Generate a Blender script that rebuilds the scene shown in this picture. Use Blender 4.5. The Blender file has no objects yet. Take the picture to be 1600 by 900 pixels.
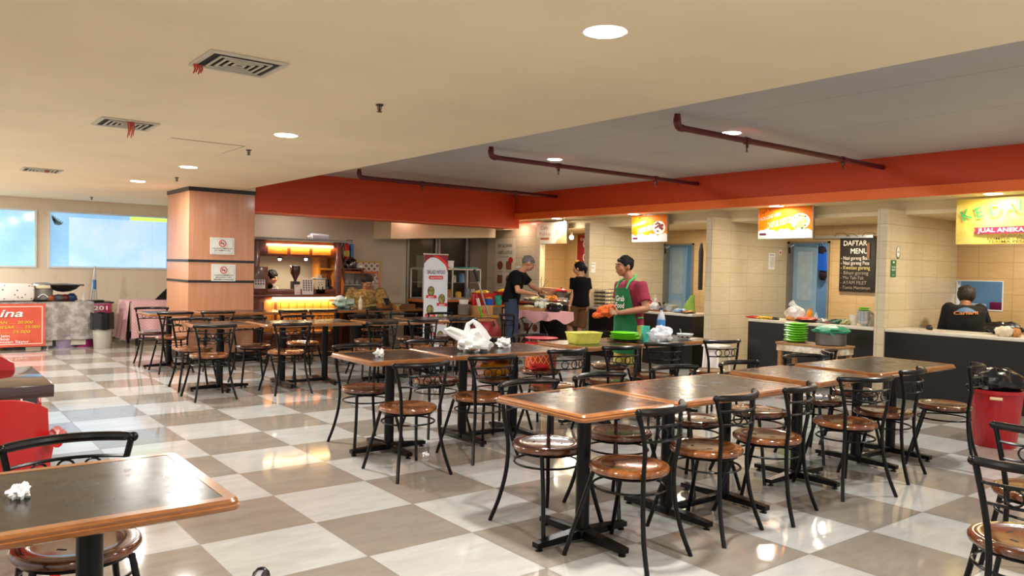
import bpy, bmesh, math, random
from mathutils import Vector, Matrix
random.seed(7)
PI = math.pi
SC = bpy.context.scene
COL = SC.collection
V = Vector

# ------------------------------------------------------------------ camera
FPX, YAW, PITCH, ROLL, CH = 1229.19, 0.663135, -0.0234046, 0.0221116, 1.3765
CF = V((math.sin(YAW)*math.cos(PITCH), math.cos(YAW)*math.cos(PITCH), math.sin(PITCH)))
_r0 = V((math.cos(YAW), -math.sin(YAW), 0)); _u0 = _r0.cross(CF)
CR = _r0*math.cos(ROLL) + _u0*math.sin(ROLL)
CU = -_r0*math.sin(ROLL) + _u0*math.cos(ROLL)
CO = V((0, 0, CH))
cam = bpy.data.cameras.new('camera'); cam.sensor_width = 36; cam.lens = FPX/1600*36
cam.clip_start = 0.05; cam.clip_end = 200
camo = bpy.data.objects.new('camera', cam); COL.objects.link(camo)
camo.matrix_world = Matrix(((CR.x, CU.x, -CF.x, 0), (CR.y, CU.y, -CF.y, 0), (CR.z, CU.z, -CF.z, CH), (0, 0, 0, 1)))
SC.camera = camo

def ray(x, y): return CF + CR*((x-800)/FPX) + CU*((450-y)/FPX)
def gz(x, y, z=0.0):            # measured point at height z
    v = ray(x, y); return CO + v*((z-CH)/v.z)
def gx(X, x, y):                # measured point on the plane X = const
    v = ray(x, y); return CO + v*(X/v.x)
def gy(Y, x, y):
    v = ray(x, y); return CO + v*(Y/v.y)
def fwd(d): return V((math.sin(d), math.cos(d), 0))

# ------------------------------------------------------------------ materials
def lin(c):
    if isinstance(c, str):
        c = c.lstrip('#'); c = [int(c[i:i+2], 16)/255 for i in (0, 2, 4)]
        c = [v/12.92 if v <= .04045 else ((v+.055)/1.055)**2.4 for v in c]
    return (*c[:3], 1.0)
_M = {}
class NT:
    def __init__(s, name):
        s.m = bpy.data.materials.new(name); s.m.use_nodes = True
        s.t = s.m.node_tree; s.n = s.t.nodes; s.l = s.t.links
        s.b = s.n['Principled BSDF']
    def new(s, typ, **kw):
        n = s.n.new(typ)
        for k, v in kw.items(): setattr(n, k, v)
        return n
    def link(s, a, b): s.l.new(a, b)
    def math(s, op, a, b=None, c=None):
        n = s.n.new('ShaderNodeMath'); n.operation = op
        for i, v in enumerate((a, b, c)):
            if v is None: continue
            if isinstance(v, (int, float)): n.inputs[i].default_value = v
            else: s.l.new(v, n.inputs[i])
        return n.outputs[0]
    def mix(s, f, a, b, mode='MIX'):
        n = s.n.new('ShaderNodeMix'); n.data_type = 'RGBA'; n.blend_type = mode
        for i, v in ((0, f), (6, a), (7, b)):
            if isinstance(v, (int, float)): n.inputs[i].default_value = v
            elif isinstance(v, tuple): n.inputs[i].default_value = v
            else: s.l.new(v, n.inputs[i])
        return n.outputs[2]
    def coord(s, kind='Object'):
        return s.n.new('ShaderNodeTexCoord').outputs[kind]
    def noise(s, vec, scale, detail=3, rough=.5, stretch=None):
        if stretch:
            mp = s.n.new('ShaderNodeMapping'); mp.inputs['Scale'].default_value = stretch
            s.l.new(vec, mp.inputs[0]); vec = mp.outputs[0]
        n = s.n.new('ShaderNodeTexNoise'); n.inputs['Scale'].default_value = scale
        n.inputs['Detail'].default_value = detail; n.inputs['Roughness'].default_value = rough
        s.l.new(vec, n.inputs['Vector']); return n.outputs['Fac']
    def ramp(s, f, lo, hi, a, b):
        n = s.n.new('ShaderNodeMapRange'); n.inputs[1].default_value = lo; n.inputs[2].default_value = hi
        n.inputs[3].default_value = a; n.inputs[4].default_value = b
        s.l.new(f, n.inputs[0]); return n.outputs[0]
    def bump(s, h, strength=.2, dist=.01):
        n = s.n.new('ShaderNodeBump'); n.inputs['Strength'].default_value = strength
        n.inputs['Distance'].default_value = dist; s.l.new(h, n.inputs['Height'])
        s.l.new(n.outputs[0], s.b.inputs['Normal'])
def dk(c, f): c = lin(c); return (c[0]*f, c[1]*f, c[2]*f, 1)

def mat(name, c, rough=.5, metal=0.0, var=.12, scale=8, stretch=None, bump=0.0, emit=None, es=0.0, trans=0.0, alpha=1.0, coat=0.0, spec=None):
    if name in _M: return _M[name]
    t = NT(name); co = t.coord()
    nf = t.noise(co, scale, 3, .55, stretch)
    cc = t.mix(t.ramp(nf, .3, .7, 0, 1), dk(c, 1-var), dk(c, 1+var*.7))
    t.link(cc, t.b.inputs['Base Color'])
    t.b.inputs['Roughness'].default_value = rough; t.b.inputs['Metallic'].default_value = metal
    if bump: t.bump(nf, bump)
    if emit:
        t.b.inputs['Emission Color'].default_value = lin(emit); t.b.inputs['Emission Strength'].default_value = es
    if trans: t.b.inputs['Transmission Weight'].default_value = trans
    if alpha < 1: t.b.inputs['Alpha'].default_value = alpha
    if coat: t.b.inputs['Coat Weight'].default_value = coat; t.b.inputs['Coat Roughness'].default_value = .08
    if spec is not None: t.b.inputs['Specular IOR Level'].default_value = spec
    _M[name] = t.m; return t.m

def floor_mat():
    t = NT('polished_checker_tile'); co = t.coord()
    sx = t.new('ShaderNodeSeparateXYZ'); t.link(co, sx.inputs[0])
    T = .6; ox, oy = 1.1669, 3.9236
    u = t.math('DIVIDE', t.math('SUBTRACT', sx.outputs[0], ox), T)
    v = t.math('DIVIDE', t.math('SUBTRACT', sx.outputs[1], oy), T)
    fu, fv = t.math('FLOOR', u), t.math('FLOOR', v)
    par = t.math('MODULO', t.math('ABSOLUTE', t.math('ADD', fu, fv)), 2.0)
    cmb = t.new('ShaderNodeCombineXYZ'); t.link(fu, cmb.inputs[0]); t.link(fv, cmb.inputs[1])
    wn = t.new('ShaderNodeTexWhiteNoise'); t.link(cmb.outputs[0], wn.inputs['Vector'])
    rv = wn.outputs['Value']
    cr, cv = t.math('FRACT', u), t.math('FRACT', v)
    def edge(f): return t.math('MINIMUM', f, t.math('SUBTRACT', 1.0, f))
    e = t.math('MINIMUM', edge(cr), edge(cv))
    grout = t.math('LESS_THAN', e, .0035)
    # streaky marbling different for each tile
    add = t.new('ShaderNodeVectorMath', operation='MULTIPLY_ADD')
    t.link(cmb.outputs[0], add.inputs[0]); add.inputs[1].default_value = (3.7, 5.1, 0); t.link(co, add.inputs[2])
    n1 = t.noise(add.outputs[0], 3.0, 4, .6, (1.0, 3.2, 1)); n2 = t.noise(add.outputs[0], 14, 3, .6, (.6, 2, 1))
    m = t.math('ADD', t.math('MULTIPLY', n1, .7), t.math('MULTIPLY', n2, .3))
    white = t.mix(t.ramp(m, .3, .7, 0, 1), lin('#a4a3a1'), lin('#bab9b6'))
    dark = t.mix(t.ramp(m, .3, .7, 0, 1), lin('#7d756c'), lin('#90877d'))
    c = t.mix(par, dark, white)
    c = t.mix(t.ramp(rv, 0, 1, 0, .10), c, lin('#8f8577'))
    c = t.mix(grout, c, lin('#5c544a'))
    t.link(c, t.b.inputs['Base Color'])
    r = t.ramp(t.noise(co, 1.6, 3), .3, .7, .05, .12)
    t.link(t.mix(grout, r, (.5, .5, .5, 1)), t.b.inputs['Roughness'])
    t.b.inputs['Specular IOR Level'].default_value = .62
    wv = t.noise(co, 2.3, 2); t.bump(wv, .035, .01)
    return t.m

def wall_tile_mat(name, c1, c2, tu=.4, tv=.2, line='#a08b6c', ou=0, ov=0, rough=.25):
    t = NT(name); co = t.coord()
    sx = t.new('ShaderNodeSeparateXYZ'); t.link(co, sx.inputs[0])
    u = t.math('DIVIDE', t.math('ADD', t.math('ADD', sx.outputs[0], sx.outputs[1]), 20+ou), tu)
    v = t.math('DIVIDE', t.math('ADD', sx.outputs[2], 20+ov), tv)
    fu, fv = t.math('FLOOR', u), t.math('FLOOR', v)
    cmb = t.new('ShaderNodeCombineXYZ'); t.link(fu, cmb.inputs[0]); t.link(fv, cmb.inputs[1])
    wn = t.new('ShaderNodeTexWhiteNoise'); t.link(cmb.outputs[0], wn.inputs['Vector'])
    def edge(f): return t.math('MINIMUM', f, t.math('SUBTRACT', 1.0, f))
    eu = t.math('MULTIPLY', edge(t.math('FRACT', u)), tu); ev = t.math('MULTIPLY', edge(t.math('FRACT', v)), tv)
    g = t.math('LESS_THAN', t.math('MINIMUM', eu, ev), .0022)
    n = t.noise(co, 5, 4, .65, (1, 1, 9))
    f = t.math('ADD', t.math('MULTIPLY', n, .7), t.math('MULTIPLY', wn.outputs['Value'], .12))
    c = t.mix(t.ramp(f, .2, .65, 0, 1), lin(c1), lin(c2))
    c = t.mix(g, c, lin(line)); t.link(c, t.b.inputs['Base Color'])
    t.b.inputs['Roughness'].default_value = rough
    return t.m

def plaster(name, c, blotch=None, rough=.75, sc=1.2):
    t = NT(name); co = t.coord()
    n = t.noise(co, sc, 5, .6); c1 = t.mix(t.ramp(n, .3, .75, 0, 1), dk(c, 1.04), dk(c, .93))
    if blotch:
        b = t.noise(co, 3.1, 6, .7); c1 = t.mix(t.ramp(b, .58, .72, 0, .55), c1, lin(blotch))
    t.link(c1, t.b.inputs['Base Color']); t.b.inputs['Roughness'].default_value = rough
    t.bump(t.noise(co, 60, 3), .05, .003)
    return t.m

def wood(name, c1, c2, rough=.25, stretch=(2, 14, 14), scale=3, coat=.5):
    if name in _M: return _M[name]
    t = NT(name); co = t.coord()
    n = t.noise(co, scale, 5, .6, stretch); n2 = t.noise(co, scale*.6, 2)
    f = t.math('ADD', t.math('MULTIPLY', n, .75), t.math('MULTIPLY', n2, .25))
    t.link(t.mix(t.ramp(f, .33, .67, 0, 1), lin(c1), lin(c2)), t.b.inputs['Base Color'])
    t.b.inputs['Roughness'].default_value = rough
    t.b.inputs['Coat Weight'].default_value = coat; t.b.inputs['Coat Roughness'].default_value = .1
    t.bump(n, .06, .004)
    _M[name] = t.m; return t.m

def emis(name, c, s):
    if name in _M: return _M[name]
    t = NT(name)
    t.b.inputs['Base Color'].default_value = lin(c)
    t.b.inputs['Emission Color'].default_value = lin(c); t.b.inputs['Emission Strength'].default_value = s
    n = t.noise(t.coord(), 3); t.link(t.ramp(n, 0, 1, .3, .5), t.b.inputs['Roughness'])
    _M[name] = t.m; return t.m

def weave(name, c1, c2, sc=30, kind='dots', rough=.8, thr=.35):
    if name in _M: return _M[name]
    t = NT(name); co = t.coord()
    if kind == 'dots':
        n = t.new('ShaderNodeTexVoronoi'); n.inputs['Scale'].default_value = sc; t.link(co, n.inputs['Vector'])
        f = t.math('LESS_THAN', n.outputs['Distance'], thr)
    elif kind == 'check':
        n = t.new('ShaderNodeTexChecker'); n.inputs['Scale'].default_value = sc; t.link(co, n.inputs['Vector']); f = n.outputs['Fac']
    elif kind == 'diamond':
        sx = t.new('ShaderNodeSeparateXYZ'); t.link(co, sx.inputs[0])
        a = t.math('MULTIPLY', t.math('ADD', sx.outputs[0], sx.outputs[1]), sc); b = t.math('MULTIPLY', sx.outputs[2], sc)
        p = t.math('ABSOLUTE', t.math('SUBTRACT', t.math('FRACT', t.math('ADD', a, b)), .5))
        q = t.math('ABSOLUTE', t.math('SUBTRACT', t.math('FRACT', t.math('SUBTRACT', a, b)), .5))
        f = t.math('LESS_THAN', t.math('MINIMUM', p, q), thr)
    elif kind == 'argyle':
        sx = t.new('ShaderNodeSeparateXYZ'); t.link(co, sx.inputs[0])
        a = t.math('MULTIPLY', t.math('ARCTAN2', sx.outputs[1], sx.outputs[0]), 9/PI); b = t.math('MULTIPLY', sx.outputs[2], 11)
        p = t.math('ABSOLUTE', t.math('SUBTRACT', t.math('FRACT', t.math('ADD', a, b)), .5)); q = t.math('ABSOLUTE', t.math('SUBTRACT', t.math('FRACT', t.math('SUBTRACT', a, b)), .5))
        f = t.math('LESS_THAN', t.math('MINIMUM', p, q), thr)
    elif kind == 'vein':
        n = t.noise(co, sc, 6, .7); f = t.ramp(n, .42, .6, 0, 1)
    t.link(t.mix(f, lin(c1), lin(c2)), t.b.inputs['Base Color']); t.b.inputs['Roughness'].default_value = rough
    _M[name] = t.m; return t.m

# ------------------------------------------------------------------ mesh building
class MB:
    def __init__(s): s.v = []; s.f = []
    def add(s, vs, fs):
        k = len(s.v); s.v += [tuple(v) for v in vs]; s.f += [tuple(i+k for i in f) for f in fs]; return s
    def box(s, a, b, bev=0.0, M=None):
        a, b = V(a), V(b); lo = V(min(p) for p in zip(a, b)); hi = V(max(p) for p in zip(a, b))
        if bev > 0: bev = min(bev, min(hi-lo)*.45)
        if bev <= 0:
            vs = [(x, y, z) for x in (lo.x, hi.x) for y in (lo.y, hi.y) for z in (lo.z, hi.z)]
            fs = [(0, 1, 3, 2), (4, 6, 7, 5), (0, 4, 5, 1), (2, 3, 7, 6), (0, 2, 6, 4), (1, 5, 7, 3)]
        else:
            bm = bmesh.new(); bmesh.ops.create_cube(bm, size=1)
            for v in bm.verts: v.co = V([lo[i]+(v.co[i]+.5)*(hi[i]-lo[i]) for i in range(3)])
            bmesh.ops.bevel(bm, geom=bm.edges[:], offset=bev, segments=2, profile=.5, affect='EDGES')
            bm.verts.index_update(); vs = [v.co.copy() for v in bm.verts]; fs = [[v.index for v in f.verts] for f in bm.faces]; bm.free()
        if M: vs = [M @ V(v) for v in vs]
        return s.add(vs, fs)
    def obox(s, c, ax, ay, az, bev=0.0):   # oriented box: centre and three half vectors
        ax, ay, az = V(ax), V(ay), V(az)
        M = Matrix(((ax.x, ay.x, az.x, c[0]), (ax.y, ay.y, az.y, c[1]), (ax.z, ay.z, az.z, c[2]), (0, 0, 0, 1)))
        L = (ax.length, ay.length, az.length)
        N = M @ Matrix.Diagonal((1/L[0], 1/L[1], 1/L[2], 1))
        return s.box([-l for l in L], L, bev, N)
    def loft(s, secs, n=12, cap=True):     # sections (centre, xaxis, yaxis) as ellipses
        vs = []; fs = []
        for c, a, b in secs:
            for i in range(n):
                t = 2*PI*i/n; vs.append(V(c)+V(a)*math.cos(t)+V(b)*math.sin(t))
        for k in range(len(secs)-1):
            for i in range(n):
                j = (i+1) % n; fs.append((k*n+i, k*n+j, (k+1)*n+j, (k+1)*n+i))
        if cap:
            fs.append(tuple(range(n-1, -1, -1))); fs.append(tuple((len(secs)-1)*n+i for i in range(n)))
        return s.add(vs, fs)
    def tube(s, pts, r, n=8, closed=False, cap=True):
        pts = [V(p) for p in pts]; m = len(pts); rr = r if isinstance(r, (list, tuple)) else [r]*m
        secs = []; prev = None
        for i, p in enumerate(pts):
            if closed: d = pts[(i+1) % m]-pts[i-1]
            else: d = pts[min(i+1, m-1)]-pts[max(i-1, 0)]
            d = d.normalized() if d.length > 1e-9 else V((0, 0, 1))
            if prev is None:
                a = d.cross(V((0, 0, 1)))
                if a.length < .1: a = d.cross(V((0, 1, 0)))
            else: a = prev - d*prev.dot(d)
            a.normalize(); prev = a; b = d.cross(a)
            secs.append((p, a*rr[i], b*rr[i]))
        if closed: secs.append(secs[0]); return s.loft(secs, n, False)
        return s.loft(secs, n, cap)
    def cyl(s, a, b, r, r2=None, n=16): return s.tube([a, b], [r, r if r2 is None else r2], n)
    def lathe(s, prof, c=(0, 0, 0), n=24, ax=(1, 0, 0), ay=(0, 1, 0), az=(0, 0, 1)):
        ax, ay, az, c = V(ax), V(ay), V(az), V(c)
        return s.loft([(c+az*z, ax*r, ay*r) for r, z in prof], n, True)
    def ell(s, c, r, n=14, m=9, M=None):
        c = V(c); r = (r, r, r) if isinstance(r, (int, float)) else r; A = M.to_3x3() if M else Matrix.Identity(3)
        secs = []
        for k in range(m+1):
            t = -PI/2 + PI*k/m; q = max(math.cos(t), .01)
            secs.append((c + A @ V((0, 0, r[2]*math.sin(t))), A @ V((r[0]*q, 0, 0)), A @ V((0, r[1]*q, 0))))
        return s.loft(secs, n)
    def prism(s, poly, O, U, W, N, t):     # polygon in plane (U,W) thickened by t along N
        O, U, W, N = V(O), V(U), V(W), V(N); k = len(poly)
        a = [O+U*p[0]+W*p[1] for p in poly]; b = [p+N*t for p in a]
        fs = [tuple(range(k-1, -1, -1)), tuple(range(k, 2*k))] + [(i, (i+1) % k, k+(i+1) % k, k+i) for i in range(k)]
        return s.add(a+b, fs)
    def grid(s, fn, nu, nv, thick=0.0):
        vs = [V(fn(i/nu, j/nv)) for j in range(nv+1) for i in range(nu+1)]
        fs = [(j*(nu+1)+i, j*(nu+1)+i+1, (j+1)*(nu+1)+i+1, (j+1)*(nu+1)+i) for j in range(nv) for i in range(nu)]
        if thick:
            k = len(vs); nr = [V((0, 0, 0)) for _ in vs]
            for f in fs:
                nn = (vs[f[1]]-vs[f[0]]).cross(vs[f[3]]-vs[f[0]])
                for i in f: nr[i] += nn
            vs2 = [v - (n.normalized() if n.length > 0 else V((0, 0, 1)))*thick for v, n in zip(vs, nr)]
            bd = [(j*(nu+1), (j+1)*(nu+1)) for j in range(nv)] + [((j+1)*(nu+1)+nu, j*(nu+1)+nu) for j in range(nv)] + \
                 [(i+1, i) for i in range(nu)] + [(nv*(nu+1)+i, nv*(nu+1)+i+1) for i in range(nu)]
            fs = fs + [tuple(k+i for i in reversed(f)) for f in fs] + [(a, b, k+b, k+a) for a, b in bd]
            vs = vs + vs2
        return s.add(vs, fs)
    def mesh(s, name, m, ang=35, smooth=True):
        me = bpy.data.meshes.new(name); me.from_pydata(s.v, [], s.f); me.validate()
        bm = bmesh.new(); bm.from_mesh(me); bmesh.ops.recalc_face_normals(bm, faces=bm.faces[:]); bm.to_mesh(me); bm.free()
        if smooth:
            me.polygons.foreach_set('use_smooth', [True]*len(me.polygons)); me.set_sharp_from_angle(angle=math.radians(ang))
        me.materials.append(m); return me
    def ob(s, name, m, parent=None, **kw):
        o = bpy.data.objects.new(name, s.mesh(name, m, **kw)); COL.objects.link(o)
        if parent: o.parent = parent
        return o

def tag(o, label=None, cat=None, group=None, kind=None):
    if label: o['label'] = label
    if cat: o['category'] = cat
    if group: o['group'] = group
    if kind: o['kind'] = kind
    return o
def E(name, loc=(0, 0, 0), rz=0.0, label=None, cat=None, group=None):
    o = bpy.data.objects.new(name, None); COL.objects.link(o); o.location = loc; o.rotation_euler = (0, 0, rz)
    o.empty_display_size = .1
    return tag(o, label, cat, group)
def S(o): o['kind'] = 'structure'; return o
def copy_tree(o, parent=None):
    c = o.copy(); COL.objects.link(c); c.parent = parent
    for ch in list(o.children): copy_tree(ch, c)
    return c
def origin_to(o, p):          # move a mesh object's origin to p, keeping it in place
    p = V(p)
    o.data.transform(Matrix.Translation(-p)); o.location = p; return o

def text_mesh(s, size, O, U, W, N, m, name='lettering', parent=None, depth=.002, width=None, align='LEFT', shear=0.0, bold=0.0, space=1.0):
    cu = bpy.data.curves.new('t', 'FONT'); cu.body = s; cu.size = 1.0; cu.extrude = 0; cu.align_x = align
    cu.shear = shear; cu.offset = bold; cu.space_character = space; cu.resolution_u = 3
    to = bpy.data.objects.new('t', cu); COL.objects.link(to)
    dg = bpy.context.evaluated_depsgraph_get(); me = bpy.data.meshes.new_from_object(to.evaluated_get(dg))
    bpy.data.objects.remove(to)
    O, U, W, N = V(O), V(U), V(W), V(N)
    vs = [v.co.copy() for v in me.vertices]; fs = [tuple(p.vertices) for p in me.polygons]; bpy.data.meshes.remove(me)
    bpy.data.curves.remove(cu)
    k = size
    kx = k
    if width and vs:
        w = max(v.x for v in vs)-min(v.x for v in vs); kx = width/w
    mb = MB(); mb.add([O+U*(v.x*kx)+W*(v.y*k)+N*depth for v in vs], fs)
    me2 = bpy.data.meshes.new(name); me2.from_pydata(mb.v, [], mb.f); me2.materials.append(m)
    o = bpy.data.objects.new(name, me2); COL.objects.link(o)
    if parent: o.parent = parent
    return o
def letters(lines, name, parent, m, fr):
    """several strings as one lettering part; each (text, size, u, v, width, bold); fr = (O, U, W, N)"""
    O, U, W, N = fr; vs = []; fs = []
    for L in lines:
        t, sz, u, v, wd, bd = L[:6]; sh = L[6] if len(L) > 6 else 0
        o = text_mesh(t, sz, O+U*u+W*v, U, W, N, m, width=wd, bold=bd, shear=sh)
        k = len(vs); vs += [x.co.copy() for x in o.data.vertices]; fs += [tuple(i+k for i in p.vertices) for p in o.data.polygons]
        me = o.data; bpy.data.objects.remove(o); bpy.data.meshes.remove(me)
    me = bpy.data.meshes.new(name); me.from_pydata([tuple(v) for v in vs], [], fs); me.materials.append(m)
    o = bpy.data.objects.new(name, me); COL.objects.link(o); o.parent = parent
    return o

def crumple(mb, c, r, seed=0, n=18, m=12, sq=(1, 1, .8), amp=.22):
    rnd = random.Random(seed); ph = [(rnd.uniform(2, 7), rnd.uniform(2, 7), rnd.uniform(0, 6.3)) for _ in range(6)]
    vs = []; fs = []; c = V(c)
    for k in range(m+1):
        t = -PI/2+PI*k/m
        for i in range(n):
            a = 2*PI*i/n
            q = 1+amp*sum(math.sin(p[0]*a+p[2])*math.sin(p[1]*t+p[2]*2) for p in ph)/2.2 + rnd.uniform(-amp, amp)*.35
            if k in (0, m): q = 1
            vs.append(c+V((r*sq[0]*q*math.cos(t)*math.cos(a), r*sq[1]*q*math.cos(t)*math.sin(a), r*sq[2]*q*math.sin(t))))
    for k in range(m):
        for i in range(n):
            j = (i+1) % n; fs.append((k*n+i, k*n+j, (k+1)*n+j, (k+1)*n+i))
    fs.append(tuple(range(n-1, -1, -1))); fs.append(tuple(m*n+i for i in range(n)))
    return mb.add(vs, fs)
# ================================================================== the setting
M_cream = plaster('cream_ceiling_paint', '#f6e5c3', None, .8)
M_grey = None
def grey_ceiling():
    t = NT('grey_board_ceiling'); co = t.coord(); sx = t.new('ShaderNodeSeparateXYZ'); t.link(co, sx.inputs[0])
    u = t.math('DIVIDE', t.math('ADD', sx.outputs[0], .35), 1.2); e = t.math('FRACT', u)
    g = t.math('LESS_THAN', e, .006)
    n = t.noise(co, .8, 4)
    t.link(t.mix(g, t.mix(t.ramp(n, .3, .7, 0, 1), lin('#b0b1b4'), lin('#bebfc0')), lin('#77716a')), t.b.inputs['Base Color'])
    t.b.inputs['Roughness'].default_value = .6
    return t.m
M_grey = grey_ceiling()
M_orange = plaster('burnt_orange_paint', '#c83c00', None, .55, 1.0)
M_orange_lit = plaster('lit_orange_paint', '#f06a22', None, .5, 1.0)  # beam orange with the light on its lower edges put into the colour
M_beige = plaster('beige_wall_paint', '#e2d1bb', '#c4ae90', .8, .7)
M_taupe = plaster('taupe_wall_paint', '#c2b6a3', None, .75, .7)
M_brown = plaster('dark_taupe_paint', '#6b5e50', None, .75, .7)
M_soffit = plaster('cream_soffit_paint', '#dccba6', None, .7)
M_tile = wall_tile_mat('cream_wall_tile', '#c2b192', '#d5c7ab', .4, .2, '#a3906f')
M_tileb = wall_tile_mat('tan_wall_tile', '#bf9d6e', '#cdb083', .4, .2, '#a07f52', ou=.1)
M_blue = plaster('pale_blue_wall_paint', '#83a9c9', None, .6)
M_black = mat('black_laminate', '#131110', .35, var=.3, scale=3)
M_blackmetal = mat('black_powder_coated_metal', '#080808', .28, 0, var=.25, scale=30, spec=.22)
M_alu = mat('aluminium', '#b9bcbe', .35, .8, var=.08)
M_white = mat('white_plastic', '#e6e3dc', .4, var=.05)
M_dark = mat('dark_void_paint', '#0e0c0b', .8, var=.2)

S(MB().box((-6, -4, -.06), (12.6, 15.75, 0)).ob('floor', floor_mat()))
S(MB().box((-6, -4, 2.42), (3.85, 15.75, 2.9)).ob('ceiling_main', M_cream))
S(MB().box((3.85, -4, 2.75), (8.87, 11.3, 3.0)).ob('ceiling_recess', M_grey))
S(MB().box((3.85, 11.85, 2.42), (12.6, 15.75, 2.9)).box((3.85, 11.262, 2.42), (4.065, 11.85, 2.9)).ob('ceiling_back', M_cream))
S(MB().box((9.42, -4, 2.13), (12.6, 11.85, 3.0)).ob('ceiling_stalls', M_soffit))
S(MB().box((9.0, 11.85, 2.13), (10.95, 12.3, 2.42)).ob('ceiling_corner', M_soffit))
# orange beams
b = MB().box((4.068, 11.29, 2.14), (8.85, 11.78, 3.0)).box((8.85, 11.29, 2.14), (8.95, 11.78, 2.285))
S(b.ob('beam_back', M_orange))
S(MB().box((4.068, 11.288, 2.128), (8.95, 11.78, 2.14)).ob('lit_underside', M_orange_lit))  # thin sheet carrying the painted light of the beam's underside
S(MB().box((8.87, -4, 2.39), (9.42, 11.85, 3.0)).ob('beam_front', M_orange))
S(MB().box((8.845, -4, 2.28), (8.92, 11.29, 2.392)).ob('trim_1', M_orange_lit))  # ledge coloured brighter for the light it catches
S(MB().box((8.92, -4, 2.285), (9.42, 11.85, 2.39)).ob('soffit_ceiling', M_soffit))
# cream box over the dark doors
z0, z1 = 1.865, 1.98
b = MB(); b.add([(6.74, 12.07, z0), (9.0, 12.07, z1), (9.0, 12.07, 2.42), (6.74, 12.07, 2.42), (6.74, 12.72, z0), (9.0, 12.72, z1), (9.0, 12.72, 2.42), (6.74, 12.72, 2.42)],
                [(0, 1, 2, 3), (7, 6, 5, 4), (0, 4, 5, 1), (1, 5, 6, 2), (2, 6, 7, 3), (3, 7, 4, 0)])
S(b.ob('trim_2', M_soffit))

def holed(name, axis, c0, c1, a0, a1, z0, z1, holes, m):
    """wall slab c0..c1 thick, along a0..a1, with rectangular holes (a, b, zlo, zhi)"""
    mb = MB(); As = sorted({a0, a1, *[h[0] for h in holes], *[h[1] for h in holes]}); Zs = sorted({z0, z1, *[h[2] for h in holes], *[h[3] for h in holes]})
    for i in range(len(As)-1):
        for j in range(len(Zs)-1):
            ca, cz = (As[i]+As[i+1])/2, (Zs[j]+Zs[j+1])/2
            if any(h[0] < ca < h[1] and h[2] < cz < h[3] for h in holes): continue
            if axis == 'x': mb.box((As[i], c0, Zs[j]), (As[i+1], c1, Zs[j+1]))
            else: mb.box((c0, As[i], Zs[j]), (c1, As[i+1], Zs[j+1]))
    return S(mb.ob(name, m))
holed('wall_back', 'x', 15.62, 15.75, -6, 4.3, 0, 2.42, [(.25, 1.87, 1.23, 2.22), (2.04, 4.0, 1.23, 2.22)], M_beige)
S(MB().box((4.18, 12.8, 0), (4.3, 15.62, 2.42)).ob('wall_alcove', M_beige))
holed('wall_middle', 'x', 12.7, 12.8, 4.06, 10.95, 0, 2.42, [(7.42, 8.83, 0, 2.02)], M_taupe)
S(MB().box((8.83, 12.66, 0), (9.25, 12.7, 2.02)).ob('wall_corner', M_brown))
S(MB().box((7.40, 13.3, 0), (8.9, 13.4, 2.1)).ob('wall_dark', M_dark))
S(MB().box((-6, 15.6, 0), (4.18, 15.62, .09)).ob('baseboard_back', M_dark))
# stall wall
YE = gx(9.25, 843, 430).y
S(MB().box((9.25, YE, 0), (9.37, 12.70, 2.13)).box((9.25, YE, 2.13), (9.37, 11.85, 2.285)).ob('wall_stall_end', M_tile))
S(MB().box((9.37, 12.15, 0), (10.85, 12.27, 2.12)).ob('wall_stall_side', M_tileb))
holed('wall_right', 'y', 10.85, 10.95, -1, 12.27, 0, 2.13, [(6.28, 6.98, 0, 1.9), (8.8, 9.47, 0, 1.9), (3.95, 4.505, .99, 1.37)], M_tileb)
for i, (y0, y1) in enumerate(((9.47, 9.59), (6.98, 7.09), (4.51, 4.63), (2.05, 2.17))):
    S(MB().box((9.0, y0, 0), (10.85, y1, 2.13)).box((9.0, y0, 2.13), (9.42, y1, 2.175)).ob('wall_partition_%d' % (i+1), M_tile))
S(MB().box((12.2, -1, 0), (12.3, 11.25, 2.12)).ob('wall_kitchen', M_blue))
# dark aluminium shop doors in the middle wall
def frame_door(name, x0, x1, m_in):
    d = E(name, ((x0+x1)/2, 12.75, 0)); d['kind'] = 'structure'
    w = x1-x0
    fr = MB()
    for s in (-1, 1): fr.box((s*w/2-(.045 if s > 0 else 0), -.05, 0), (s*w/2+(.045 if s < 0 else 0), .03, 2.02))
    fr.box((-w/2+.045, -.05, 1.96), (w/2-.045, .03, 2.02)); fr.ob('door_frame', M_alu2, d)
    MB().box((-w/2+.045, -.01, .0), (w/2-.045, .02, 1.96)).ob('pane', m_in, d)
    return d
M_alu2 = mat('dull_aluminium', '#8b8780', .45, .5, var=.08)
M_dglass = mat('dark_door_glass', '#0b0a09', .15, var=.2)
M_dglass2 = mat('brown_door_glass', '#221b15', .15, var=.2)
d1 = frame_door('door_1', 7.44, 8.10, M_dglass); d2 = frame_door('door_2', 8.12, 8.80, M_dglass2)
MB().box((.02, -.075, .98), (.06, -.05, 1.2), .008).ob('door_handle', M_alu, d1)

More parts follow.
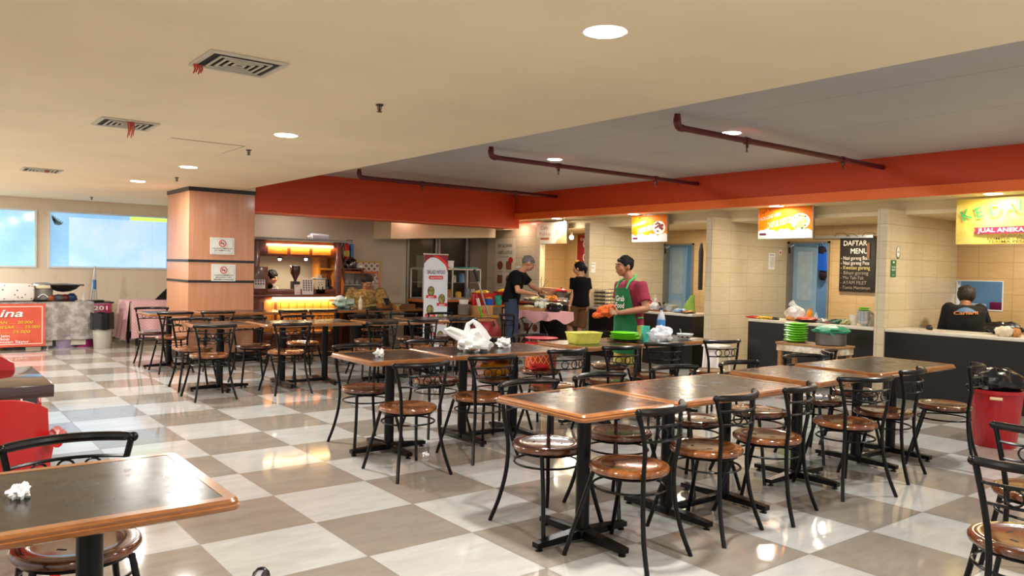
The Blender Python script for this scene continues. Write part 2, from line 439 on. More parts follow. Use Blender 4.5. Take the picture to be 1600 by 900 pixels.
# windows
def glow_pane():
    t = NT('frosted_daylight_glass'); co = t.coord()
    sx = t.new('ShaderNodeSeparateXYZ'); t.link(co, sx.inputs[0])
    n = t.noise(co, 1.3, 4, .6, (1, 1, 1)); n2 = t.noise(co, 9, 3, .5, (.2, 1, 4))
    f = t.math('ADD', t.math('MULTIPLY', n, .8), t.math('MULTIPLY', n2, .2))
    c = t.mix(t.ramp(f, .35, .65, 0, 1), lin('#7db4dd'), lin('#9cc8ea'))
    t.link(c, t.b.inputs['Base Color']); t.link(c, t.b.inputs['Emission Color']); t.b.inputs['Emission Strength'].default_value = .40
    t.b.inputs['Roughness'].default_value = .08
    return t.m
def film_pane():
    t = NT('white_frosted_film'); co = t.coord()
    n = t.noise(co, 1.5, 5, .6); n2 = t.noise(co, 5, 4, .7)
    c = t.mix(t.ramp(n, .35, .65, 0, 1), lin('#9ac6ec'), lin('#bcd3ec')); c = t.mix(t.ramp(n2, .5, .8, 0, .5), c, lin('#b9d4ee'))
    t.link(c, t.b.inputs['Base Color']); t.link(c, t.b.inputs['Emission Color']); t.b.inputs['Emission Strength'].default_value = .46
    t.b.inputs['Roughness'].default_value = .12
    return t.m
M_pane, M_film = glow_pane(), film_pane()
M_wf = mat('white_window_frame', '#d9dde0', .4, var=.04)
M_green = emis('sunlit_green_leaves', '#a9cf55', .8); M_leafd = mat('leaf_silhouette', '#6c8c93', .6)
def window(name, x0, x1, film=None):
    w = E(name, ((x0+x1)/2, 15.62, 1.23)); w['kind'] = 'structure'; h = .99; hw = (x1-x0)/2
    f = MB(); t = .03
    f.box((-hw, -.02, 0), (hw, .06, t)).box((-hw, -.02, h-t), (hw, .06, h)).box((-hw, -.02, t), (-hw+t, .06, h-t)).box((hw-t, -.02, t), (hw, .06, h-t))
    f.ob('window_frame', M_wf, w)
    MB().box((-hw+t, .02, t), (hw-t, .035, h-t)).ob('pane', M_pane, w)
    if film:
        for a, b_ in film: MB().box((a-(x0+x1)/2, .014, t+.01), (b_-(x0+x1)/2, .019, h-t-.07)).ob('frosted_film', M_film, w)
    return w
window('window_1', .25, 1.87)
w2 = window('window_2', 2.04, 4.0, [(2.36, 3.72), (3.73, 3.96)])
MB().box((.32, .012, .89), (.95, .016, .955)).ob('foliage_view', M_green, w2)
lf = MB()
for k in range(7):
    a = -1.3-.18*k; c = V((-.93+.03*k, .013, .93-.02*k)); L = .16-.008*k
    d = V((math.cos(a), 0, math.sin(a))); p = V((-d.z, 0, d.x))
    lf.add([c, c+d*L*.5+p*.018, c+d*L, c+d*L*.5-p*.018], [(0, 1, 2, 3)])
lf.ob('leaf_shadow', M_leafd, w2)

# pillar
M_pil = wood('peach_veneer', '#b67a55', '#c48d6b', .35, (9, 9, .5), 2.5, .25)
pil = E('pillar', (3.605, 11.815, 0)); pil['kind'] = 'structure'
MB().box((-.455, -.545, 0), (.455, .545, 2.42)).ob('column_body', M_pil, pil)
for z0, z1, e in ((0, .11, .012), (1.10, 1.135, .006), (1.385, 1.42, .006), (2.365, 2.42, .012)):
    MB().box((-.455-e, -.545-e, z0), (.455+e, .545+e, z1)).ob('black_band', M_black, pil)

# doors in the stall back wall
def stall_door(name, y0, y1, leafm, ang):
    d = E(name, (10.85, y1, 0)); d['kind'] = 'structure'; w = y1-y0
    f = MB(); f.box((-.02, -.04, 0), (.1, 0, 1.9)).box((-.02, -w, 0), (.1, -w+.03, 1.9)).box((-.02, -w, 1.87), (.1, 0, 1.9)); f.ob('door_frame', M_alu2, d)
    lfM = Matrix.Translation((.1, -.04, 0)) @ Matrix.Rotation(ang, 4, 'Z')
    lw = w*.50
    l = MB(); l.box((0, -lw, .02), (.035, 0, 1.85), 0, lfM)
    lo = l.ob('door_leaf', leafm, d)
    MB().box((-.006, -lw+.06, 1.0), (0, -.06, 1.75), 0, lfM).ob('panel', mat('pale_glass_panel', '#93a7b5', .2), lo)
    MB().box((-.006, -lw+.06, .12), (0, -.06, .88), 0, lfM).ob('panel', mat('pale_glass_panel', '#93a7b5', .2), lo)
    for z in (.75, 1.72): MB().box((-.03, -.06, z), (-.018, -.03, z+.1)).ob('hinge', mat('dark_brass', '#4a3722', .4, .7), d)
    return d
M_bdoor = mat('pale_blue_door_paint', '#7f9fb8', .4, var=.05)
stall_door('door_3', 6.28, 6.98, M_bdoor, math.radians(18))
stall_door('door_4', 8.8, 9.47, M_bdoor, math.radians(10))
# serving hatch reveal
hz = E('window_3', (10.85, 4.23, .99)); hz['kind'] = 'structure'
f = MB(); t_ = .012
f.box((-.01, -.28, 0), (.1, .275, t_)).box((-.01, -.28, .38-t_), (.1, .275, .38)).box((-.01, -.28, t_), (.1, -.28+t_, .38-t_)).box((-.01, .275-t_, t_), (.1, .275, .38-t_))
f.ob('window_frame', M_wf, hz)

# things on the ceilings
M_led = emis('downlight_diffuser', '#fff6e4', 14)
def make_down(r=.085):
    d = E('downlight', (0, 0, 0))
    MB().lathe([(r, 0), (r+.012, -.004), (r+.018, -.004), (r+.018, 0)], n=28).ob('trim_ring', M_white, d)
    MB().lathe([(.001, -.006), (r, -.006), (r, -.002), (.001, -.002)], n=28).ob('diffuser', M_led, d)
    return d
_down = make_down()
_dn = []
def lamp(loc, power, r=.09, col=(1, .93, .8), spread=180):
    l = bpy.data.lights.new('fixture_or_fill_lamp', 'AREA'); l.shape = 'DISK'; l.size = 2*r; l.energy = power; l.color = col; l.spread = math.radians(spread)
    o = bpy.data.objects.new('fixture_or_fill_lamp', l); COL.objects.link(o); o.location = loc; return o
DL = [((2.42, 2.48, 2.42), 'round downlight in the cream ceiling, nearest and largest of them', 32, 0),
      ((2.46, 6.15, 2.42), 'round downlight in the cream ceiling before the hatch outline', 32, 0),
      ((2.50, 8.99, 2.42), 'round downlight in the cream ceiling just in front of the pillar', 32, 0),
      ((2.46, 11.11, 2.42), 'round downlight in the cream ceiling left of the pillar top', 26, 0),
      ((6.37, 4.75, 2.75), 'round downlight in the grey ceiling above the elbowed red pipe', 26, 1),
      ((6.39, 7.38, 2.75), 'round downlight in the grey ceiling above the middle red pipe', 26, 1),
      ((9.06, gx(9.06, 1552, 301).y, 2.285), 'round downlight in the soffit over the yellow banner', 20, 2),
      ((9.06, gx(9.06, 1213, 323).y, 2.285), 'round downlight in the soffit over the orange sign by the chalkboard stall', 20, 2),
      ((9.06, gx(9.06, 990, 338).y, 2.285), 'round downlight in the soffit over the orange sign near the apron man', 20, 2),
      ((9.06, gx(9.06, 870, 347).y, 2.285), 'round downlight in the soffit over the white sign', 20, 2)]
for i, (loc, lab, pw, k) in enumerate(DL):
    o = _down if i == 0 else copy_tree(_down)
    o.location = loc; tag(o, lab, 'light', ('downlights in the cream ceiling', 'downlights in the grey ceiling', 'downlights in the stall soffit')[k])
    lamp((loc[0], loc[1], loc[2]-.02), pw*(1.1, 1.0, .28)[k], .085, ((1, .97, .91), (1, .97, .93), (1, .92, .76))[k])

M_ventw = mat('off_white_vent_metal', '#cfc6b4', .5, var=.1); M_ventd = mat('sooty_vent_interior', '#1d1a17', .8, var=.4)
M_ribbon = mat('red_ribbon_cloth', '#c33a2a', .7)
def vent(c, hx, hy, label, rib=None):
    v = E('ceiling_vent', c, 0, label, 'vent', 'square air vents in the cream ceiling')
    f = MB(); t = .028
    f.box((-hx, -hy, -.012), (hx, -hy+t, 0), .004).box((-hx, hy-t, -.012), (hx, hy, 0), .004).box((-hx, -hy+t, -.012), (-hx+t, hy-t, 0), .004).box((hx-t, -hy+t, -.012), (hx, hy-t, 0), .004)
    f.ob('vent_frame', M_ventw, v)
    MB().box((-hx+t, -hy+t, -.003), (hx-t, hy-t, -.001)).ob('duct_opening', M_ventd, v)
    g = MB()
    for k, sc in enumerate((.78, .58, .38, .18)):
        a, b_ = (hx-t)*sc, (hy-t)*sc; w = .012; z = -.008
        g.box((-a, -b_, z-.006), (a, -b_+w, z)).box((-a, b_-w, z-.006), (a, b_, z)).box((-a, -b_+w, z-.006), (-a+w, b_-w, z)).box((a-w, -b_+w, z-.006), (a, b_-w, z))
    g.ob('louvre_rings', M_ventw, v)
    if rib:
        r = MB()
        for k in range(4):
            x = rib[0]+.012*k; L = rib[2]*(1-.15*(k % 2))
            r.tube([(x, rib[1], -.012), (x+.006, rib[1]+.004, -.012-L*.5), (x-.004, rib[1], -.012-L)], [.006, .005, .003], 5)
        r.ob('red_ribbon', M_ribbon, v)
    return v
vent((1.40, 4.15, 2.42), .20, .19, 'square ceiling vent nearest the camera, slim red ribbon at its left edge', (-.19, .12, .05))
vent((1.36, 6.55, 2.42), .20, .20, 'square sooty ceiling vent with a red ribbon tuft hanging from its middle', (-.02, -.18, .12))
vent((1.32, 10.68, 2.42), .20, .20, 'square ceiling vent farthest off, above the left window', (.02, -.14, .03))
vent((-.1, 13.6, 2.42), .20, .20, 'square ceiling vent cut by the left edge of the photo')
def sprinkler(c, label, grp):
    s = E('sprinkler', c, 0, label, 'sprinkler', grp)
    MB().lathe([(.001, 0), (.026, -.002), (.024, -.008), (.001, -.008)], n=16).ob('collar', M_spk, s)
    m = MB(); m.cyl((0, 0, -.008), (0, 0, -.045), .006); m.tube([(.014, 0, -.01), (.012, 0, -.032), (0, 0, -.044)], .003, 5).tube([(-.014, 0, -.01), (-.012, 0, -.032), (0, 0, -.044)], .003, 5)
    m.ob('nozzle', M_spk, s); MB().lathe([(.001, -.045), (.017, -.045), (.017, -.049), (.001, -.049)], n=12).ob('deflector', M_spk, s)
M_spk = mat('tarnished_sprinkler_metal', '#4b3d31', .4, .6)
sprinkler((2.44, 4.55, 2.42), 'small ceiling sprinkler nearest the camera, beyond the big vent', 'sprinklers on the cream ceiling')
sprinkler((2.53, 7.2, 2.42), 'small ceiling sprinkler beside the hatch outline', 'sprinklers on the cream ceiling')
sprinkler((2.70, 10.2, 2.42), 'small ceiling sprinkler right in front of the pillar top', 'sprinklers on the cream ceiling')
sprinkler((2.51, 14.5, 2.42), 'small ceiling sprinkler over the middle of the frosted window', 'sprinklers on the cream ceiling')
# access hatch outline
hc = gz(310, 228, 2.42)
hh = E('ceiling_hatch', (hc.x, hc.y, 2.42), 0, 'faint square hatch outline in the cream ceiling', 'hatch')
MB().box((-.3, -.3, -.004), (.3, .3, 0)).ob('hatch_panel', M_cream, hh)
g = MB(); M_crack = mat('dark_seam', '#8d7c5c', .8)
for a, b_ in (((-.31, -.31), (.31, -.305)), ((-.31, .305), (.31, .31)), ((.305, -.31), (.31, .31))): g.box((a[0], a[1], -.003), (b_[0], b_[1], 0))
g.ob('seam', M_crack, hh)
# red sprinkler pipes under the grey ceiling
M_pipe = mat('dark_red_pipe_paint', '#5c1420', .35, .1, var=.15)
def pipe(y, x0, x1, label, zp=2.637):
    p = E('sprinkler_pipe', (x0, y, zp), 0, label, 'pipe', 'dark red sprinkler pipes under the grey ceiling')
    L = x1-x0
    MB().cyl((.04, 0, 0), (L, 0, 0), .028, n=16).ob('pipe_run', M_pipe, p)
    arc = [(.05-.05*math.sin(a)-0, 0, .05-.05*math.cos(a)) for a in [k*PI/12 for k in range(7)]]
    MB().tube([(.07, 0, 0)]+arc+[(0, 0, .08)], .034, 14).ob('elbow', M_pipe, p)
    MB().cyl((0, 0, .07), (0, 0, 2.75-zp), .028, n=14).ob('riser', M_pipe, p)
    for q in (.28, .76):
        x = L*q
        MB().cyl((x-.03, 0, 0), (x+.03, 0, 0), .035, n=14).ob('pipe_tee', M_pipe, p)
        m = MB(); m.cyl((x, 0, -.03), (x, 0, -.065), .017, n=10); m.cyl((x, 0, -.065), (x, 0, -.10), .007, n=8); m.cyl((x, 0, -.10), (x, 0, -.104), .016, n=10)
        m.ob('sprinkler_head', M_spk, p)
pp = [(gz(1068, 209, 2.52), gz(1386, 261, 2.52)), (gz(782, 240, 2.52), gz(1087, 288, 2.52)), (gz(566, 273, 2.52), gz(872, 305, 2.52))]
pipe(4.52, 5.30, 8.868, 'dark red sprinkler pipe nearest the camera, long run with a tall elbow')
pipe(7.16, 5.25, 8.868, 'dark red sprinkler pipe, middle of the three under the grey ceiling')
pipe(10.17, 5.15, 8.868, 'dark red sprinkler pipe farthest off, close to the orange beam corner')
# ================================================================== tables and chairs
M_edge = wood('honey_wood_edging', '#75431f', '#9c6536', .25, (3, 3, 14), 4, .5)
def inlay_mat():
    t = NT('worn_dark_laminate'); co = t.coord()
    n = t.noise(co, 2.2, 5, .65, (1, 3, 1)); n2 = t.noise(co, 12, 3, .6)
    t.link(t.mix(t.ramp(n, .35, .7, 0, 1), lin('#100d0c'), lin('#2a211b')), t.b.inputs['Base Color'])
    t.link(t.ramp(n2, .3, .7, .16, .30), t.b.inputs['Roughness']); t.b.inputs['Specular IOR Level'].default_value = .45
    t.bump(t.noise(co, 7, 3, .5, (1, 2.5, 1)), .05, .01)
    return t.m
M_inlay = inlay_mat()
M_seatw = wood('varnished_seat_wood', '#3f1d0e', '#743f20', .16, (3, 12, 3), 5, .8)
M_seatl = wood('light_varnished_seat_wood', '#5e3014', '#96592b', .16, (3, 12, 3), 5, .8)
M_pad = mat('dark_brown_vinyl_rail', '#120d0c', .32, var=.3, scale=14, spec=.25)
TH = .72
def rounded(hx, hy, r, n=4):
    out = []
    for sx, sy, a0 in ((1, 1, 0), (-1, 1, 90), (-1, -1, 180), (1, -1, 270)):
        for k in range(n+1):
            a = math.radians(a0+90*k/n); out.append((sx*(hx-r)+r*math.cos(a), sy*(hy-r)+r*math.sin(a)))
    return out
def make_table(hx, hy, long_):
    t = E('dining_table')
    # moulded wood edge: stack of rounded outlines
    prof = [(-.012, -.036), (0, -.030), (.002, -.018), (-.004, -.016), (-.004, -.008), (-.010, 0.0)]
    mb = MB(); secs = [[V((x, y, TH+z)) for x, y in rounded(hx+o, hy+o, .035)] for o, z in prof]
    inner = [V((x, y, TH)) for x, y in rounded(hx-.042, hy-.042, .008)]; innerb = [V((x, y, TH-.036)) for x, y in rounded(hx-.05, hy-.05, .008)]
    rings = [innerb]+secs+[inner, [p-V((0, 0, .004)) for p in inner]]; n = len(inner)
    vs = [p for r in rings for p in r]; fs = []
    for k in range(len(rings)-1):
        for i in range(n): j = (i+1) % n; fs.append((k*n+i, k*n+j, (k+1)*n+j, (k+1)*n+i))
    fs.append(tuple(range(n-1, -1, -1)))
    mb.add(vs, fs); mb.ob('tabletop', M_edge, t)
    MB().box((-hx+.0425, -hy+.0425, TH-.02), (hx-.0425, hy-.0425, TH-.001)).ob('laminate_inlay', M_inlay, t)
    def foot(m, c, d, L):
        d = V((d[0], d[1], 0)); p = V((-d.y, d.x, 0)); c = V(c)
        for s in (1,):
            a = c; e = c+d*L
            m.add([a+p*.03+V((0, 0, .018)), a-p*.03+V((0, 0, .018)), e-p*.022+V((0, 0, .018)), e+p*.022+V((0, 0, .018)),
                   a+p*.03+V((0, 0, .062)), a-p*.03+V((0, 0, .062)), e-p*.022+V((0, 0, .044)), e+p*.022+V((0, 0, .044))],
                  [(3, 2, 1, 0), (4, 5, 6, 7), (0, 1, 5, 4), (1, 2, 6, 5), (2, 3, 7, 6), (3, 0, 4, 7)])
            m.cyl(e-d*.025+V((0, 0, .018)), e-d*.025+V((0, 0, .006)), .008, n=8).cyl(e-d*.025+V((0, 0, .007)), e-d*.025, .019, n=12)
    posts = [0] if not long_ else [-.26, .26]
    for x in posts:
        MB().cyl((x, 0, .05), (x, 0, TH-.04), .036, n=20).ob('pole', M_blackmetal, t)
        MB().box((x-.15, -.15, TH-.043), (x+.15, .15, TH-.037)).ob('mounting_plate', M_blackmetal, t)
    if not long_:
        m = MB()
        for d in ((1, 0), (-1, 0), (0, 1), (0, -1)): foot(m, (0, 0, 0), d, .31)
        m.box((-.045, -.045, .018), (.045, .045, .066), .01); m.ob('cross_base', M_blackmetal, t)
    else:
        for x in posts:
            m = MB()
            for d in ((0, 1), (0, -1)): foot(m, (x, 0, 0), d, .31)
            m.box((x-.04, -.04, .018), (x+.04, .04, .064), .01); m.ob('foot_bar', M_blackmetal, t)
        MB().box((-.23, -.022, .022), (.23, .022, .055), .004).ob('stretcher', M_blackmetal, t)
    return t
_sq, _lg = make_table(.33, .34, False), make_table(.585, .34, True)
_us = {0: False, 1: False}
def table(x, y, long_, label, grp, rz=0.0):
    p = _lg if long_ else _sq; k = int(long_)
    o = p if not _us[k] else copy_tree(p)
    _us[k] = True; o.location = (x, y, 0); o.rotation_euler.z = rz
    tag(o, label, 'table', grp); return o
GA, GB, GC, GD = 'wood-edged tables of the nearest row', 'wood-edged tables of the middle row', 'wood-edged tables of the third row', 'wood-edged tables of the farthest row'
table(2.77, 2.92, 0, 'small square table heading the nearest row, glare spot on its dark top', GA)
table(3.70, 2.94, 1, 'long table of the nearest row butted against the small square one in front', GA)
table(4.80, 2.98, 0, 'small square table beyond the wall reflections, joined to the long table nearest the red bin', GA)
table(5.86, 2.99, 1, 'long table of the nearest row, closest to the red bin', GA)
table(2.90, 5.17, 0, 'small square table with a crumpled tissue, heading the middle row', GB)
table(3.84, 5.20, 1, 'long table carrying the knotted white plastic bag', GB)
table(4.98, 5.24, 0, 'small table carrying the yellow container', GB)
table(5.92, 5.24, 1, 'long table with the water bottle and patterned bowl', GB)
table(2.77, 8.70, 0, 'small square table in front of the pillar heading the third row', GC)
table(3.72, 8.66, 1, 'long pale-glaring table facing the lit coffee stall', GC)
table(4.70, 8.50, 0, 'small square table in the third row below the seated woman', GC)
table(5.65, 8.66, 1, 'long table of the third row in front of the food menu standee', GC)
table(2.80, 10.86, 0, 'small square table left of the pillar beside the pink cloth table', GD)
table(3.74, 10.86, 1, 'long table right against the foot of the pillar', GD)
table(4.97, 10.98, 1, 'long table with a bright stripe of glare before the coffee counter', GD)
table(6.20, 11.02, 1, 'long table where the woman in the batik blouse works', GD)
table(.18, 2.52, 1, 'long table in the near left corner with a white paper ball', 'wood-edged table in the near left corner')

def make_chair(sm):
    c = E('bistro_chair')
    # seat: thick turned disc with rings and four slots
    R = .195
    prof = [(.001, .415), (R-.03, .415), (R-.004, .421), (R, .430), (R, .440), (R-.006, .449), (R-.014, .452), (R-.02, .4505), (R-.026, .452), (R-.05, .4535), (R-.056, .450), (R-.062, .4495), (R-.075, .4475), (.001, .4475)]
    MB().lathe(prof, n=40).ob('seat', sm, c)
    sl = MB()
    for a in (45, 135, 225, 315):
        a = math.radians(a); d = V((math.cos(a), math.sin(a), 0)); p = V((-d.y, d.x, 0)); k = d*.075
        sl.prism(rounded(.017, .006, .0055, 3), k+V((0, 0, .4470)), p, d, (0, 0, 1), .0009)
    sl.ob('slot_groove', M_dark, c)
    # rear legs run up into the back (back is at -y)
    def crv(pts, n=5):       # Catmull-Rom
        pts = [V(p) for p in pts]; P = [pts[0]*2-pts[1]]+pts+[pts[-1]*2-pts[-2]]; out = []
        for i in range(1, len(P)-2):
            for k in range(n):
                t = k/n; a, b, c_, d = P[i-1:i+3]
                out.append(.5*((2*b)+(c_-a)*t+(2*a-5*b+4*c_-d)*t*t+(3*b-a-3*c_+d)*t**3))
        out.append(P[-2]); return out
    for s in (-1, 1):
        MB().tube(crv([(s*.205, -.235, 0), (s*.175, -.195, .13), (s*.15, -.17, .28), (s*.145, -.165, .43), (s*.165, -.18, .58), (s*.195, -.165, .735)]), .0115, 9).ob('leg', M_blackmetal, c)
        MB().tube(crv([(s*.21, .225, 0), (s*.165, .16, .25), (s*.14, .115, .415)]), .0115, 9).ob('leg', M_blackmetal, c)
    hp = [(.178*math.cos(2*PI*k/32), .178*math.sin(2*PI*k/32)-.005, .345) for k in range(32)]
    MB().tube(hp, .006, 6, closed=True).ob('seat_hoop', M_blackmetal, c)
    MB().tube([(.165*math.cos(2*PI*k/28), .165*math.sin(2*PI*k/28), .408) for k in range(28)], .007, 6, closed=True).ob('seat_frame', M_blackmetal, c)
    def arc(z, hw, y0, sag, n=12): return [(hw*(2*k/n-1), y0-sag*(1-(2*k/n-1)**2), z) for k in range(n+1)]
    rl = arc(.745, .205, -.165, .085, 16)
    MB().tube(rl, [.012]+[.017]*15+[.012], 10).ob('top_rail', M_pad, c)
    for s in (-1, 1): MB().ell((s*.203, -.166, .743), .018, 8, 6).ob('rail_cap', M_blackmetal, c)
    MB().tube(arc(.675, .187, -.172, .072), .0065, 6).ob('back_rail', M_blackmetal, c)
    MB().tube(arc(.605, .170, -.180, .06), .0065, 6).ob('back_rail', M_blackmetal, c)
    for q in (-.085, 0, .085):
        y = -.176-.066*(1-(q/.178)**2); t = V((1, 2*.066*q/.178**2, 0)).normalized()
        MB().tube([V((q, y, .64))+t*(.029*math.cos(2*PI*k/16))+V((0, 0, .029*math.sin(2*PI*k/16))) for k in range(16)], .0042, 6, closed=True).ob('ring', M_blackmetal, c)
    return c
_c1 = make_chair(M_seatw); _c2 = make_chair(M_seatl); _cu = [False, False]
def chair(x, y, deg, label, grp, light=0):
    p = (_c1, _c2)[light]; o = p if not _cu[light] else copy_tree(p)
    _cu[light] = True; o.location = (x, y, 0); o.rotation_euler.z = math.radians(deg)
    tag(o, label, 'chair', grp); return o
CA, CB, CC, CD = 'bistro chairs around the nearest row of tables', 'bistro chairs around the middle row of tables', 'bistro chairs around the third row of tables', 'bistro chairs around the farthest row of tables'
chair(2.77, 3.20, 180, 'bistro chair on the far side of the nearest square table, at its left corner', CA)
chair(2.80, 2.63, 12, 'bistro chair nearest the camera at the front row, golden brown seat, twisted slightly', CA, 1)
chair(3.33, 3.22, 180, 'bistro chair with a glossy dark seat framed between the two front table poles', CA)
chair(3.45, 2.68, 8, 'bistro chair tucked at the long front table, second along its near side', CA, 1)
chair(4.01, 2.68, 14, 'bistro chair at the near end of the long front table, third along its near side', CA, 1)
chair(4.05, 3.26, 176, 'bistro chair on the far side of the long front table, dark seat', CA)
chair(4.70, 3.22, 178, 'bistro chair with a white glare on its seat, far side beyond the front tables', CA)
chair(4.84, 2.66, -20, 'golden-seated bistro chair turned away, near side of the small table toward the bin', CA, 1)
chair(5.47, 2.73, 10, 'bistro chair behind the golden-seated one, near side of the table closest to the bin', CA)
chair(6.16, 2.62, 20, 'bistro chair standing apart right beside the red bin', CA)
chair(5.56, 3.27, 172, 'bistro chair behind the table nearest the bin, its back before the side table', CA)
chair(6.24, 3.36, 205, 'bistro chair turned askew under the white side table', CA)
chair(2.86, 5.46, 180, 'bistro chair behind the tissue table at the left end of the middle row', CB)
chair(2.71, 4.58, 0, 'bistro chair on open floor before the tissue table, golden seat facing away', CB, 1)
chair(3.56, 5.56, 180, 'bistro chair behind the long table, left of the knotted plastic bag', CB)
chair(3.38, 4.70, 0, 'bistro chair on the near side of the plastic-bag table, fruit bag seen through its back', CB, 1)
chair(4.10, 5.42, 180, 'bistro chair holding the orange and red snack bag', CB)
chair(4.19, 4.80, 2, 'bistro chair with bare ringed seat between the plastic-bag table and the yellow container', CB)
chair(4.82, 4.80, -4, 'bistro chair before the yellow container table, three rings against the green apron', CB)
chair(5.44, 4.85, -12, 'bistro chair below the clear plastic bag and turquoise tumbler', CB)
chair(4.78, 5.66, 180, 'bistro chair carrying the red argyle tin', CB)
chair(5.66, 5.62, 178, 'bistro chair right behind the stack of lime plates', CB)
chair(6.18, 4.78, -14, 'bistro chair at the end of the bowl table, against the tiled partition', CB)
chair(2.51, 8.20, 0, 'bistro chair alone before the pillar, back toward the camera', CC, 1)
chair(2.56, 8.90, 178, 'bistro chair behind the square table in front of the pillar', CC, 1)
chair(3.31, 8.18, 0, 'bistro chair on the near side of the pale-glaring long table', CC, 1)
chair(3.22, 8.92, 180, 'bistro chair standing against the lower right of the pillar', CC)
chair(3.86, 9.02, 180, 'bistro chair on the far side of the pale-glaring long table', CC, 1)
chair(4.30, 8.05, 4, 'bistro chair whose back shows just behind the tissue table', CC)
chair(4.72, 8.96, 180, 'bistro chair in the third row under the woman\'s elbow, orange-lit seat', CC, 1)
chair(4.94, 8.20, 0, 'bistro chair with an orange seat at the near left of the standee table', CC, 1)
chair(5.50, 8.18, 4, 'bistro chair with an orange seat at the near right of the standee table', CC, 1)
chair(5.36, 9.05, 180, 'bistro chair on the far left side of the standee table', CC)
chair(5.95, 9.05, 180, 'bistro chair on the far right side of the standee table', CC)
chair(6.42, 8.55, 80, 'bistro chair at the head of the third row next to the red bag', CC)
chair(2.72, 10.42, 0, 'bistro chair before the table beside the pink cloth, nearer of the two', CD, 1)
chair(2.70, 11.22, 176, 'bistro chair behind the table beside the pink cloth', CD)
chair(3.24, 10.42, 0, 'bistro chair backed toward the camera at the foot of the pillar', CD)
chair(4.72, 10.50, 0, 'bistro chair before the glare-striped table near the coffee counter', CD)
chair(4.24, 10.46, 6, 'bistro chair at the pillar\'s lower right corner, pale lit seat', CD, 1)
chair(6.62, 10.52, 0, 'bistro chair at the near side of the woman\'s table, before the dark doors', CD)
chair(5.62, 10.52, -3, 'bistro chair with its black back below the green-white plastic bundle', CD)
chair(.47, 2.90, 180, 'bistro chair behind the near left corner table, glossy round seat', 'bistro chair of the near left corner table')
chair(.33, 1.62, 25, 'bistro chair of which only a rail tip enters the bottom edge of the photo', 'bistro chair at the bottom edge')
chair(3.22, 1.06, -62, 'bistro chair cut by the right edge of the photo, nearer of the two there', 'bistro chairs cut by the right edge of the photo')
chair(4.02, 1.28, -66, 'bistro chair cut by the right edge, partly behind the nearer edge chair', 'bistro chairs cut by the right edge of the photo')

# ---------------- near left: red plastic chairs and a dark red table
M_redp = mat('red_moulded_plastic', '#b01c1c', .3, var=.08, scale=4)
M_maroon = mat('dark_maroon_lacquer', '#35100f', .12, var=.2, scale=3, coat=.6)
t = E('dark_table', (-.25, 5.16, 0), 0, 'dark maroon glossy table by the left edge reflecting the windows', 'table')
MB().box((-.9, -.44, .655), (.9, .44, .72), .004).ob('tabletop', M_maroon, t)
for sx in (-.8, .8):
    for sy in (-.36, .36): MB().box((sx-.03, sy-.03, 0), (sx+.03, sy+.03, .655)).ob('leg', M_maroon, t)
def make_red():
    c = E('plastic_chair')
    def shell(u, v):
        a = (u-.5)*2; h = v
        w = .25-.03*h; z = .40+.42*h; y = -.20-.10*h+.10*abs(a)**2.2
        z -= .06*abs(a)**3*h
        return (a*w, y, z)
    MB().grid(shell, 18, 12, .012).ob('backrest', M_redp, c, ang=60)
    MB().grid(lambda u, v: ((u-.5)*.50, -.20+v*.44, .40+.02*abs(2*u-1)**2-.02*math.sin(PI*v)*math.sin(PI*u)-.03*max(0, v-.8)*5), 14, 12, .014).ob('seat', M_redp, c, ang=60)
    for sx in (-1, 1):
        for y0, y1 in ((-.19, -.26), (.2, .24)):
            MB().loft([(V((sx*.22, y0, .405)), V((.03, 0, 0)), V((0, .03, 0))), (V((sx*.235, (y0+y1)/2, .2)), V((.024, 0, 0)), V((0, .024, 0))), (V((sx*.25, y1, 0)), V((.018, 0, 0)), V((0, .018, 0)))], 10).ob('leg', M_redp, c)
        MB().tube([(sx*.25, -.23, .62), (sx*.285, -.1, .625), (sx*.29, .06, .615), (sx*.28, .17, .57), (sx*.26, .2, .42)], [.02, .023, .023, .022, .02], 10).ob('armrest', M_redp, c)
    return c
r = make_red(); r.location = (.27, 3.92, 0); r.rotation_euler.z = math.radians(0)
tag(r, 'red plastic armchair with its broad back just behind the near left table', 'chair', 'red plastic armchairs')
r3 = copy_tree(r); r3.location = (.33, 5.24, 0); r3.rotation_euler.z = math.radians(182)
tag(r3, 'red plastic armchair tucked under the maroon table from its far side', 'chair', 'red plastic armchairs')
# ================================================================== signs, stalls and small things
X1, Y1, Z1 = V((1, 0, 0)), V((0, 1, 0)), V((0, 0, 1))
FX = (V((0, -1, 0)), Z1, V((-1, 0, 0)))     # a face that looks towards -X: right, up, out
FY = (X1, Z1, V((0, -1, 0)))                # a face that looks towards -Y
M_ink = mat('black_print', '#1a1512', .6); M_wprint = mat('white_print', '#f4f1ea', .5, var=.03)
M_paper = mat('white_paper', '#e9e6e0', .7, var=.04); M_red = mat('red_print', '#c42028', .5, var=.08)
M_lime = mat('lime_plastic', '#6ccc12', .3, var=.06); M_clear = None
def clear(name, c='#f2f4f5', a=.35, r=.12):
    if name in _M: return _M[name]
    t = NT(name); n = t.noise(t.coord(), 9, 3); t.link(t.ramp(n, .3, .7, a*.6, min(1, a*1.5)), t.b.inputs['Alpha'])
    t.b.inputs['Base Color'].default_value = lin(c); t.b.inputs['Roughness'].default_value = r
    t.bump(t.noise(t.coord(), 25, 3), .4, .01)
    _M[name] = t.m; return t.m
M_clear = clear('clear_plastic_film')
M_glass = clear('clear_case_glass', '#dfe8ea', .12, .05)
M_bagw = mat('white_plastic_bag_film', '#e8e8e6', .28, var=.06, bump=.3, scale=20)
M_blackbag = mat('black_plastic_bag_film', '#0d0e10', .25, var=.3, bump=.5, scale=12)
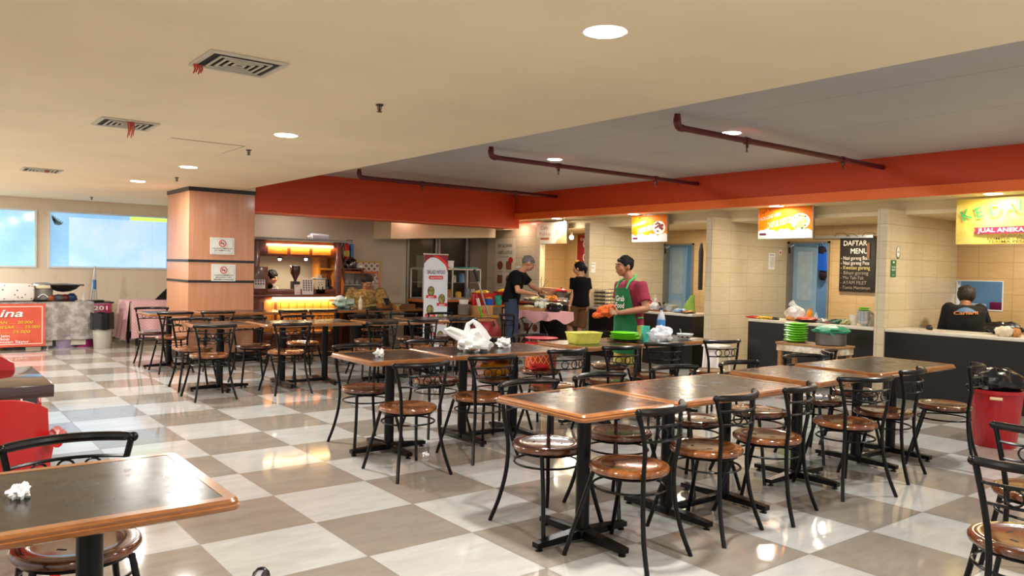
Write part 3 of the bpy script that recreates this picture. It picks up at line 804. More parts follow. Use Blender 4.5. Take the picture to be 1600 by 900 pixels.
M_steel = mat('brushed_steel', '#b4b2ac', .28, .85, var=.12, scale=20)
M_card = mat('brown_cardboard', '#b28553', .8, var=.12)

def panel(name, poly, fr, m, parent, t=.003, off=0.0):
    O, U, W, N = fr
    return MB().prism(poly, O+N*off, U, W, N, t).ob(name, m, parent, smooth=False)
def circ(cx, cy, rx, ry=None, n=20, a0=0, a1=2*PI):
    ry = rx if ry is None else ry
    return [(cx+rx*math.cos(a0+(a1-a0)*k/n), cy+ry*math.sin(a0+(a1-a0)*k/n)) for k in range(n)]
def rect(x0, y0, x1, y1): return [(x0, y0), (x1, y0), (x1, y1), (x0, y1)]
def blobs(mb, cx, cy, r, n, s, fr, off, seed, sq=.6):
    rnd = random.Random(seed); O, U, W, N = fr
    for _ in range(n):
        a, q = rnd.uniform(0, 2*PI), r*math.sqrt(rnd.random())
        mb.prism(circ(cx+q*math.cos(a), cy+q*sq*math.sin(a), s*rnd.uniform(.5, 1.1), s*rnd.uniform(.4, .8), 8), O+N*(off+rnd.uniform(0, .001)), U, W, N, .0015)
    return mb

def signbox(name, p0, w, h, label, tilt=0.0, hang=2.285):
    """hanging light-weight sign board, lower left corner at p0, facing the hall"""
    U = V((0, -1, 0)); W = V((-math.sin(tilt), 0, math.cos(tilt))); N = V((-math.cos(tilt), 0, -math.sin(tilt)))
    s = E(name, p0, 0, label, 'sign', 'menu signs hanging over the stalls'); fr = (V((0, 0, 0)), U, W, N)
    MB().obox(U*w/2+W*h/2-N*.02, U*w/2, W*h/2, N*.02).ob('sign_box', M_steel, s)
    for u in (.08, w-.08):
        a = U*u+W*h-N*.02; MB().cyl(a, V((a.x, a.y, hang-p0[2])), .006, n=8).ob('hanger', M_steel, s)
    return s, fr
def orange_face(name):
    t = NT(name); co = t.coord(); n = t.noise(co, 2.2, 2)
    t.link(t.mix(t.ramp(n, .35, .65, 0, 1), lin('#df600a'), lin('#f0960c')), t.b.inputs['Base Color']); t.b.inputs['Roughness'].default_value = .55; t.b.inputs['Specular IOR Level'].default_value = .2
    return t.m
M_oface = orange_face('orange_yellow_sign_print')
def cloud(w, h0, seed):
    rnd = random.Random(seed); pts = [(0, 0), (w, 0)]; n = 60
    for k in range(n+1):
        x = w*(1-k/n); pts.append((x, h0*(1+.30*abs(math.sin(k*.16+seed))-.2+.18*abs(math.sin(k*.41)))))
    return pts
for (pl, pb, lab, l1, l2, l3, meat, nm) in (((gx(9.26, 987, 380)), (gx(9.26, 1043, 380)), 'orange hanging sign with a plate of dark grilled meat, nearest the apron man', 'Soto Madura', 'SATE RANCHERIA', 'DAPUR EROL', 1, 'menu_sign'),
                                    ((gx(9.26, 1184, 376)), (gx(9.26, 1270, 376)), 'orange hanging sign reading DAPUR LEZAT with a plate of fried rice', "Chef's Nusantara", 'PACKAGING NEWS', 'DAPUR LEZAT', 0, 'menu_sign')):
    w = (pl-pb).length; h = .43; p0 = V((9.26, pl.y, 1.865 if meat == 0 else 1.85))
    s, fr = signbox(nm, p0, w, h, lab, .06 if meat else .03)
    panel('sign_face', rect(.008, .008, w-.008, h-.008), fr, M_oface, s, .002)
    panel('cloud_band', [(x+.008, y+.008) for x, y in cloud(w-.016, h*.24, 3+meat)], fr, M_wprint, s, .0012, .002)
    letters([(l1, h*.15, w*.03, h*.74, w*.42, .006, .3)], 'lettering', s, M_ink, (fr[0], (fr[1]+fr[2]*.25).normalized(), fr[2], fr[3]))
    letters([(l2, h*.15, w*.03, h*.55, w*.40, .02), (l3, h*.26, w*.18, h*.24, w*.44, .03)], 'lettering', s, M_wprint, (fr[0], (fr[1]+fr[2]*.22).normalized(), fr[2], fr[3]))
    panel('plate_print', circ(w*.78, h*.52, w*.17, h*.24, 28), fr, M_wprint, s, .0015, .003)
    if meat: blobs(MB(), w*.78, h*.55, w*.11, 40, .022, fr, .0045, 4, .9).ob('meat_print', mat('dark_red_meat_print', '#7c1f1c', .5, var=.5, scale=40), s)
    else:
        blobs(MB(), w*.78, h*.50, w*.13, 16, .02, fr, .0045, 6, .9).ob('herb_print', mat('herb_green_print', '#2f6b2b', .5), s)
        blobs(MB(), w*.78, h*.53, w*.11, 40, .02, fr, .0058, 5, .9).ob('rice_print', mat('fried_rice_print', '#e5c469', .5, var=.4, scale=40), s)
    panel('badge', rounded(.055, .016, .014), (fr[0]+fr[1]*.08+fr[2]*.065, fr[1], fr[2], fr[3]), mat('maroon_badge', '#5c1f35', .5), s, .001, .0034)
    letters([('Baca. Juta. Rasa', .018, .03, .022, .12, 0)], 'lettering', s, M_ink, (fr[0]+fr[3]*.003, fr[1], fr[2], fr[3]))
pl, pb = gx(9.26, 839, 383), gx(9.26, 886, 383); w = (pl-pb).length; h = .40
s, fr = signbox('menu_sign', V((9.26, pl.y, 1.85)), w, h, 'white hanging cafe sign washed out by the lamp above it', .06)
panel('sign_face', rect(.008, .008, w-.008, h-.008), fr, mat('glossy_white_sign_print', '#e6ddcd', .5, var=.04), s, .002)
panel('corner_patch', [(w*.62, .008), (w-.008, .008), (w-.008, h*.6), (w*.8, h*.5)], fr, mat('salmon_print', '#ee9a6a', .4), s, .001, .002)
panel('plate_print', circ(w*.70, h*.5, w*.15, h*.28, 26), fr, M_wprint, s, .001, .003)
blobs(MB(), w*.70, h*.5, w*.10, 26, .02, fr, .004, 8, 1.2).ob('noodle_print', mat('noodle_print', '#e2b76a', .5, var=.3, scale=40), s)
letters([('Cafe', h*.24, w*.13, h*.66, w*.26, .01), ('Kahlua', h*.24, w*.10, h*.38, w*.36, .01)], 'lettering', s, mat('rust_print', '#b5633c', .5), fr)
panel('badge', rect(w*.12, h*.2, w*.42, h*.3), fr, mat('rust_print', '#b5633c', .5), s, .001, .002)

# yellow banner over the right stall
tl = gx(9.30, 1497, 312); bl = gx(9.30, 1497, 382); hh_ = tl.z-bl.z; wB = 1.75
M_yel = weave('yellow_banner_print', '#d9bd4a', '#e6d474', 3, 'vein', .5)
b = E('stall_banner', (9.30, tl.y, bl.z), 0, 'creased yellow banner reading KEDAI over the rightmost stall', 'banner')
fr = (V((0, 0, 0)), *FX)
def bwav(u, v): return V((-.02-.012*math.sin(u*9+v*3)-.006*math.sin(u*23), -u*wB, v*hh_))
MB().grid(bwav, 60, 10, .003).ob('banner_cloth', M_yel, b)
M_gr = mat('green_banner_print', '#3fa653', .5); M_mag = mat('magenta_banner_print', '#a3284f', .5)
frb = (V((-.050, 0, 0)), *FX)
arcw = MB(); word = 'KEDAI PADIN'
for i, ch in enumerate(word):
    if ch == ' ': continue
    u = .08+i*.135; a = .42-.105*i; O = V((-.050, -u, hh_*.50+.13*math.sin(min(i*.22, PI/2))))
    U = V((0, -math.cos(a), math.sin(a))); W = V((0, math.sin(a), math.cos(a)))
    o = text_mesh(ch, .16, O, U, W, frb[3], M_gr, bold=.015); k = len(arcw.v)
    arcw.add([v.co for v in o.data.vertices], [tuple(p.vertices) for p in o.data.polygons]); bpy.data.objects.remove(o)
me = bpy.data.meshes.new('lettering'); me.from_pydata(arcw.v, [], arcw.f); me.materials.append(M_gr); o = bpy.data.objects.new('lettering', me); COL.objects.link(o); o.parent = b
panel('ribbon_print', [(.19, hh_*.22), (1.7, hh_*.24), (1.7, hh_*.40), (.19, hh_*.36), (.215, hh_*.29)], frb, M_mag, b, .001)
letters([('JUAL ANEKA JAJANAN TRADISIONAL', .062, .24, hh_*.255, 1.3, .02)], 'lettering', b, M_wprint, (V((-.0525, 0, 0)), *FX))
letters([('ANEKA LAUK DAN SAYUR', .034, .46, hh_*.155, .75, .005), ('- LUMPIA - PASTEL - KETAN SERUNDENG', .038, .29, hh_*.085, 1.2, .005), ('TERIMA PESANAN 0895.3808', .038, .34, hh_*.02, .8, .012)], 'lettering', b, mat('brown_print', '#5d4a20', .6), (V((-.0515, 0, 0)), *FX))

# chalkboard menu
tl, br = gx(10.8, 1313, 372), gx(10.8, 1366, 457)
w, h = tl.y-br.y, tl.z-br.z
c = E('chalkboard', (10.8, tl.y, br.z), 0, 'black chalkboard headed DAFTAR MENU hanging on the stall back wall', 'chalkboard')
fr = (V((0, 0, 0)), *FX)
MB().box((0, -w, 0), (.03, 0, h), .004).ob('board', mat('black_board_paint', '#221a15', .7, var=.25, scale=5), c)
M_chalk = mat('white_chalk', '#e9dfd2', .8, var=.1); M_chalk2 = mat('faded_chalk', '#9c8d7c', .8, var=.2)
M_chalky = mat('yellow_chalk', '#dfc981', .8)
letters([('DAFTAR', .10, .05, h-.11, w*.66, .014), ('MENU', .105, w*.30, h-.225, w*.48, .014)], 'chalk_lettering', c, M_chalk, fr)
letters([('- Nasi goreng Bom', .075, .02, h-.315, w*.80, 0), ('- Nasi goreng Pete', .075, .02, h-.385, w*.80, 0)], 'chalk_lettering', c, M_chalk, fr)
letters([('- Kwetiau goreng', .075, .02, h-.452, w*.82, 0)], 'chalk_lettering', c, M_chalky, fr)
letters([('- Bihun goreng', .072, .02, h-.525, w*.78, 0), ('- Mie Tek-Tek', .07, .02, h-.595, w*.66, 0), ('- AYAM FILET', .068, .02, h-.665, w*.74, 0), ('- Tumis Mentimun', .062, .02, h-.735, w*.84, 0)], 'chalk_lettering', c, M_chalk2, fr)
MB().box((-.02, -w*.86, h*.62), (-.006, -w*.78, h*.9)).ob('wooden_slat', wood('plain_brown_wood', '#6d4522', '#8a5a2e'), c)
# rail the board hangs from
rl = E('hanging_rail', (10.45, 6.3, 1.985), 0, 'grey metal rail with wire hooks above the chalkboard', 'rail')
a, b_ = gx(10.78, 1272, 371), gx(10.78, 1368, 371)
rl.location = (10.78, a.y, a.z)
MB().box((-.012, b_.y-a.y+.03, -.02), (.012, 0, .02)).ob('rail_bar', M_alu, rl)
m = MB(); L = a.y-b_.y
for q, s_ in ((.35, 1), (.55, .7), (.8, 1)): m.tube([(-.02, -L*q, .0), (-.03, -L*q-.05, .05*s_), (-.03, -L*q-.16*s_, .055*s_), (-.02, -L*q-.24*s_, 0)], .003, 5)
m.ob('wire', M_blackmetal, rl)

# papers and small notices on the tiled walls
def notice(p, w, h, U, N, label, m, lines, grp=None, cat='notice', col=None):
    """p = lower left corner on the wall"""
    o = E('wall_notice', p, 0, label, cat, grp); fr = (V((0, 0, 0)), V(U), Z1, V(N))
    panel('sheet', rect(0, 0, w, h), fr, m, o, .003)
    if lines: letters(lines, 'lettering', o, col or M_ink, (V(N)*.002, V(U), Z1, V(N)))
    return o, fr
SY = ((1, 0, 0), (0, -1, 0))     # sheets on partition sides, seen from the right side of each stall
p = gy(9.47, 923, 426); notice((p.x, 9.467, p.z), .10, .17, *SY, 'white price notice pinned to the partition left of the apron man', M_paper, [('ROKOK', .03, .01, .13, .08, .01), ('Rp 50', .045, .01, .07, .06, 0), ('A', .03, .07, .03, .02, .01)])
p = gy(6.98, 1200, 421); notice((p.x, 6.977, p.z), .16, .25, *SY, 'white printed notice on the partition under the DAPUR LEZAT sign', M_paper, [('PERATURAN', .03, .02, .21, .12, .01)]+[('mohon dijaga kebersihan', .014, .02, .18-.02*k, .12, 0) for k in range(8)])
p = gy(6.98, 1217, 398); o, fr = notice((p.x, 6.977, p.z), .06, .07, *SY, 'small white sticker with a red mark high on the partition under the DAPUR LEZAT sign', M_paper, None)
panel('red_mark', circ(.03, .035, .022, .022), fr, M_red, o, .001, .003)
M_greenc = mat('green_card_print', '#1c6b3c', .45, var=.05)
p = gy(4.51, 1391, 433); o, fr = notice((p.x, 4.507, p.z), .12, .20, *SY, 'dark green hang-tag card on the right stall partition', M_greenc, [('PROMO', .024, .015, .11, .09, .01), ('SEHAT', .03, .015, .075, .09, .015), ('HEMAT', .016, .03, .02, .06, 0)], col=M_wprint)
panel('tag_hole', circ(.06, .175, .02, .012), fr, M_wprint, o, .001, .003)
p = gy(4.51, 1403, 395); o = E('wall_sticker', (p.x, 4.507, p.z), 0, 'round white sticker with a dark green rim above the hang-tag card', 'sticker'); fr = (V((0, 0, 0)), *FY)
panel('rim', circ(0, 0, .045, .075, 28), fr, M_greenc, o, .002); panel('disc', circ(-.004, .008, .036, .062, 28), fr, M_paper, o, .001, .002)
letters([('GO', .03, -.028, .0, .045, .01)], 'lettering', o, M_ink, (V((0, -.0035, 0)), *FY))
# no smoking signs on the pillar
for px, py, lab, l in ((328, 399, 'upper white no-smoking sign on the peach pillar', ['DILARANG MEROKOK', 'DI TEMPAT INI']), (330, 441, 'lower white sign with a red barred circle on the peach pillar', ['DILARANG MEMBAWA', 'MAKANAN DAN', 'MINUMAN DARI LUAR'])):
    p = gy(11.27, px, py-2); w, h = .335, .235
    o = E('pillar_sign', (p.x, 11.268, p.z), 0, lab, 'sign', 'signs on the pillar'); fr = (V((0, 0, 0)), *FY)
    panel('plate', rect(0, 0, w, h), fr, mat('satin_white_sign', '#dcdad2', .35), o, .006)
    panel('border', rect(.02, .018, w-.02, h-.018), fr, mat('grey_print', '#a4aeab', .5), o, .001, .006); panel('field', rect(.024, .022, w-.024, h-.022), fr, mat('satin_white_sign', '#dcdad2', .35), o, .001, .0068)
    cy_ = h*.66; g = MB()
    O = V((0, -.0085, 0))
    g.tube([V((w/2+.045*math.cos(a), -.009, cy_+.045*math.sin(a))) for a in [2*PI*k/24 for k in range(24)]], .006, 6, closed=True)
    g.tube([(w/2-.03, -.009, cy_+.03), (w/2+.03, -.009, cy_-.03)], .005, 6); g.ob('prohibition_ring', M_red, o)
    MB().box((w/2-.03, -.0095, cy_-.006), (w/2+.024, -.008, cy_+.006)).ob('cigarette_mark', M_ink, o)
    letters([(t_, .026 if len(l) == 2 else .024, w*(.1+.07*(len(t_) < 14)), h*.32-.03*k, w*(.8-.14*(len(t_) < 14)), .008) for k, t_ in enumerate(l)], 'lettering', o, M_ink, (O, *FY))

# ------------------------------------------------------------- stall counters
M_ctop = mat('cream_counter_edge', '#cfc6b2', .3, var=.08); M_cface = mat('black_counter_laminate', '#14110f', .3, var=.25, scale=2)
def counter(x0, y0, y1, label, d=.6, z=.79):
    c = E('stall_counter', (x0, (y0+y1)/2, 0), 0, label, 'counter', 'black-fronted stall counters'); h = (y1-y0)/2
    MB().box((.02, -h, 0), (d, h, z-.035)).ob('counter_body', M_cface, c)
    MB().box((0, -h, z-.035), (d, h, z), .005).ob('worktop', M_ctop, c); return c
ya = gx(9.0, 1168, 495).y; yb = 7.30
counter(9.0, 2.19, 4.505, 'long black stall counter at the right with the dark-clad seated person behind it')
counter(9.0, 4.635, ya, 'black stall counter behind the stack of lime plates and the chalkboard')
counter(9.0, yb, 9.465, 'black stall counter behind the man in the green apron')
CT = .79
# ------------------------------------------------------------- makers for small wares
def lathe_thing(name, loc, prof, m, label, cat, grp=None, n=22, parts=()):
    if not parts:
        o = MB().lathe(prof, n=n).ob(name, m); o.location = loc; return tag(o, label, cat, grp)
    o = E(name, loc, 0, label, cat, grp); MB().lathe(prof, n=n).ob('body', m, o)
    for pn, pp, pm in parts: MB().lathe(pp, n=n).ob(pn, pm, o)
    return o
def plate_prof(r, h=.022, t=.004): return [(.001, 0), (r*.55, 0), (r*.62, .004), (r*.95, h*.8), (r, h), (r, h+t), (r*.93, h*.8+t), (r*.6, .004+t), (.001, t+.002)]
def bowl_prof(r, h, t=.005): return [(.001, 0), (r*.45, 0), (r*.5, .006), (r*.85, h*.55), (r, h), (r-t, h), (r*.8, h*.55), (r*.42, t+.006), (.001, t+.004)]
def tub_prof(r, h, k=.82): return [(.001, 0), (r*k, 0), (r*.97, h*.93), (r*1.04, h*.95), (r*1.05, h), (r*.98, h), (r*.95, h*.9), (r*(k-.04), .008), (.001, .008)]
def bottle(loc, h, r, m, capm, label, band=None, name='bottle', grp=None):
    o = E(name, loc, 0, label, 'bottle', grp)
    MB().lathe([(.001, 0), (r*.92, 0), (r, h*.03), (r, h*.34), (r*.9, h*.37), (r, h*.4), (r, h*.62), (r*.8, h*.74), (r*.36, h*.87), (r*.34, h*.93), (.001, h*.93)], n=18).ob('body', m, o)
    MB().lathe([(.001, h*.93), (r*.42, h*.93), (r*.42, h), (.001, h)], n=14).ob('cap', capm, o)
    if band: MB().lathe([(r*.98, h*.38), (r*1.02, h*.385), (r*1.02, h*.60), (r*.98, h*.605)], n=18).ob('bottle_label', band, o)
    return o
def lump(name, loc, r, m, label, cat, seed=1, sq=(1, 1, .7), amp=.2, grp=None, parent=None, sm=True):
    o = crumple(MB(), (0, 0, r*sq[2]*.86), r, seed, 20, 12, sq, amp).ob(name, m, parent, ang=25 if amp > .25 else 60)
    o.location = loc
    return tag(o, label, cat, grp) if label else o

# wares on the dining tables
TZ = TH
def on(px, py, z=TH): return gz(px, py, z)
# knotted shopping bag
p = on(742, 549); bg_ = E('plastic_bag', (p.x, p.y, TZ), math.radians(-38), 'knotted white plastic carrier bag on the middle-row long table', 'plastic bag')
crumple(MB(), (.0, 0, .058), .13, 5, 26, 14, (1.05, .8, .52), .16).ob('bag_body', M_bagw, bg_, ang=30)
def handle(pts, w): 
    m = MB(); pts = [V(q) for q in pts]
    return m.tube(pts, w, 8)
handle([(-.05, 0, .09), (-.13, 0, .10), (-.215, .0, .145), (-.235, 0, .165), (-.20, 0, .175), (-.14, 0, .15), (-.07, 0, .12)], [.035, .026, .02, .016, .02, .028, .035]).ob('bag_handle', M_bagw, bg_)
handle([(-.04, 0, .10), (-.065, .01, .16), (-.06, .01, .215), (-.02, .01, .24), (.02, 0, .21), (.06, 0, .15), (.08, 0, .09)], [.045, .03, .018, .016, .025, .035, .05]).ob('bag_handle', M_bagw, bg_)
handle([(-.05, 0, .07), (0, 0, .15), (.03, 0, .16), (.09, 0, .08)], [.05, .045, .045, .05]).ob('bag_neck', M_bagw, bg_)
crumple(MB(), (-.01, -.06, .03), .06, 9, 14, 8, (1, .6, .4), .2).ob('food_inside', mat('snack_brown', '#a67f63', .7, var=.4, scale=60), bg_)
M_tissue = mat('white_tissue', '#eceae8', .85, var=.04)
p = on(787, 543); lump('tissue_ball', (p.x, p.y, TZ), .058, M_tissue, 'crumpled white tissue ball right of the knotted bag', 'tissue', 3, (1, 1, .75), .3)
p = on(593, 557); lump('tissue_ball', (p.x, p.y, TZ), .032, M_tissue, 'small torn tissue on the square table heading the middle row', 'tissue', 4, (1, .8, .8), .45)
p = on(31, 778); lump('tissue_ball', (p.x, p.y, TZ), .026, M_tissue, 'crumpled white tissue ball on the near left corner table', 'tissue', 6, (1, .9, .75), .3)
p = gz(665, 713); lump('tissue_scrap', (p.x, p.y, 0), .022, M_tissue, 'small tissue scrap on the floor tiles behind the golden-seated chair', 'tissue', 8, (1, 1, .7), .4)
# yellow container
p = on(912, 536); yc = E('food_container', (p.x, p.y, TZ), math.radians(-12), 'translucent yellow food container on the middle-row table', 'container')
secs = [[V((x, y, z)) for x, y in rounded(.15*k, .10*k, .035)] for k, z in ((.82, 0), (.9, .02), (1, .09), (1.04, .095), (1.04, .10), (.98, .10), (.95, .09), (.8, .012))]
mb = MB(); n = len(secs[0]); mb.add([q for s_ in secs for q in s_], [tuple(range(n-1, -1, -1))]+[(k*n+i, k*n+(i+1) % n, (k+1)*n+(i+1) % n, (k+1)*n+i) for k in range(len(secs)-1) for i in range(n)]+[tuple((len(secs)-1)*n+i for i in range(n))])
mb.ob('tub', mat('translucent_yellow_plastic', '#e3dc62', .35, var=.12, scale=25), yc)
mb = MB(); random.seed(4)
for k in range(46): mb.ell((random.uniform(-.11, .11), random.uniform(-.07, .07), .045+random.uniform(0, .03)), (.014, .01, .009), 7, 5)
mb.ob('chilli_filling', mat('green_chilli', '#6d8a1e', .5, var=.4, scale=50), yc)
# lime plates stack on table
p = on(976, 533)
lp0 = None
def lime_plate(loc, r, label, grp, rz=0, sq=1):
    global lp0
    if lp0 is None: lp0 = MB().lathe(plate_prof(1, .17, .03), n=36).ob('lime_plate', M_lime); o = lp0
    else: o = lp0.copy(); COL.objects.link(o)
    o.location = loc; o.scale = (r, r*sq, r); o.rotation_euler.z = rz; return tag(o, label, 'plate', grp)
lathe_thing('serving_tray', (p.x, p.y, TZ), plate_prof(.17, .012), mat('brown_tray_plastic', '#2c1c14', .4), 'dark round tray under the lime plates on the middle row', 'tray', n=34)
for k in range(4): lime_plate((p.x+.008*(-1)**k, p.y, TZ+.007+.017*k), .145-.004*k, ('lowest', 'second lowest', 'second highest', 'topmost')[k]+' lime green plate of the stack on the brown tray', 'lime plates on the middle-row table')
M_turq = clear('turquoise_plastic', '#5fd0bd', .8, .25)
p = on(1008, 534); lathe_thing('tumbler', (p.x, p.y, TZ), [(.001, 0), (.034, 0), (.042, .145), (.044, .15), (.040, .15), (.032, .008), (.001, .008)], M_turq, 'turquoise plastic tumbler beside the clear bag', 'cup')
p = on(1029, 534); 
cb = E('plastic_bag', (p.x+.03, p.y, TZ), 0, 'crumpled clear plastic bag below the water bottle', 'plastic bag')
crumple(MB(), (0, 0, .07), .12, 14, 26, 16, (1, .8, .62), .24).ob('bag_body', clear('crinkled_clear_bag', '#eef0f4', .62, .15), cb, ang=20)
handle([(-.07, 0, .05), (-.15, 0, .075), (-.19, 0, .09)], [.04, .02, .008]).ob('bag_tail', M_clear, cb)
p = on(1038, 528)
bottle((p.x+.06, p.y+.10, TZ), .30, .042, clear('clear_bottle_plastic', '#e8f1f5', .42, .06), mat('navy_cap', '#1b2d66', .4), 'clear water bottle with a blue label on the bowl table', mat('blue_bottle_label', '#3f86c8', .4, var=.3, scale=60), 'water_bottle')
p = on(1070, 530); bw = E('soup_bowl', (p.x, p.y, TZ), 0, 'white rooster-pattern bowl with a spoon on the middle-row long table', 'bowl')
MB().lathe(bowl_prof(.085, .055), n=30).ob('bowl_body', mat('white_ceramic', '#dfe2de', .2, var=.04), bw)
mb = MB()
for a in range(0, 360, 40):
    a = math.radians(a); d = V((math.cos(a), math.sin(a), 0)); q = d*.068+V((0, 0, .028)); t = V((-d.y, d.x, 0)); nn = (d+V((0, 0, -.6))).normalized(); up = nn.cross(t)
    mb.prism(circ(0, 0, .014, .01, 9), q+nn*.002, t, up, nn, .0015)
mb.ob('painted_pattern', mat('red_green_glaze', '#6b2420', .3, var=.6, scale=70), bw)
MB().tube([(.0, .02, .02), (-.02, .03, .06), (-.035, .035, .10)], [.008, .004, .006], 7).ob('spoon', M_steel, bw)
p = on(846, 531); lathe_thing('round_tray', (p.x+.05, p.y+.06, TZ), plate_prof(.16, .012), mat('red_tray_plastic', '#c3242c', .3), 'round red tray at the left corner of the yellow container table', 'tray', n=34)

# things lying on chairs
M_argyle = weave('red_argyle_print', '#a81c1c', '#d9a441', 9, 'argyle', .4, .06)
a = E('argyle_tin', (4.80, 5.68, .455), 0, 'red argyle-patterned tin with a cloth, on the chair seat', 'tin')
MB().lathe([(.001, 0), (.14, 0), (.15, .01), (.15, .21), (.001, .21)], n=32).ob('tin_body', M_argyle, a)
MB().lathe([(.001, .21), (.155, .21), (.155, .235), (.14, .24), (.001, .24)], n=32).ob('lid', mat('red_tray_plastic', '#c3242c', .3), a)
crumple(MB(), (-.09, -.10, .025), .1, 3, 16, 8, (1.2, .6, .35), .2).ob('red_cloth', mat('red_cloth', '#c01f22', .8, var=.15), a)
s = E('snack_bag', (4.10, 5.40, .455), 0, 'orange and red snack bag heaped on a middle-row chair', 'bag')
crumple(MB(), (0, 0, .07), .15, 21, 24, 12, (1.1, .8, .52), .14).ob('bag_body', mat('orange_snack_film', '#e8931c', .35, var=.5, scale=9), s, ang=30)
crumple(MB(), (-.03, .02, .15), .09, 22, 18, 9, (1.4, .8, .4), .2).ob('red_wrapper', mat('red_snack_film', '#b5242c', .35, var=.4, scale=12), s)
crumple(MB(), (-.12, .04, .16), .06, 23, 14, 8, (1, .8, .8), .2).ob('grey_wrapper', mat('grey_snack_film', '#8f9498', .35, var=.3, scale=12), s)
crumple(MB(), (.10, .03, .17), .055, 24, 14, 8, (1, .8, .9), .2).ob('blue_wrapper', mat('blue_snack_film', '#2b68a8', .35, var=.3, scale=12), s)
# white cloth hung over chair near the partition
cl = MB().grid(lambda u, v: (0.03*math.sin(u*9)*(1-v), -.11+.22*u*(1.35-v*.6), -.42*(1-v)-.04*math.sin(u*5)*(1-v)), 16, 10, .004).ob('hanging_cloth', mat('white_pink_cloth', '#d9cfcb', .85, var=.1))
cl.location = (8.6, 6.62, .44); tag(cl, 'white and pink cloth draped on the stool beside the tiled partition', 'cloth')
sto = E('plastic_stool', (8.66, 6.6, 0), 0, 'small pale stool under the white and pink cloth', 'stool')
MB().box((-.14, -.14, .40), (.14, .14, .43), .01).ob('seat', M_white, sto)
for sx in (-.11, .11):
    for sy in (-.11, .11): MB().cyl((sx*1.15, sy*1.15, 0), (sx, sy, .40), .014).ob('leg', M_white, sto)

# red bin with black liner
pb_ = gz(1550, 697); rb = E('waste_bin', (pb_.x+.05, pb_.y, 0), 0, 'tall ribbed red plastic waste bin with a black liner, right of the tables', 'bin')
pr = []; H = .475
secs = []
for z, r in ((0, .15), (.01, .155), (.40, .19), (.44, .195), (.445, .207), (H, .21), (H, .20), (.43, .188), (.02, .145)):
    ring = []
    for i in range(72):
        a = 2*PI*i/72; k = 1+(.012*math.cos(a*22) if .005 < z < .43 else 0); ring.append(V((r*k*math.cos(a), r*k*math.sin(a), z)))
    secs.append(ring)
m = MB(); m.add([q for s_ in secs for q in s_], [(k*72+i, k*72+(i+1) % 72, (k+1)*72+(i+1) % 72, (k+1)*72+i) for k in range(len(secs)-1) for i in range(72)]+[tuple(range(71, -1, -1)), tuple((len(secs)-1)*72+i for i in range(72))])
m.ob('bin_body', mat('red_bin_plastic', '#a3131d', .35, var=.08, scale=3), rb, ang=50)
d = (CO-V((pb_.x, pb_.y, CH))).normalized(); p_ = V((-d.y, d.x, 0))
MB().obox(d*.204+V((0, 0, .415)), p_*.045, d*.006, V((0, 0, .012)), .004).ob('bin_handle', mat('beige_plastic_label', '#cdb48a', .5), rb)
crumple(MB(), (0, .0, .53), .185, 31, 30, 14, (1, 1, .62), .13).ob('bin_liner', M_blackbag, rb, ang=25)
crumple(MB(), (-.10, .13, .50), .08, 33, 18, 10, (1.1, .8, .8), .25).ob('liner_knot', M_blackbag, rb, ang=25)

# white side table with lime plates and a pot
st = E('side_table', (8.33, 4.98, 0), 0, 'weathered white-painted wooden side table before the chalkboard stall', 'table')
M_rawwood = wood('bare_worn_wood', '#7b5534', '#a57a4c', .6, (2, 10, 10), 4, 0); M_chip = weave('chipped_white_paint', '#a28a68', '#d6cfc0', 6, 'vein', .6)
MB().box((-.19, -.39, .575), (.19, .39, .60), .004).ob('tabletop', M_rawwood, st)
m = MB(); m.box((-.18, -.375, .50), (-.16, .375, .575)).box((.16, -.375, .50), (.18, .375, .575)).box((-.16, -.375, .50), (.16, -.355, .575)).box((-.16, .355, .50), (.16, .375, .575)); m.ob('apron_frame', M_chip, st)
for sx in (-.15, .15):
    for sy in (-.34, .34): MB().box((sx-.022, sy-.022, 0), (sx+.022, sy+.022, .50)).ob('leg', M_rawwood, st)
for k in range(8): lime_plate((8.30, 5.20+.004*(-1)**k, .602+.028*k), .135, ['lime green plate at the very bottom of the tall stack', 'lime green plate second from the bottom of the tall stack', 'lime green plate third from the bottom of the tall stack', 'lime green plate fourth from the bottom of the tall stack', 'lime green plate fifth from the bottom of the tall stack', 'lime green plate sixth from the bottom of the tall stack', 'lime green plate second from the top of the tall stack', 'lime green plate on top of the tall stack'][k]+' on the side table', 'lime plates on the side table')
pt = E('cooking_pot', (8.33, 4.78, .602), 0, 'grey metal pot covered with a green cloth bag on the side table', 'pot')
MB().lathe([(.001, 0), (.155, 0), (.165, .01), (.165, .135), (.17, .14), (.16, .145), (.001, .14)], n=30).ob('pot_body', mat('dull_grey_metal', '#6b6660', .4, .6, var=.15), pt)
crumple(MB(), (0, 0, .165), .19, 41, 26, 10, (1, 1, .3), .14).ob('green_cover', mat('sea_green_film', '#2d8a68', .4, var=.35, scale=18, bump=.4), pt, ang=30)
# ------------------------------------------------------------- wares on the stall counters
def heap(name, p, r, m, label, cat, seed, sq=(1, 1, .4), amp=.2, grp=None): return lump(name, tuple(p), r, m, label, cat, seed, sq, amp, grp)
G2, G3 = 'wares on the counter behind the apron man', 'wares on the counter by the chalkboard'
def c2(px, d=.25): q = gx(9.0+d, px, 478); return V((9.0+d, q.y, CT))
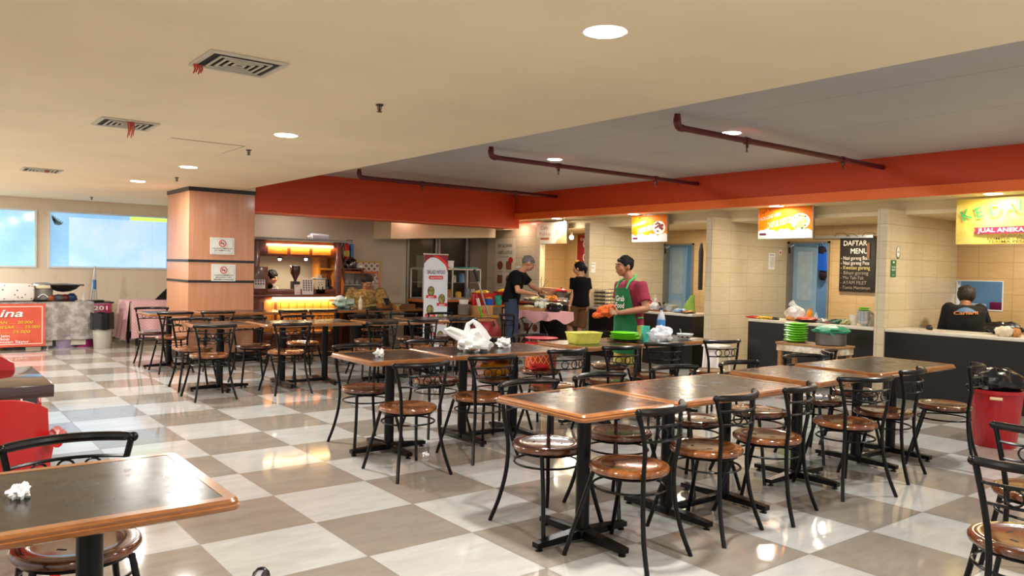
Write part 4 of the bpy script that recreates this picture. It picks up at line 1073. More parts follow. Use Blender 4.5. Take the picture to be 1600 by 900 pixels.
# stacked wire trays
p = c2(946, .3); wt0 = None
for k in range(5):
    if wt0 is None:
        wt0 = E('wire_tray'); m = MB(); hw, hd, hh = .16, .17, .055
        for z in (.004, hh): m.tube([(-hd, -hw, z), (hd, -hw, z), (hd, hw, z), (-hd, hw, z)], .004, 5, closed=True)
        for q in range(9):
            y = -hw+2*hw*q/8; m.tube([(-hd, y, hh), (-hd, y, .004), (hd, y, .004), (hd, y, hh)], .002, 4)
        m.ob('wire_basket', mat('grey_wire', '#5f5f5c', .4, .6), wt0)
        MB().box((-hd+.01, -hw+.01, .008), (hd-.01, hw-.01, .042), .006).ob('packed_food', weave('packed_snacks', '#c9b68c', '#efe2c2', 18, 'dots', .5), wt0)
        o = wt0
    else: o = copy_tree(wt0)
    o.location = (p.x, p.y, CT+.001+.060*k); tag(o, ['lowest', 'second lowest', 'middle', 'second highest', 'topmost'][k]+' wire tray of packed food stacked behind the apron man', 'tray', 'wire trays behind the apron man')
p = c2(1010, .2); lathe_thing('mixing_bowl', p, bowl_prof(.10, .07), mat('blue_enamel', '#2d6aa8', .3), 'blue bowl on the counter right behind the apron man', 'bowl', G2)
heap('orange_peel_heap', p+V((0, 0, .045)), .065, mat('carrot_orange_food', '#e08a2c', .6, var=.4, scale=30), 'orange and white food heaped in the blue bowl', 'food', 51, (1, 1, .5), .2, G2)
p = c2(1003, .12); lathe_thing('plate', p, plate_prof(.10, .02), mat('white_ceramic', '#dfe2de', .2), 'white plate on the counter edge behind the apron man', 'plate', G2)
for px, h, m, lab, d in ((1017, .17, mat('red_sauce', '#a3202a', .3), 'short red sauce bottle behind the apron man', .42), (1024, .24, clear('pinkish_bottle', '#d9b6b6', .6), 'tall pinkish clear bottle on the counter behind the apron man', .40), (1030, .15, mat('dark_sauce', '#2a1410', .2), 'small dark sauce bottle on the counter behind the apron man', .3)):
    p = c2(px, d); bottle(p, h, .028, m, mat('white_plastic', '#e6e3dc', .4), lab, None, 'sauce_bottle', G2)
p = c2(1023, .22); b0 = E('plastic_bag', p, 0, 'knotted clear bag of food before the pinkish bottle', 'plastic bag', G2)
crumple(MB(), (0, 0, .06), .08, 55, 18, 10, (1, 1, .8), .18).ob('bag_body', clear('crinkled_clear_bag', '#eef0f4', .62, .15), b0, ang=25); MB().tube([(0, 0, .11), (0, 0, .15), (.02, .01, .19)], [.03, .01, .03], 8).ob('bag_knot', M_clear, b0)
p = c2(1029, .15)
tr = E('food_tray', p, 0, 'wooden-edged tray of dark food on the counter left of the glass dish', 'tray', G2)
MB().box((-.09, -.13, 0), (.09, .13, .02), .005).ob('tray_body', mat('red_brown_tray', '#7a3a22', .4), tr); blobs(MB(), 0, 0, .1, 30, .025, (V((0, 0, .02)), Y1, X1, Z1), 0, 7, .6).ob('dark_food', mat('dark_fried_food', '#3b1d10', .6, var=.4, scale=50), tr)
p = c2(1046, .3)
gc = E('steel_pan', p, 0, 'steel pan with a glass lid on the counter before the blue door', 'pan', G2)
MB().lathe([(.001, 0), (.10, 0), (.115, .01), (.115, .085), (.125, .09), (.11, .095), (.105, .02), (.001, .014)], n=28).ob('pan_body', M_steel, gc); MB().lathe([(.118, .097), (.11, .105), (.05, .125), (.001, .13)], n=24).ob('lid', M_glass, gc)
p = c2(1063, .18)
lathe_thing('wide_plate', p, plate_prof(.13, .022), mat('pale_blue_ceramic', '#9fb4c4', .3), 'wide pale blue plate with wrappers, at the counter end near the blue door', 'plate', G2, 30)
heap('wrapper_pile', p+V((0, 0, .01)), .09, mat('pale_blue_wrap', '#8fb0d4', .4, var=.4, scale=25), 'pale blue wrappers heaped on the wide plate', 'wrappers', 61, (1, 1.1, .3), .3, G2)
p = c2(1076, .12); lathe_thing('round_tray', p, plate_prof(.11, .014), mat('brown_tray_plastic', '#2c1c14', .4), 'dark round tray of pastries at the very end of the counter', 'tray', G2, 28)
heap('pastries', p+V((0, 0, .006)), .085, mat('golden_pastry', '#c98a4b', .6, var=.4, scale=40), 'golden pastries on the dark round tray', 'food', 62, (1, 1, .25), .3, G2)
p = gx(9.5, 1078, 478); cl = MB().loft([((0, 0, 0), (.05, 0, 0), (0, .10, 0)), ((0, .01, .08), (.05, 0, 0), (0, .10, 0)), ((0, -.01, .16), (.04, 0, 0), (0, .07, 0)), ((0, -.04, .22), (.035, 0, 0), (0, .045, 0)), ((0, -.05, .26), (.02, 0, 0), (0, .025, 0))], 14).ob('green_cloth', mat('lime_green_cloth', '#8fb34a', .85, var=.15))
cl.location = (9.5, p.y, CT); tag(cl, 'lime green cloth bundle standing at the counter end by the tan wall', 'cloth', G2)
# counter by the chalkboard
def c3(px, d=.25): q = gx(9.0+d, px, 498); return V((9.0+d, q.y, CT))
heap('red_wrap', c3(1177, .12), .07, mat('red_snack_film2', '#b8202a', .35, var=.3), 'red food wrapper at the left end of the chalkboard counter', 'wrapper', 71, (.7, 1.4, .25), .25, G3)
heap('banana_chips', c3(1195, .12), .09, mat('banana_yellow', '#e6b93a', .5, var=.4, scale=30), 'yellow banana fritters spread on the chalkboard counter', 'food', 72, (.6, 1.6, .22), .3, G3)
heap('dark_lump', c3(1212, .12), .04, M_black, 'small dark bundle between the fritters and the clear bag', 'bundle', 73, (1, 1.3, .5), .25, G3)
b0 = E('plastic_bag', c3(1243, .25), 0, 'large clear plastic bag of crackers on the chalkboard counter', 'plastic bag', G3)
crumple(MB(), (0, 0, .09), .13, 75, 24, 12, (.8, 1.1, .72), .18).ob('bag_body', clear('cloudy_clear_bag', '#e6ddd4', .68, .2), b0, ang=25)
MB().tube([(0, 0, .15), (0, .03, .2), (0, .07, .23)], [.06, .03, .05], 8).ob('bag_neck', M_clear, b0); crumple(MB(), (-.05, 0, .03), .09, 76, 16, 8, (.7, 1.2, .35), .25).ob('crackers', mat('golden_pastry', '#c98a4b', .6), b0)
p = c3(1265, .2); lathe_thing('frying_pan', (p.x-.05, p.y, p.z), plate_prof(.15, .03), mat('black_iron', '#191614', .5, .4), 'black pan of red and orange food behind the lime plate stack', 'pan', G3, 28)
heap('chilli_food', (p.x-.05, p.y, p.z+.012), .11, mat('red_orange_food', '#cf4a1d', .5, var=.5, scale=40), 'red and orange food in the black pan', 'food', 77, (1, 1.1, .25), .3, G3)
bottle(c3(1265, .4), .17, .04, mat('orange_sauce', '#e8901c', .35), mat('orange_sauce_cap', '#d9741a', .4), 'orange squeeze sauce bottle in the middle of the chalkboard counter', None, 'sauce_bottle', G3)
bottle(c3(1275, .35), .12, .022, M_clear, mat('white_plastic', '#e6e3dc', .4), 'short clear bottle right of the orange sauce bottle', None, 'small_bottle', G3)
heap('foil_pack', c3(1283, .2), .08, mat('crumpled_foil', '#b9b2a8', .3, .5, bump=.5), 'crumpled pale foil pack right of the sauce bottle', 'foil', 78, (.8, 1.2, .35), .3, G3)
p = c3(1296, .2); lathe_thing('plate', p, plate_prof(.09, .018), mat('pink_ceramic', '#b77f72', .3), 'pinkish plate on the chalkboard counter above the pot', 'plate', G3)
heap('green_bundle', c3(1310, .2), .08, mat('dark_green_film', '#2f5a45', .4, var=.5, scale=20), 'dark green plastic bundle on the chalkboard counter', 'bundle', 79, (.8, 1.4, .4), .3, G3)
heap('herb_bundle', c3(1322, .18), .06, mat('pale_herb', '#b3b07c', .6, var=.5, scale=40), 'pale leafy bundle on the chalkboard counter', 'vegetables', 80, (.8, 1, .6), .35, G3)
p = c3(1333, .22); lathe_thing('glass_jar', p, [(.001, 0), (.045, 0), (.045, .12), (.04, .125), (.038, .01), (.001, .01)], clear('jar_glass', '#e4ddd0', .4), 'clear plastic jar left of the stacked bowls', 'jar', G3)
p = c3(1350, .25); bx0 = MB().lathe(bowl_prof(.085, .065), n=26).ob('stacked_bowl', mat('grey_patterned_ceramic', '#b9bcc2', .3, var=.5, scale=30))
for k in range(5):
    o = bx0 if k == 0 else bx0.copy()
    if k: COL.objects.link(o)
    o.location = (p.x, p.y, CT+.001+.028*k); tag(o, ['bottom', 'second lowest', 'middle', 'second highest', 'top'][k]+' grey patterned bowl of the stack beside the partition', 'bowl', 'grey bowls stacked by the partition')
for k in range(2): lime_plate((p.x, p.y, CT+.183+.022*k), .075, ('lower', 'upper')[k]+' lime green plate resting on the stacked grey bowls', 'lime plates on the grey bowls')
p = c3(1360, .3); lathe_thing('steel_kettle', p, [(.001, 0), (.05, 0), (.055, .02), (.05, .14), (.02, .16), (.02, .175), (.001, .175)], M_steel, 'small steel canister against the partition beside the bowls', 'canister', G3)
# counter at the right
GR4 = 'wares on the right stall counter'
def c4(px, d=.2): q = gx(9.0+d, px, 524); return V((9.0+d, q.y, CT))
p = c4(1455, .1); MBo = MB().box((-.03, -.14, 0), (.03, .14, .012), .003).ob('paper_pack', mat('white_red_paper', '#d9b9a8', .5, var=.3, scale=20)); MBo.location = p; tag(MBo, 'flat white and orange packet lying on the right stall counter', 'packet', GR4)
p = c4(1452, .3); heap('dark_cup', p, .035, M_black, 'small dark lump behind the flat packet', 'bundle', 83, (1, 1, .9), .15, GR4)
s = E('snack_pack', c4(1574, .12), 0, 'open beige paper snack bag on the right stall counter', 'bag', GR4)
crumple(MB(), (0, .03, .05), .075, 85, 16, 10, (.8, 1.2, .75), .22).ob('paper_bag', mat('beige_paper', '#d9c8ab', .6, var=.2), s, ang=25); crumple(MB(), (.02, -.07, .05), .05, 86, 14, 8, (.8, 1, .9), .3).ob('crackers', mat('golden_pastry', '#c98a4b', .6), s)
s = E('plastic_bag', c4(1568, .42), 0, 'shiny black plastic bag behind the beige snack bag', 'plastic bag', GR4)
crumple(MB(), (0, 0, .07), .13, 87, 22, 10, (.8, 1.5, .5), .2).ob('bag_body', M_blackbag, s, ang=25)
# kitchen things through hatch
p = V((12.05, 4.35, .95))
o = E('kitchen_shelf', (12.05, 4.6, 0), 0, 'kitchen side table seen through the blue hatch', 'table'); MB().box((-.14, -.5, .88), (.14, .5, .92)).ob('tabletop', mat('red_brown_tray', '#7a3a22', .4), o)
for sy in (-.45, .45): MB().box((-.12, sy-.02, 0), (.12, sy+.02, .88)).ob('leg', M_alu, o)
bx = MB().box((-.06, -.09, 0), (.06, .09, .15), .01).ob('magenta_box', mat('magenta_plastic', '#8e1f4b', .4)); bx.location = (12.05, 4.45, .921); tag(bx, 'magenta box on the kitchen table behind the hatch', 'box')
bx = MB().box((-.08, -.13, 0), (.08, .13, .12), .02).ob('white_tub', M_white); bx.location = (12.05, 4.75, .921); tag(bx, 'white tub beside the magenta box behind the hatch', 'tub')
# bag on the blue kitchen wall through the door
hb = E('hanging_bag', (12.17, 7.02, 1.60), 0, 'bright blue cloth bag hanging on the blue wall beyond the open stall door', 'bag')
MB().prism([(-.14, -.30), (.12, -.34), (.10, -.02), (-.06, 0)], (-.03, 0, 0), FX[0], Z1, (-1, 0, 0), .05).ob('bag_body', mat('cobalt_cloth', '#1f63c4', .7, var=.1), hb)
MB().tube([(-.05, .05, 0), (-.05, .0, .14), (-.05, -.08, .0)], .008, 6).ob('strap', M_blackmetal, hb)
crumple(MB(), (-.05, -.03, .0), .08, 91, 14, 8, (.6, 1, .9), .2).ob('dark_cloth', mat('dark_maroon_cloth', '#33181c', .8), hb)
crumple(MB(), (-.04, -.06, -.40), .07, 92, 14, 8, (.6, 1, 1.2), .25).ob('dark_pouch', mat('dark_maroon_cloth', '#33181c', .8), hb)
hb.location = gx(12.17, 1284, 392)
# dark apron/bag hung at end of stall 2, against partition
da = E('hanging_apron', gx(10.3, 1094, 378), 0, 'long black apron hanging at the end of the apron man\'s stall', 'apron')
da.location = gy(7.13, 1096, 380)
MB().loft([((0, 0, 0), (.02, 0, 0), (0, .012, 0)), ((0, 0, -.12), (.05, 0, 0), (0, .02, 0)), ((0, 0, -.66), (.045, 0, 0), (0, .02, 0))], 12).ob('apron_cloth', M_black, da)

# ------------------------------------------------------------- food counter of the cafe stall (left opening)
GF = 'wares on the cafe food counter'
fc = E('food_counter', (8.86, 10.55, 0), 0, 'cafe food counter where the man in black works, photo menu on its front', 'counter')
MB().box((-.26, -.75, 0), (.26, .75, .80)).ob('counter_body', M_cface, fc); MB().box((-.28, -.78, .80), (.28, .78, .84), .005).ob('worktop', M_steel, fc)
fr = (V((-.262, .62, .02)), *FX); pw, ph = .95, .74
panel('menu_sheet', rect(0, 0, pw, ph), fr, mat('white_menu_sheet', '#d7d3cb', .6), fc, .004)
mb = MB()
for i in range(4):
    for j in range(3):
        u, v = .05+i*.235, .06+j*.235
        mb.prism(rect(u, v, u+.15, v+.14) if (i+j) % 2 else circ(u+.075, v+.07, .07, .065), fr[0]+fr[3]*.004, fr[1], fr[2], fr[3], .0015)
mb.ob('photo_print', mat('brown_food_photo', '#8d4f36', .6, var=.6, scale=30), fc, smooth=False)
letters([('CAFE LOTUS', .06, .2, .66, .5, .01)], 'lettering', fc, mat('brown_print', '#5d4a20', .6), (fr[0]+fr[3]*.005, *fr[1:]))
FZ = .84
def cf(px, X): q = gx(X, px, 460); return V((X, q.y, FZ))
heap('vegetable_heap', cf(838, 8.78), .10, mat('pale_vegetable', '#c6be86', .6, var=.4, scale=30), 'pale sliced vegetables under the bending man\'s hands', 'vegetables', 101, (1, 1.2, .4), .3, GF)
for i, (px, X, r, mm, lab, sd, sq) in enumerate(((822, 8.72, .07, mat('crumpled_foil', '#b9b2a8', .3, .5, bump=.5), 'crumpled foil at the near corner of the food counter', 102, (1, 1.4, .4)), (850, 8.7, .07, M_clear, 'clear plastic packs along the food counter edge', 103, (1, 1.6, .4)),
      (862, 8.85, .09, mat('carrot_orange_food', '#e08a2c', .6), 'bright orange food heap on the cafe counter', 104, (1, 1.2, .6)), (872, 8.75, .07, mat('red_white_food', '#b4513c', .5, var=.6, scale=40), 'red and white packets before the orange heap', 105, (1, 1.5, .4)),
      (884, 8.72, .07, mat('crumpled_foil', '#b9b2a8', .3, .5), 'crumpled foil by the woman\'s side of the food counter', 106, (1, 1.4, .4)))):
    heap('food_pack', cf(px, X), r, mm, lab, 'food', sd, sq, .25, GF)
p = cf(858, 9.05); o = MB().box((-.10, -.15, 0), (.10, .15, .13), .004).ob('cardboard_box', mat('pink_cardboard', '#c49478', .7)); o.location = p+V((0, 0, .1)); tag(o, 'pinkish open cardboard box at the back of the food counter', 'box', GF)
o = MB().box((-.12, -.2, 0), (.12, .2, .1), .004).ob('glass_case', M_glass); o.location = p; tag(o, 'low glass case carrying the pinkish box', 'case', GF)
p = cf(877, 9.08); rp_ = lathe_thing('rice_pot', p, [(.001, 0), (.10, 0), (.12, .02), (.12, .16), (.10, .18), (.001, .18)], mat('dull_grey_metal', '#6b6660', .4, .6), 'grey pot at the back of the food counter', 'pot', GF); tag(rp_, 'grey pot with a bright red lid at the back of the food counter')
o = MB().lathe([(.001, .181), (.115, .181), (.10, .205), (.02, .23), (.02, .245), (.001, .245)]).ob('lid', mat('red_tray_plastic', '#c3242c', .3), rp_); o['label'] = 'bright red lid'
lathe_thing('white_bowl', cf(880, 8.95), bowl_prof(.10, .075), mat('white_ceramic', '#dfe2de', .2), 'white bowl before the red-lidded pot', 'bowl', GF)
o = MB().obox((0, 0, .16), V((.01, 0, .0)), V((0, .08, -.04)), V((0, .02, .06)), .003).ob('dark_folder', mat('dark_green_board', '#202a22', .5)); o.location = cf(888, 9.02); o.location.z = FZ-.09; tag(o, 'tilted dark green board near the woman\'s face', 'board', GF)
kt = E('dark_grinder', cf(846, 9.03), 0, 'dark spice rack with thin sticks at the left of the cafe opening', 'rack', GF)
MB().box((-.04, -.05, 0), (.04, .05, .22), .01).ob('rack_body', M_black, kt)
m = MB(); m.tube([(0, 0, .22), (0, .02, .34), (0, .0, .42)], .004, 5).tube([(0, -.03, .22), (0, -.12, .38)], .003, 5).tube([(0, -.03, .22), (0, -.18, .36)], .003, 5); m.ob('sticks', M_blackmetal, kt)
kt.children[0].location.z = 0
# bulb lamp
lb = gx(9.5, 893, 371); l_ = E('pendant_bulb', lb, 0, 'bare glowing bulb hanging beside the white cafe sign', 'lamp')
MB().ell((0, 0, 0), .04, 14, 9).ob('bulb', emis('warm_bulb_glow', '#ffe9c0', 18), l_); MB().cyl((0, 0, .035), (0, 0, .09), .02, n=12).ob('socket', M_white, l_); MB().cyl((0, 0, .09), (0, 0, 2.13-lb.z), .004, n=6).ob('cord', M_blackmetal, l_)
lamp((lb.x-.02, lb.y, lb.z-.06), 5, .05, (1, .84, .58))
# red vertical banner in stall
p = gx(10.8, 905, 362); q = gx(10.8, 905, 420)
o = E('wall_banner', (10.82, p.y+.06, 1.22), 0, 'red banner with round dish photos on the cafe back wall', 'banner'); fr = (V((0, 0, 0)), *FX); bh = .88
panel('banner_sheet', rect(0, 0, .42, bh), fr, mat('deep_red_print', '#8e1f1d', .6), o, .004)
m = MB()
for k in range(3): m.prism(circ(.27, .16+.27*k, .10, .10, 24), fr[0]+fr[3]*.004, *fr[1:], .0015)
m.ob('dish_rim_print', M_wprint, o); m = MB()
for k in range(3): m.prism(circ(.27, .16+.27*k, .08, .08, 20), fr[0]+fr[3]*.0055, *fr[1:], .0015)
m.ob('photo_print', mat('brown_food_photo', '#8d4f36', .6), o)
letters([('CAFE', .07, .08, .77, .2, .01)], 'lettering', o, M_wprint, (fr[0]+fr[3]*.005, *fr[1:]))
# EAT & DRINK poster on stall end wall
tl = gx(9.24, 774, 373); br = gx(9.24, 803, 462); w = tl.y-br.y; h = 1.0; zt = tl.z
o = E('cafe_poster', (9.246, tl.y, zt-h-.2), 0, 'tall cream EAT & DRINK CAFE LOTUS poster on the end of the stall wall', 'poster'); fr = (V((0, 0, 0)), *FX); h += .2
panel('poster_sheet', rect(0, 0, w, h), fr, mat('cream_poster_paper', '#d6cbb2', .6, var=.04), o, .004); f2 = (fr[0]+fr[3]*.005, *fr[1:])
letters([('EAT & DRINK', .09, w*.14, h-.17, w*.72, .004), ('CAFE LOTUS', .09, w*.14, h-.30, w*.72, .004), ('menu cafe kami', .03, w*.3, h-.36, w*.4, 0)], 'lettering', o, mat('grey_brown_print', '#33291f', .6), f2)
m = MB(); lt = []
for i in range(2):
    for j in range(3):
        u, v = w*(.27+.44*i), h-.52-.27*j; m.prism(circ(u, v, w*.14, .085, 18) if (i+j) % 2 == 0 else rect(u-w*.13, v-.08, u+w*.13, v+.08), f2[0], *f2[1:], .0015)
        lt.append(('Nasi spesial', .028, u-w*.13, v-.13, w*.26, .0))
m.ob('photo_print', mat('brown_food_photo', '#8d4f36', .6), o, smooth=False); letters(lt, 'lettering', o, M_ink, f2)
panel('red_badge', circ(w*.80, h-.42, w*.11, .06, 22), f2, M_red, o, .002, .002)
p = gx(9.24, 806, 424); notice((9.247, p.y, p.z-.12), .17, .22, (0, -1, 0), (-1, 0, 0), 'white price notice beside the EAT & DRINK poster', M_paper, [('ROKOK', .04, .02, .16, .12, .01), ('Rp 50', .05, .02, .08, .08, 0)])

# ------------------------------------------------------------- folding table with pink gingham
M_ging = weave('pink_gingham', '#c9808a', '#e6bcc0', 60, 'check', .8)
ft = E('folding_table', (8.12, 9.75, 0), 0, 'folding table under pink gingham cloth with crossed black legs', 'table')
a, b_ = gx(8.12, 806, 486), gx(8.12, 876, 486); ft.location = (8.12, (a.y+b_.y)/2, 0); hw = (a.y-b_.y)/2
MB().box((-.24, -hw, .70), (.24, hw, .72)).ob('tabletop', M_card, ft)
for sx in (-.2, .2):
    m = MB(); m.tube([(sx, -hw*.55, 0), (sx, hw*.45, .70)], .010, 8).tube([(sx, hw*.55, 0), (sx, -hw*.45, .70)], .010, 8); m.ob('crossed_legs', M_blackmetal, ft)
g = MB()
def cloth_edge(u):       # perimeter path
    P = [(-.25, hw+.01), (-.25, -hw-.01), (.25, -hw-.01), (.25, hw+.01), (-.25, hw+.01)]; L = [2*hw, .5, 2*hw, .5]; t = u*sum(L); k = 0
    while k < 3 and t > L[k]: t -= L[k]; k += 1
    a, b = V(P[k]), V(P[k+1]); return a.lerp(b, min(1, t/L[k]))
def skirt(u, v):
    q = cloth_edge(u); d = (.14+.03*math.sin(u*31)+.02*math.sin(u*57+1))*(1-v); o_ = .012*math.sin(u*80)*(1-v)+.01
    return (q.x*(1+o_*3), q.y*(1+o_), .729-d)
g.grid(skirt, 120, 5, .003).box((-.25, -hw-.01, .722), (.25, hw+.01, .73)); cl = g.ob('gingham_cloth', M_ging); cl.location = ft.location; tag(cl, 'pink gingham cloth laid over the folding table', 'tablecloth')
for k, (px, lab) in enumerate(((826, 'left shallow cardboard tray on the pink gingham table'), (848, 'right shallow cardboard tray on the pink gingham table'))):
    q = gx(8.1, px, 480); o = E('vegetable_tray', (8.08, q.y, .731), 0, lab, 'tray', 'vegetable trays on the pink gingham table')
    m = MB(); m.box((-.13, -.15, 0), (.13, .15, .01)).box((-.13, -.15, .01), (-.122, .15, .05)).box((.122, -.15, .01), (.13, .15, .05)).box((-.122, -.15, .01), (.122, -.142, .05)).box((-.122, .142, .01), (.122, .15, .05)); m.ob('tray_body', M_card, o)
    if k: 
        m = MB(); rnd = random.Random(9)
        for _ in range(9): crumple(m, (rnd.uniform(-.07, .07), rnd.uniform(-.09, .09), .06+rnd.uniform(0, .05)), rnd.uniform(.04, .06), rnd.randint(0, 99), 10, 6, (1, .6, .9), .3)
        m.ob('white_vegetables', mat('white_green_vegetable', '#dfe3cf', .5, var=.2, scale=20), o)
        m = MB()
        for _ in range(4): m.ell((rnd.uniform(-.07, .03), rnd.uniform(-.08, .08), .06), (.03, .05, .03), 9, 6)
        m.ob('gourds', mat('green_gourd', '#62764a', .5), o)
    else:
        m = MB(); rnd = random.Random(4)
        for _ in range(7): m.ell((rnd.uniform(-.07, .07), rnd.uniform(-.09, .09), .045), (.04, .045, .03), 9, 6)
        m.ob('pale_rolls', mat('pale_roll', '#c9bd8f', .6), o)
q = gx(8.1, 866, 480); heap('black_bag', (8.1, q.y, .731), .11, M_blackbag, 'bundle of black plastic bags on the pink gingham table', 'plastic bag', 111, (1, 1.2, .65), .22)

# ------------------------------------------------------------- crates, pails, broom, mop beside the man
ct_ = E('crate_table', (7.35, 10.95, 0), 0, 'low orange-topped table carrying the red crates and pails', 'table')
a, b_ = gy(10.95, 733, 476), gy(10.95, 800, 476); hx = (b_.x-a.x)/2; ct_.location = ((a.x+b_.x)/2, 10.95, 0); tz = a.z
MB().box((-hx, -.25, tz-.03), (hx, .25, tz)).ob('tabletop', mat('orange_wood_top', '#b5622a', .4), ct_)
for sx in (-hx+.04, hx-.04):
    for sy in (-.2, .2): MB().box((sx-.02, sy-.02, 0), (sx+.02, sy+.02, tz-.03)).ob('leg', M_rawwood, ct_)
M_crate = weave('red_lattice_crate', '#c0201c', '#7c0f10', 26, 'diamond', .4, .12)
def crate(px, w, h, lab, seed, lx=10.9):
    q = gy(lx, px, 470); o = E('red_crate', (q.x, lx, tz+.001), 0, lab, 'crate', 'red crates of yellow snack bags')
    m = MB(); x, y = w/2, .15; t = .008
    m.box((-x, -y, 0), (x, y, t)).box((-x, -y, t), (-x+t, y, h)).box((x-t, -y, t), (x, y, h)).box((-x+t, -y, t), (x-t, -y+t, h)).box((-x+t, y-t, t), (x-t, y, h)); m.ob('crate_body', M_crate, o)
    mm = MB(); rnd = random.Random(seed)
    for _ in range(8): crumple(mm, (rnd.uniform(-x*.7, x*.7), rnd.uniform(-.08, .08), h+rnd.uniform(-.02, .02)), rnd.uniform(.045, .06), rnd.randint(0, 99), 10, 6, (1.2, 1, .6), .25)
    mm.ob('yellow_snack_packs', mat('yellow_snack_film', '#ecb92c', .35, var=.35, scale=14), o)
crate(756, .30, .20, 'left red crate heaped with yellow snack packs', 3); crate(788, .26, .22, 'right red crate with yellow packs, beside the bending man', 5)
def pail(px, py, r, h, m, lab, X=10.72, fill=None):
    q = gy(X, px, py); o = E('pail', (q.x, X, tz+.001), 0, lab, 'pail', 'small pails before the red crates'); MB().lathe(tub_prof(r, h, .8), n=22).ob('pail_body', m, o)
    if fill: crumple(MB(), (0, 0, h*.95), r*.8, 7, 12, 7, (1, 1, .5), .3).ob('contents', fill, o)
pail(764, 470, .075, .11, mat('cobalt_plastic', '#1b55b8', .35), 'blue pail of orange packets before the red crates', 10.72, mat('orange_snack_film', '#e8931c', .35)); pail(778, 470, .075, .155, mat('sea_green_plastic', '#2f9f82', .35), 'sea green pail right of the blue pail', 10.74, mat('dark_green_film', '#2f5a45', .4))
for k, px in enumerate((739, 744)):
    q = gy(10.72, px, 470); o = MB().box((-.025, -.03, 0), (.025, .03, .19), .012).ob('snack_sachet', mat('red_snack_film2', '#b8202a', .35)); o.location = (q.x, 10.72+.02*k, tz+.001); o.rotation_euler.z = .3*k; tag(o, ('outermost red snack sachet at the left end of the crate table', 'second red snack sachet, tucked before the left crate')[k], 'sachet', 'red snack sachets')
def pole_tool(name, a, b, r, m, grip, lab, cat, headm=None):
    o = E(name, tuple(a), 0, lab, cat); d = V(b)-V(a)
    MB().cyl((0, 0, 0), tuple(d), r, n=10).ob('pole', m, o)
    MB().cyl(tuple(d*.86), tuple(d*1.0), r*1.7, n=10).ob('grip', grip, o)
    return o, d
top = gy(10.3, 741, 421); bot = V((gy(10.2, 783, 500).x, 10.2, 0))
o, d = pole_tool('mop', bot, top, .013, M_alu, mat('black_grip', '#151719', .5), 'aluminium mop with a black grip leaning beside the red crates', 'mop')
MB().box((-.16, -.04, -.0), (.16, .04, .03), .01).ob('mop_head', mat('grey_mop_cloth', '#7f7c76', .9), o)
top = gy(10.35, 746, 466); bot = V((gy(10.3, 768, 500).x, 10.3, 0))
o, d = pole_tool('broom', bot, top, .016, mat('green_painted_handle', '#58c22a', .4), mat('white_tape', '#dcd8cc', .6), 'green-handled broom crossing below the mop', 'broom')
MB().box((-.13, -.03, 0), (.13, .03, .09), .01).ob('bristles', mat('brown_bristles', '#5c4633', .9), o)
# box, plates on shelf bench
bn = E('bench', (6.9, 10.7, 0), 0, 'wooden bench with the cardboard box and stacked plates, behind the standee table', 'bench')
a, b_ = gy(10.75, 690, 497), gy(10.75, 768, 497); bn.location = ((a.x+b_.x)/2, 10.75, 0); hx = (b_.x-a.x)/2; bz = .60
MB().box((-hx, -.2, bz-.04), (hx, .2, bz)).ob('bench_top', wood('yellow_wood', '#a5762f', '#c9963f', .5), bn)
for sx in (-hx+.05, hx-.05):
    for sy in (-.15, .15): MB().box((sx-.02, sy-.02, 0), (sx+.02, sy+.02, bz-.04)).ob('leg', M_rawwood, bn)
q = gy(10.75, 748, 490); o = E('cardboard_box', (q.x, 10.75, bz+.001), 0, 'brown cardboard box with red print behind the broom', 'box'); MB().box((-.19, -.14, 0), (.19, .14, .165), .004).ob('box_body', M_card, o)
m = MB()
for a_, r_ in ((0, .03), (.05, .022), (-.04, .02)): m.tube([(a_+r_*math.cos(t), -.142, .07+r_*math.sin(t)) for t in [2*PI*k/14 for k in range(14)]], .005, 5, closed=True)
m.ob('red_mark', M_red, o)
q = gy(10.75, 724, 490); wp = MB().lathe(plate_prof(1, .17, .03), n=30).ob('stacked_plate', mat('grey_white_ceramic', '#a9a59c', .3))
for k in range(11):
    o = wp if k == 0 else wp.copy()
    if k: COL.objects.link(o)
    o.scale = (.095, .095, .12); o.location = (q.x, 10.75, bz+.001+.0155*k); tag(o, 'grey-white plate in the stack left of the cardboard box', 'plate', 'plates stacked left of the cardboard box')
lathe_thing('food_basin', (q.x, 10.75, bz+.19), tub_prof(.085, .07, .85), M_white, 'white tub sitting on the stacked grey plates', 'tub')
# red insulated bag on a chair-high stool
q = gz(757, 527, .45); rbg = E('cooler_bag', (6.55, 9.55, 0), math.radians(-25), 'large crimson cooler bag behind the standee table', 'bag'); q = gz(755, 545)
rbg.location = (gy(9.9, 757, 520).x, 9.9, 0)
MB().loft([((0, 0, 0), (.26, 0, 0), (0, .17, 0)), ((0, 0, .3), (.27, 0, 0), (0, .18, 0)), ((0, 0, .45), (.25, 0, 0), (0, .16, 0)), ((.02, 0, .58), (.16, 0, 0), (0, .05, 0)), ((.02, 0, .60), (.15, 0, 0), (0, .02, 0))], 8).ob('bag_body', mat('crimson_nylon', '#a01828', .5, var=.12), rbg, ang=50)
MB().tube([(-.12, -.10, .5), (-.08, -.12, .62), (.08, -.12, .62), (.14, -.10, .5)], .012, 7).ob('bag_handle', mat('black_grip', '#151719', .5), rbg)

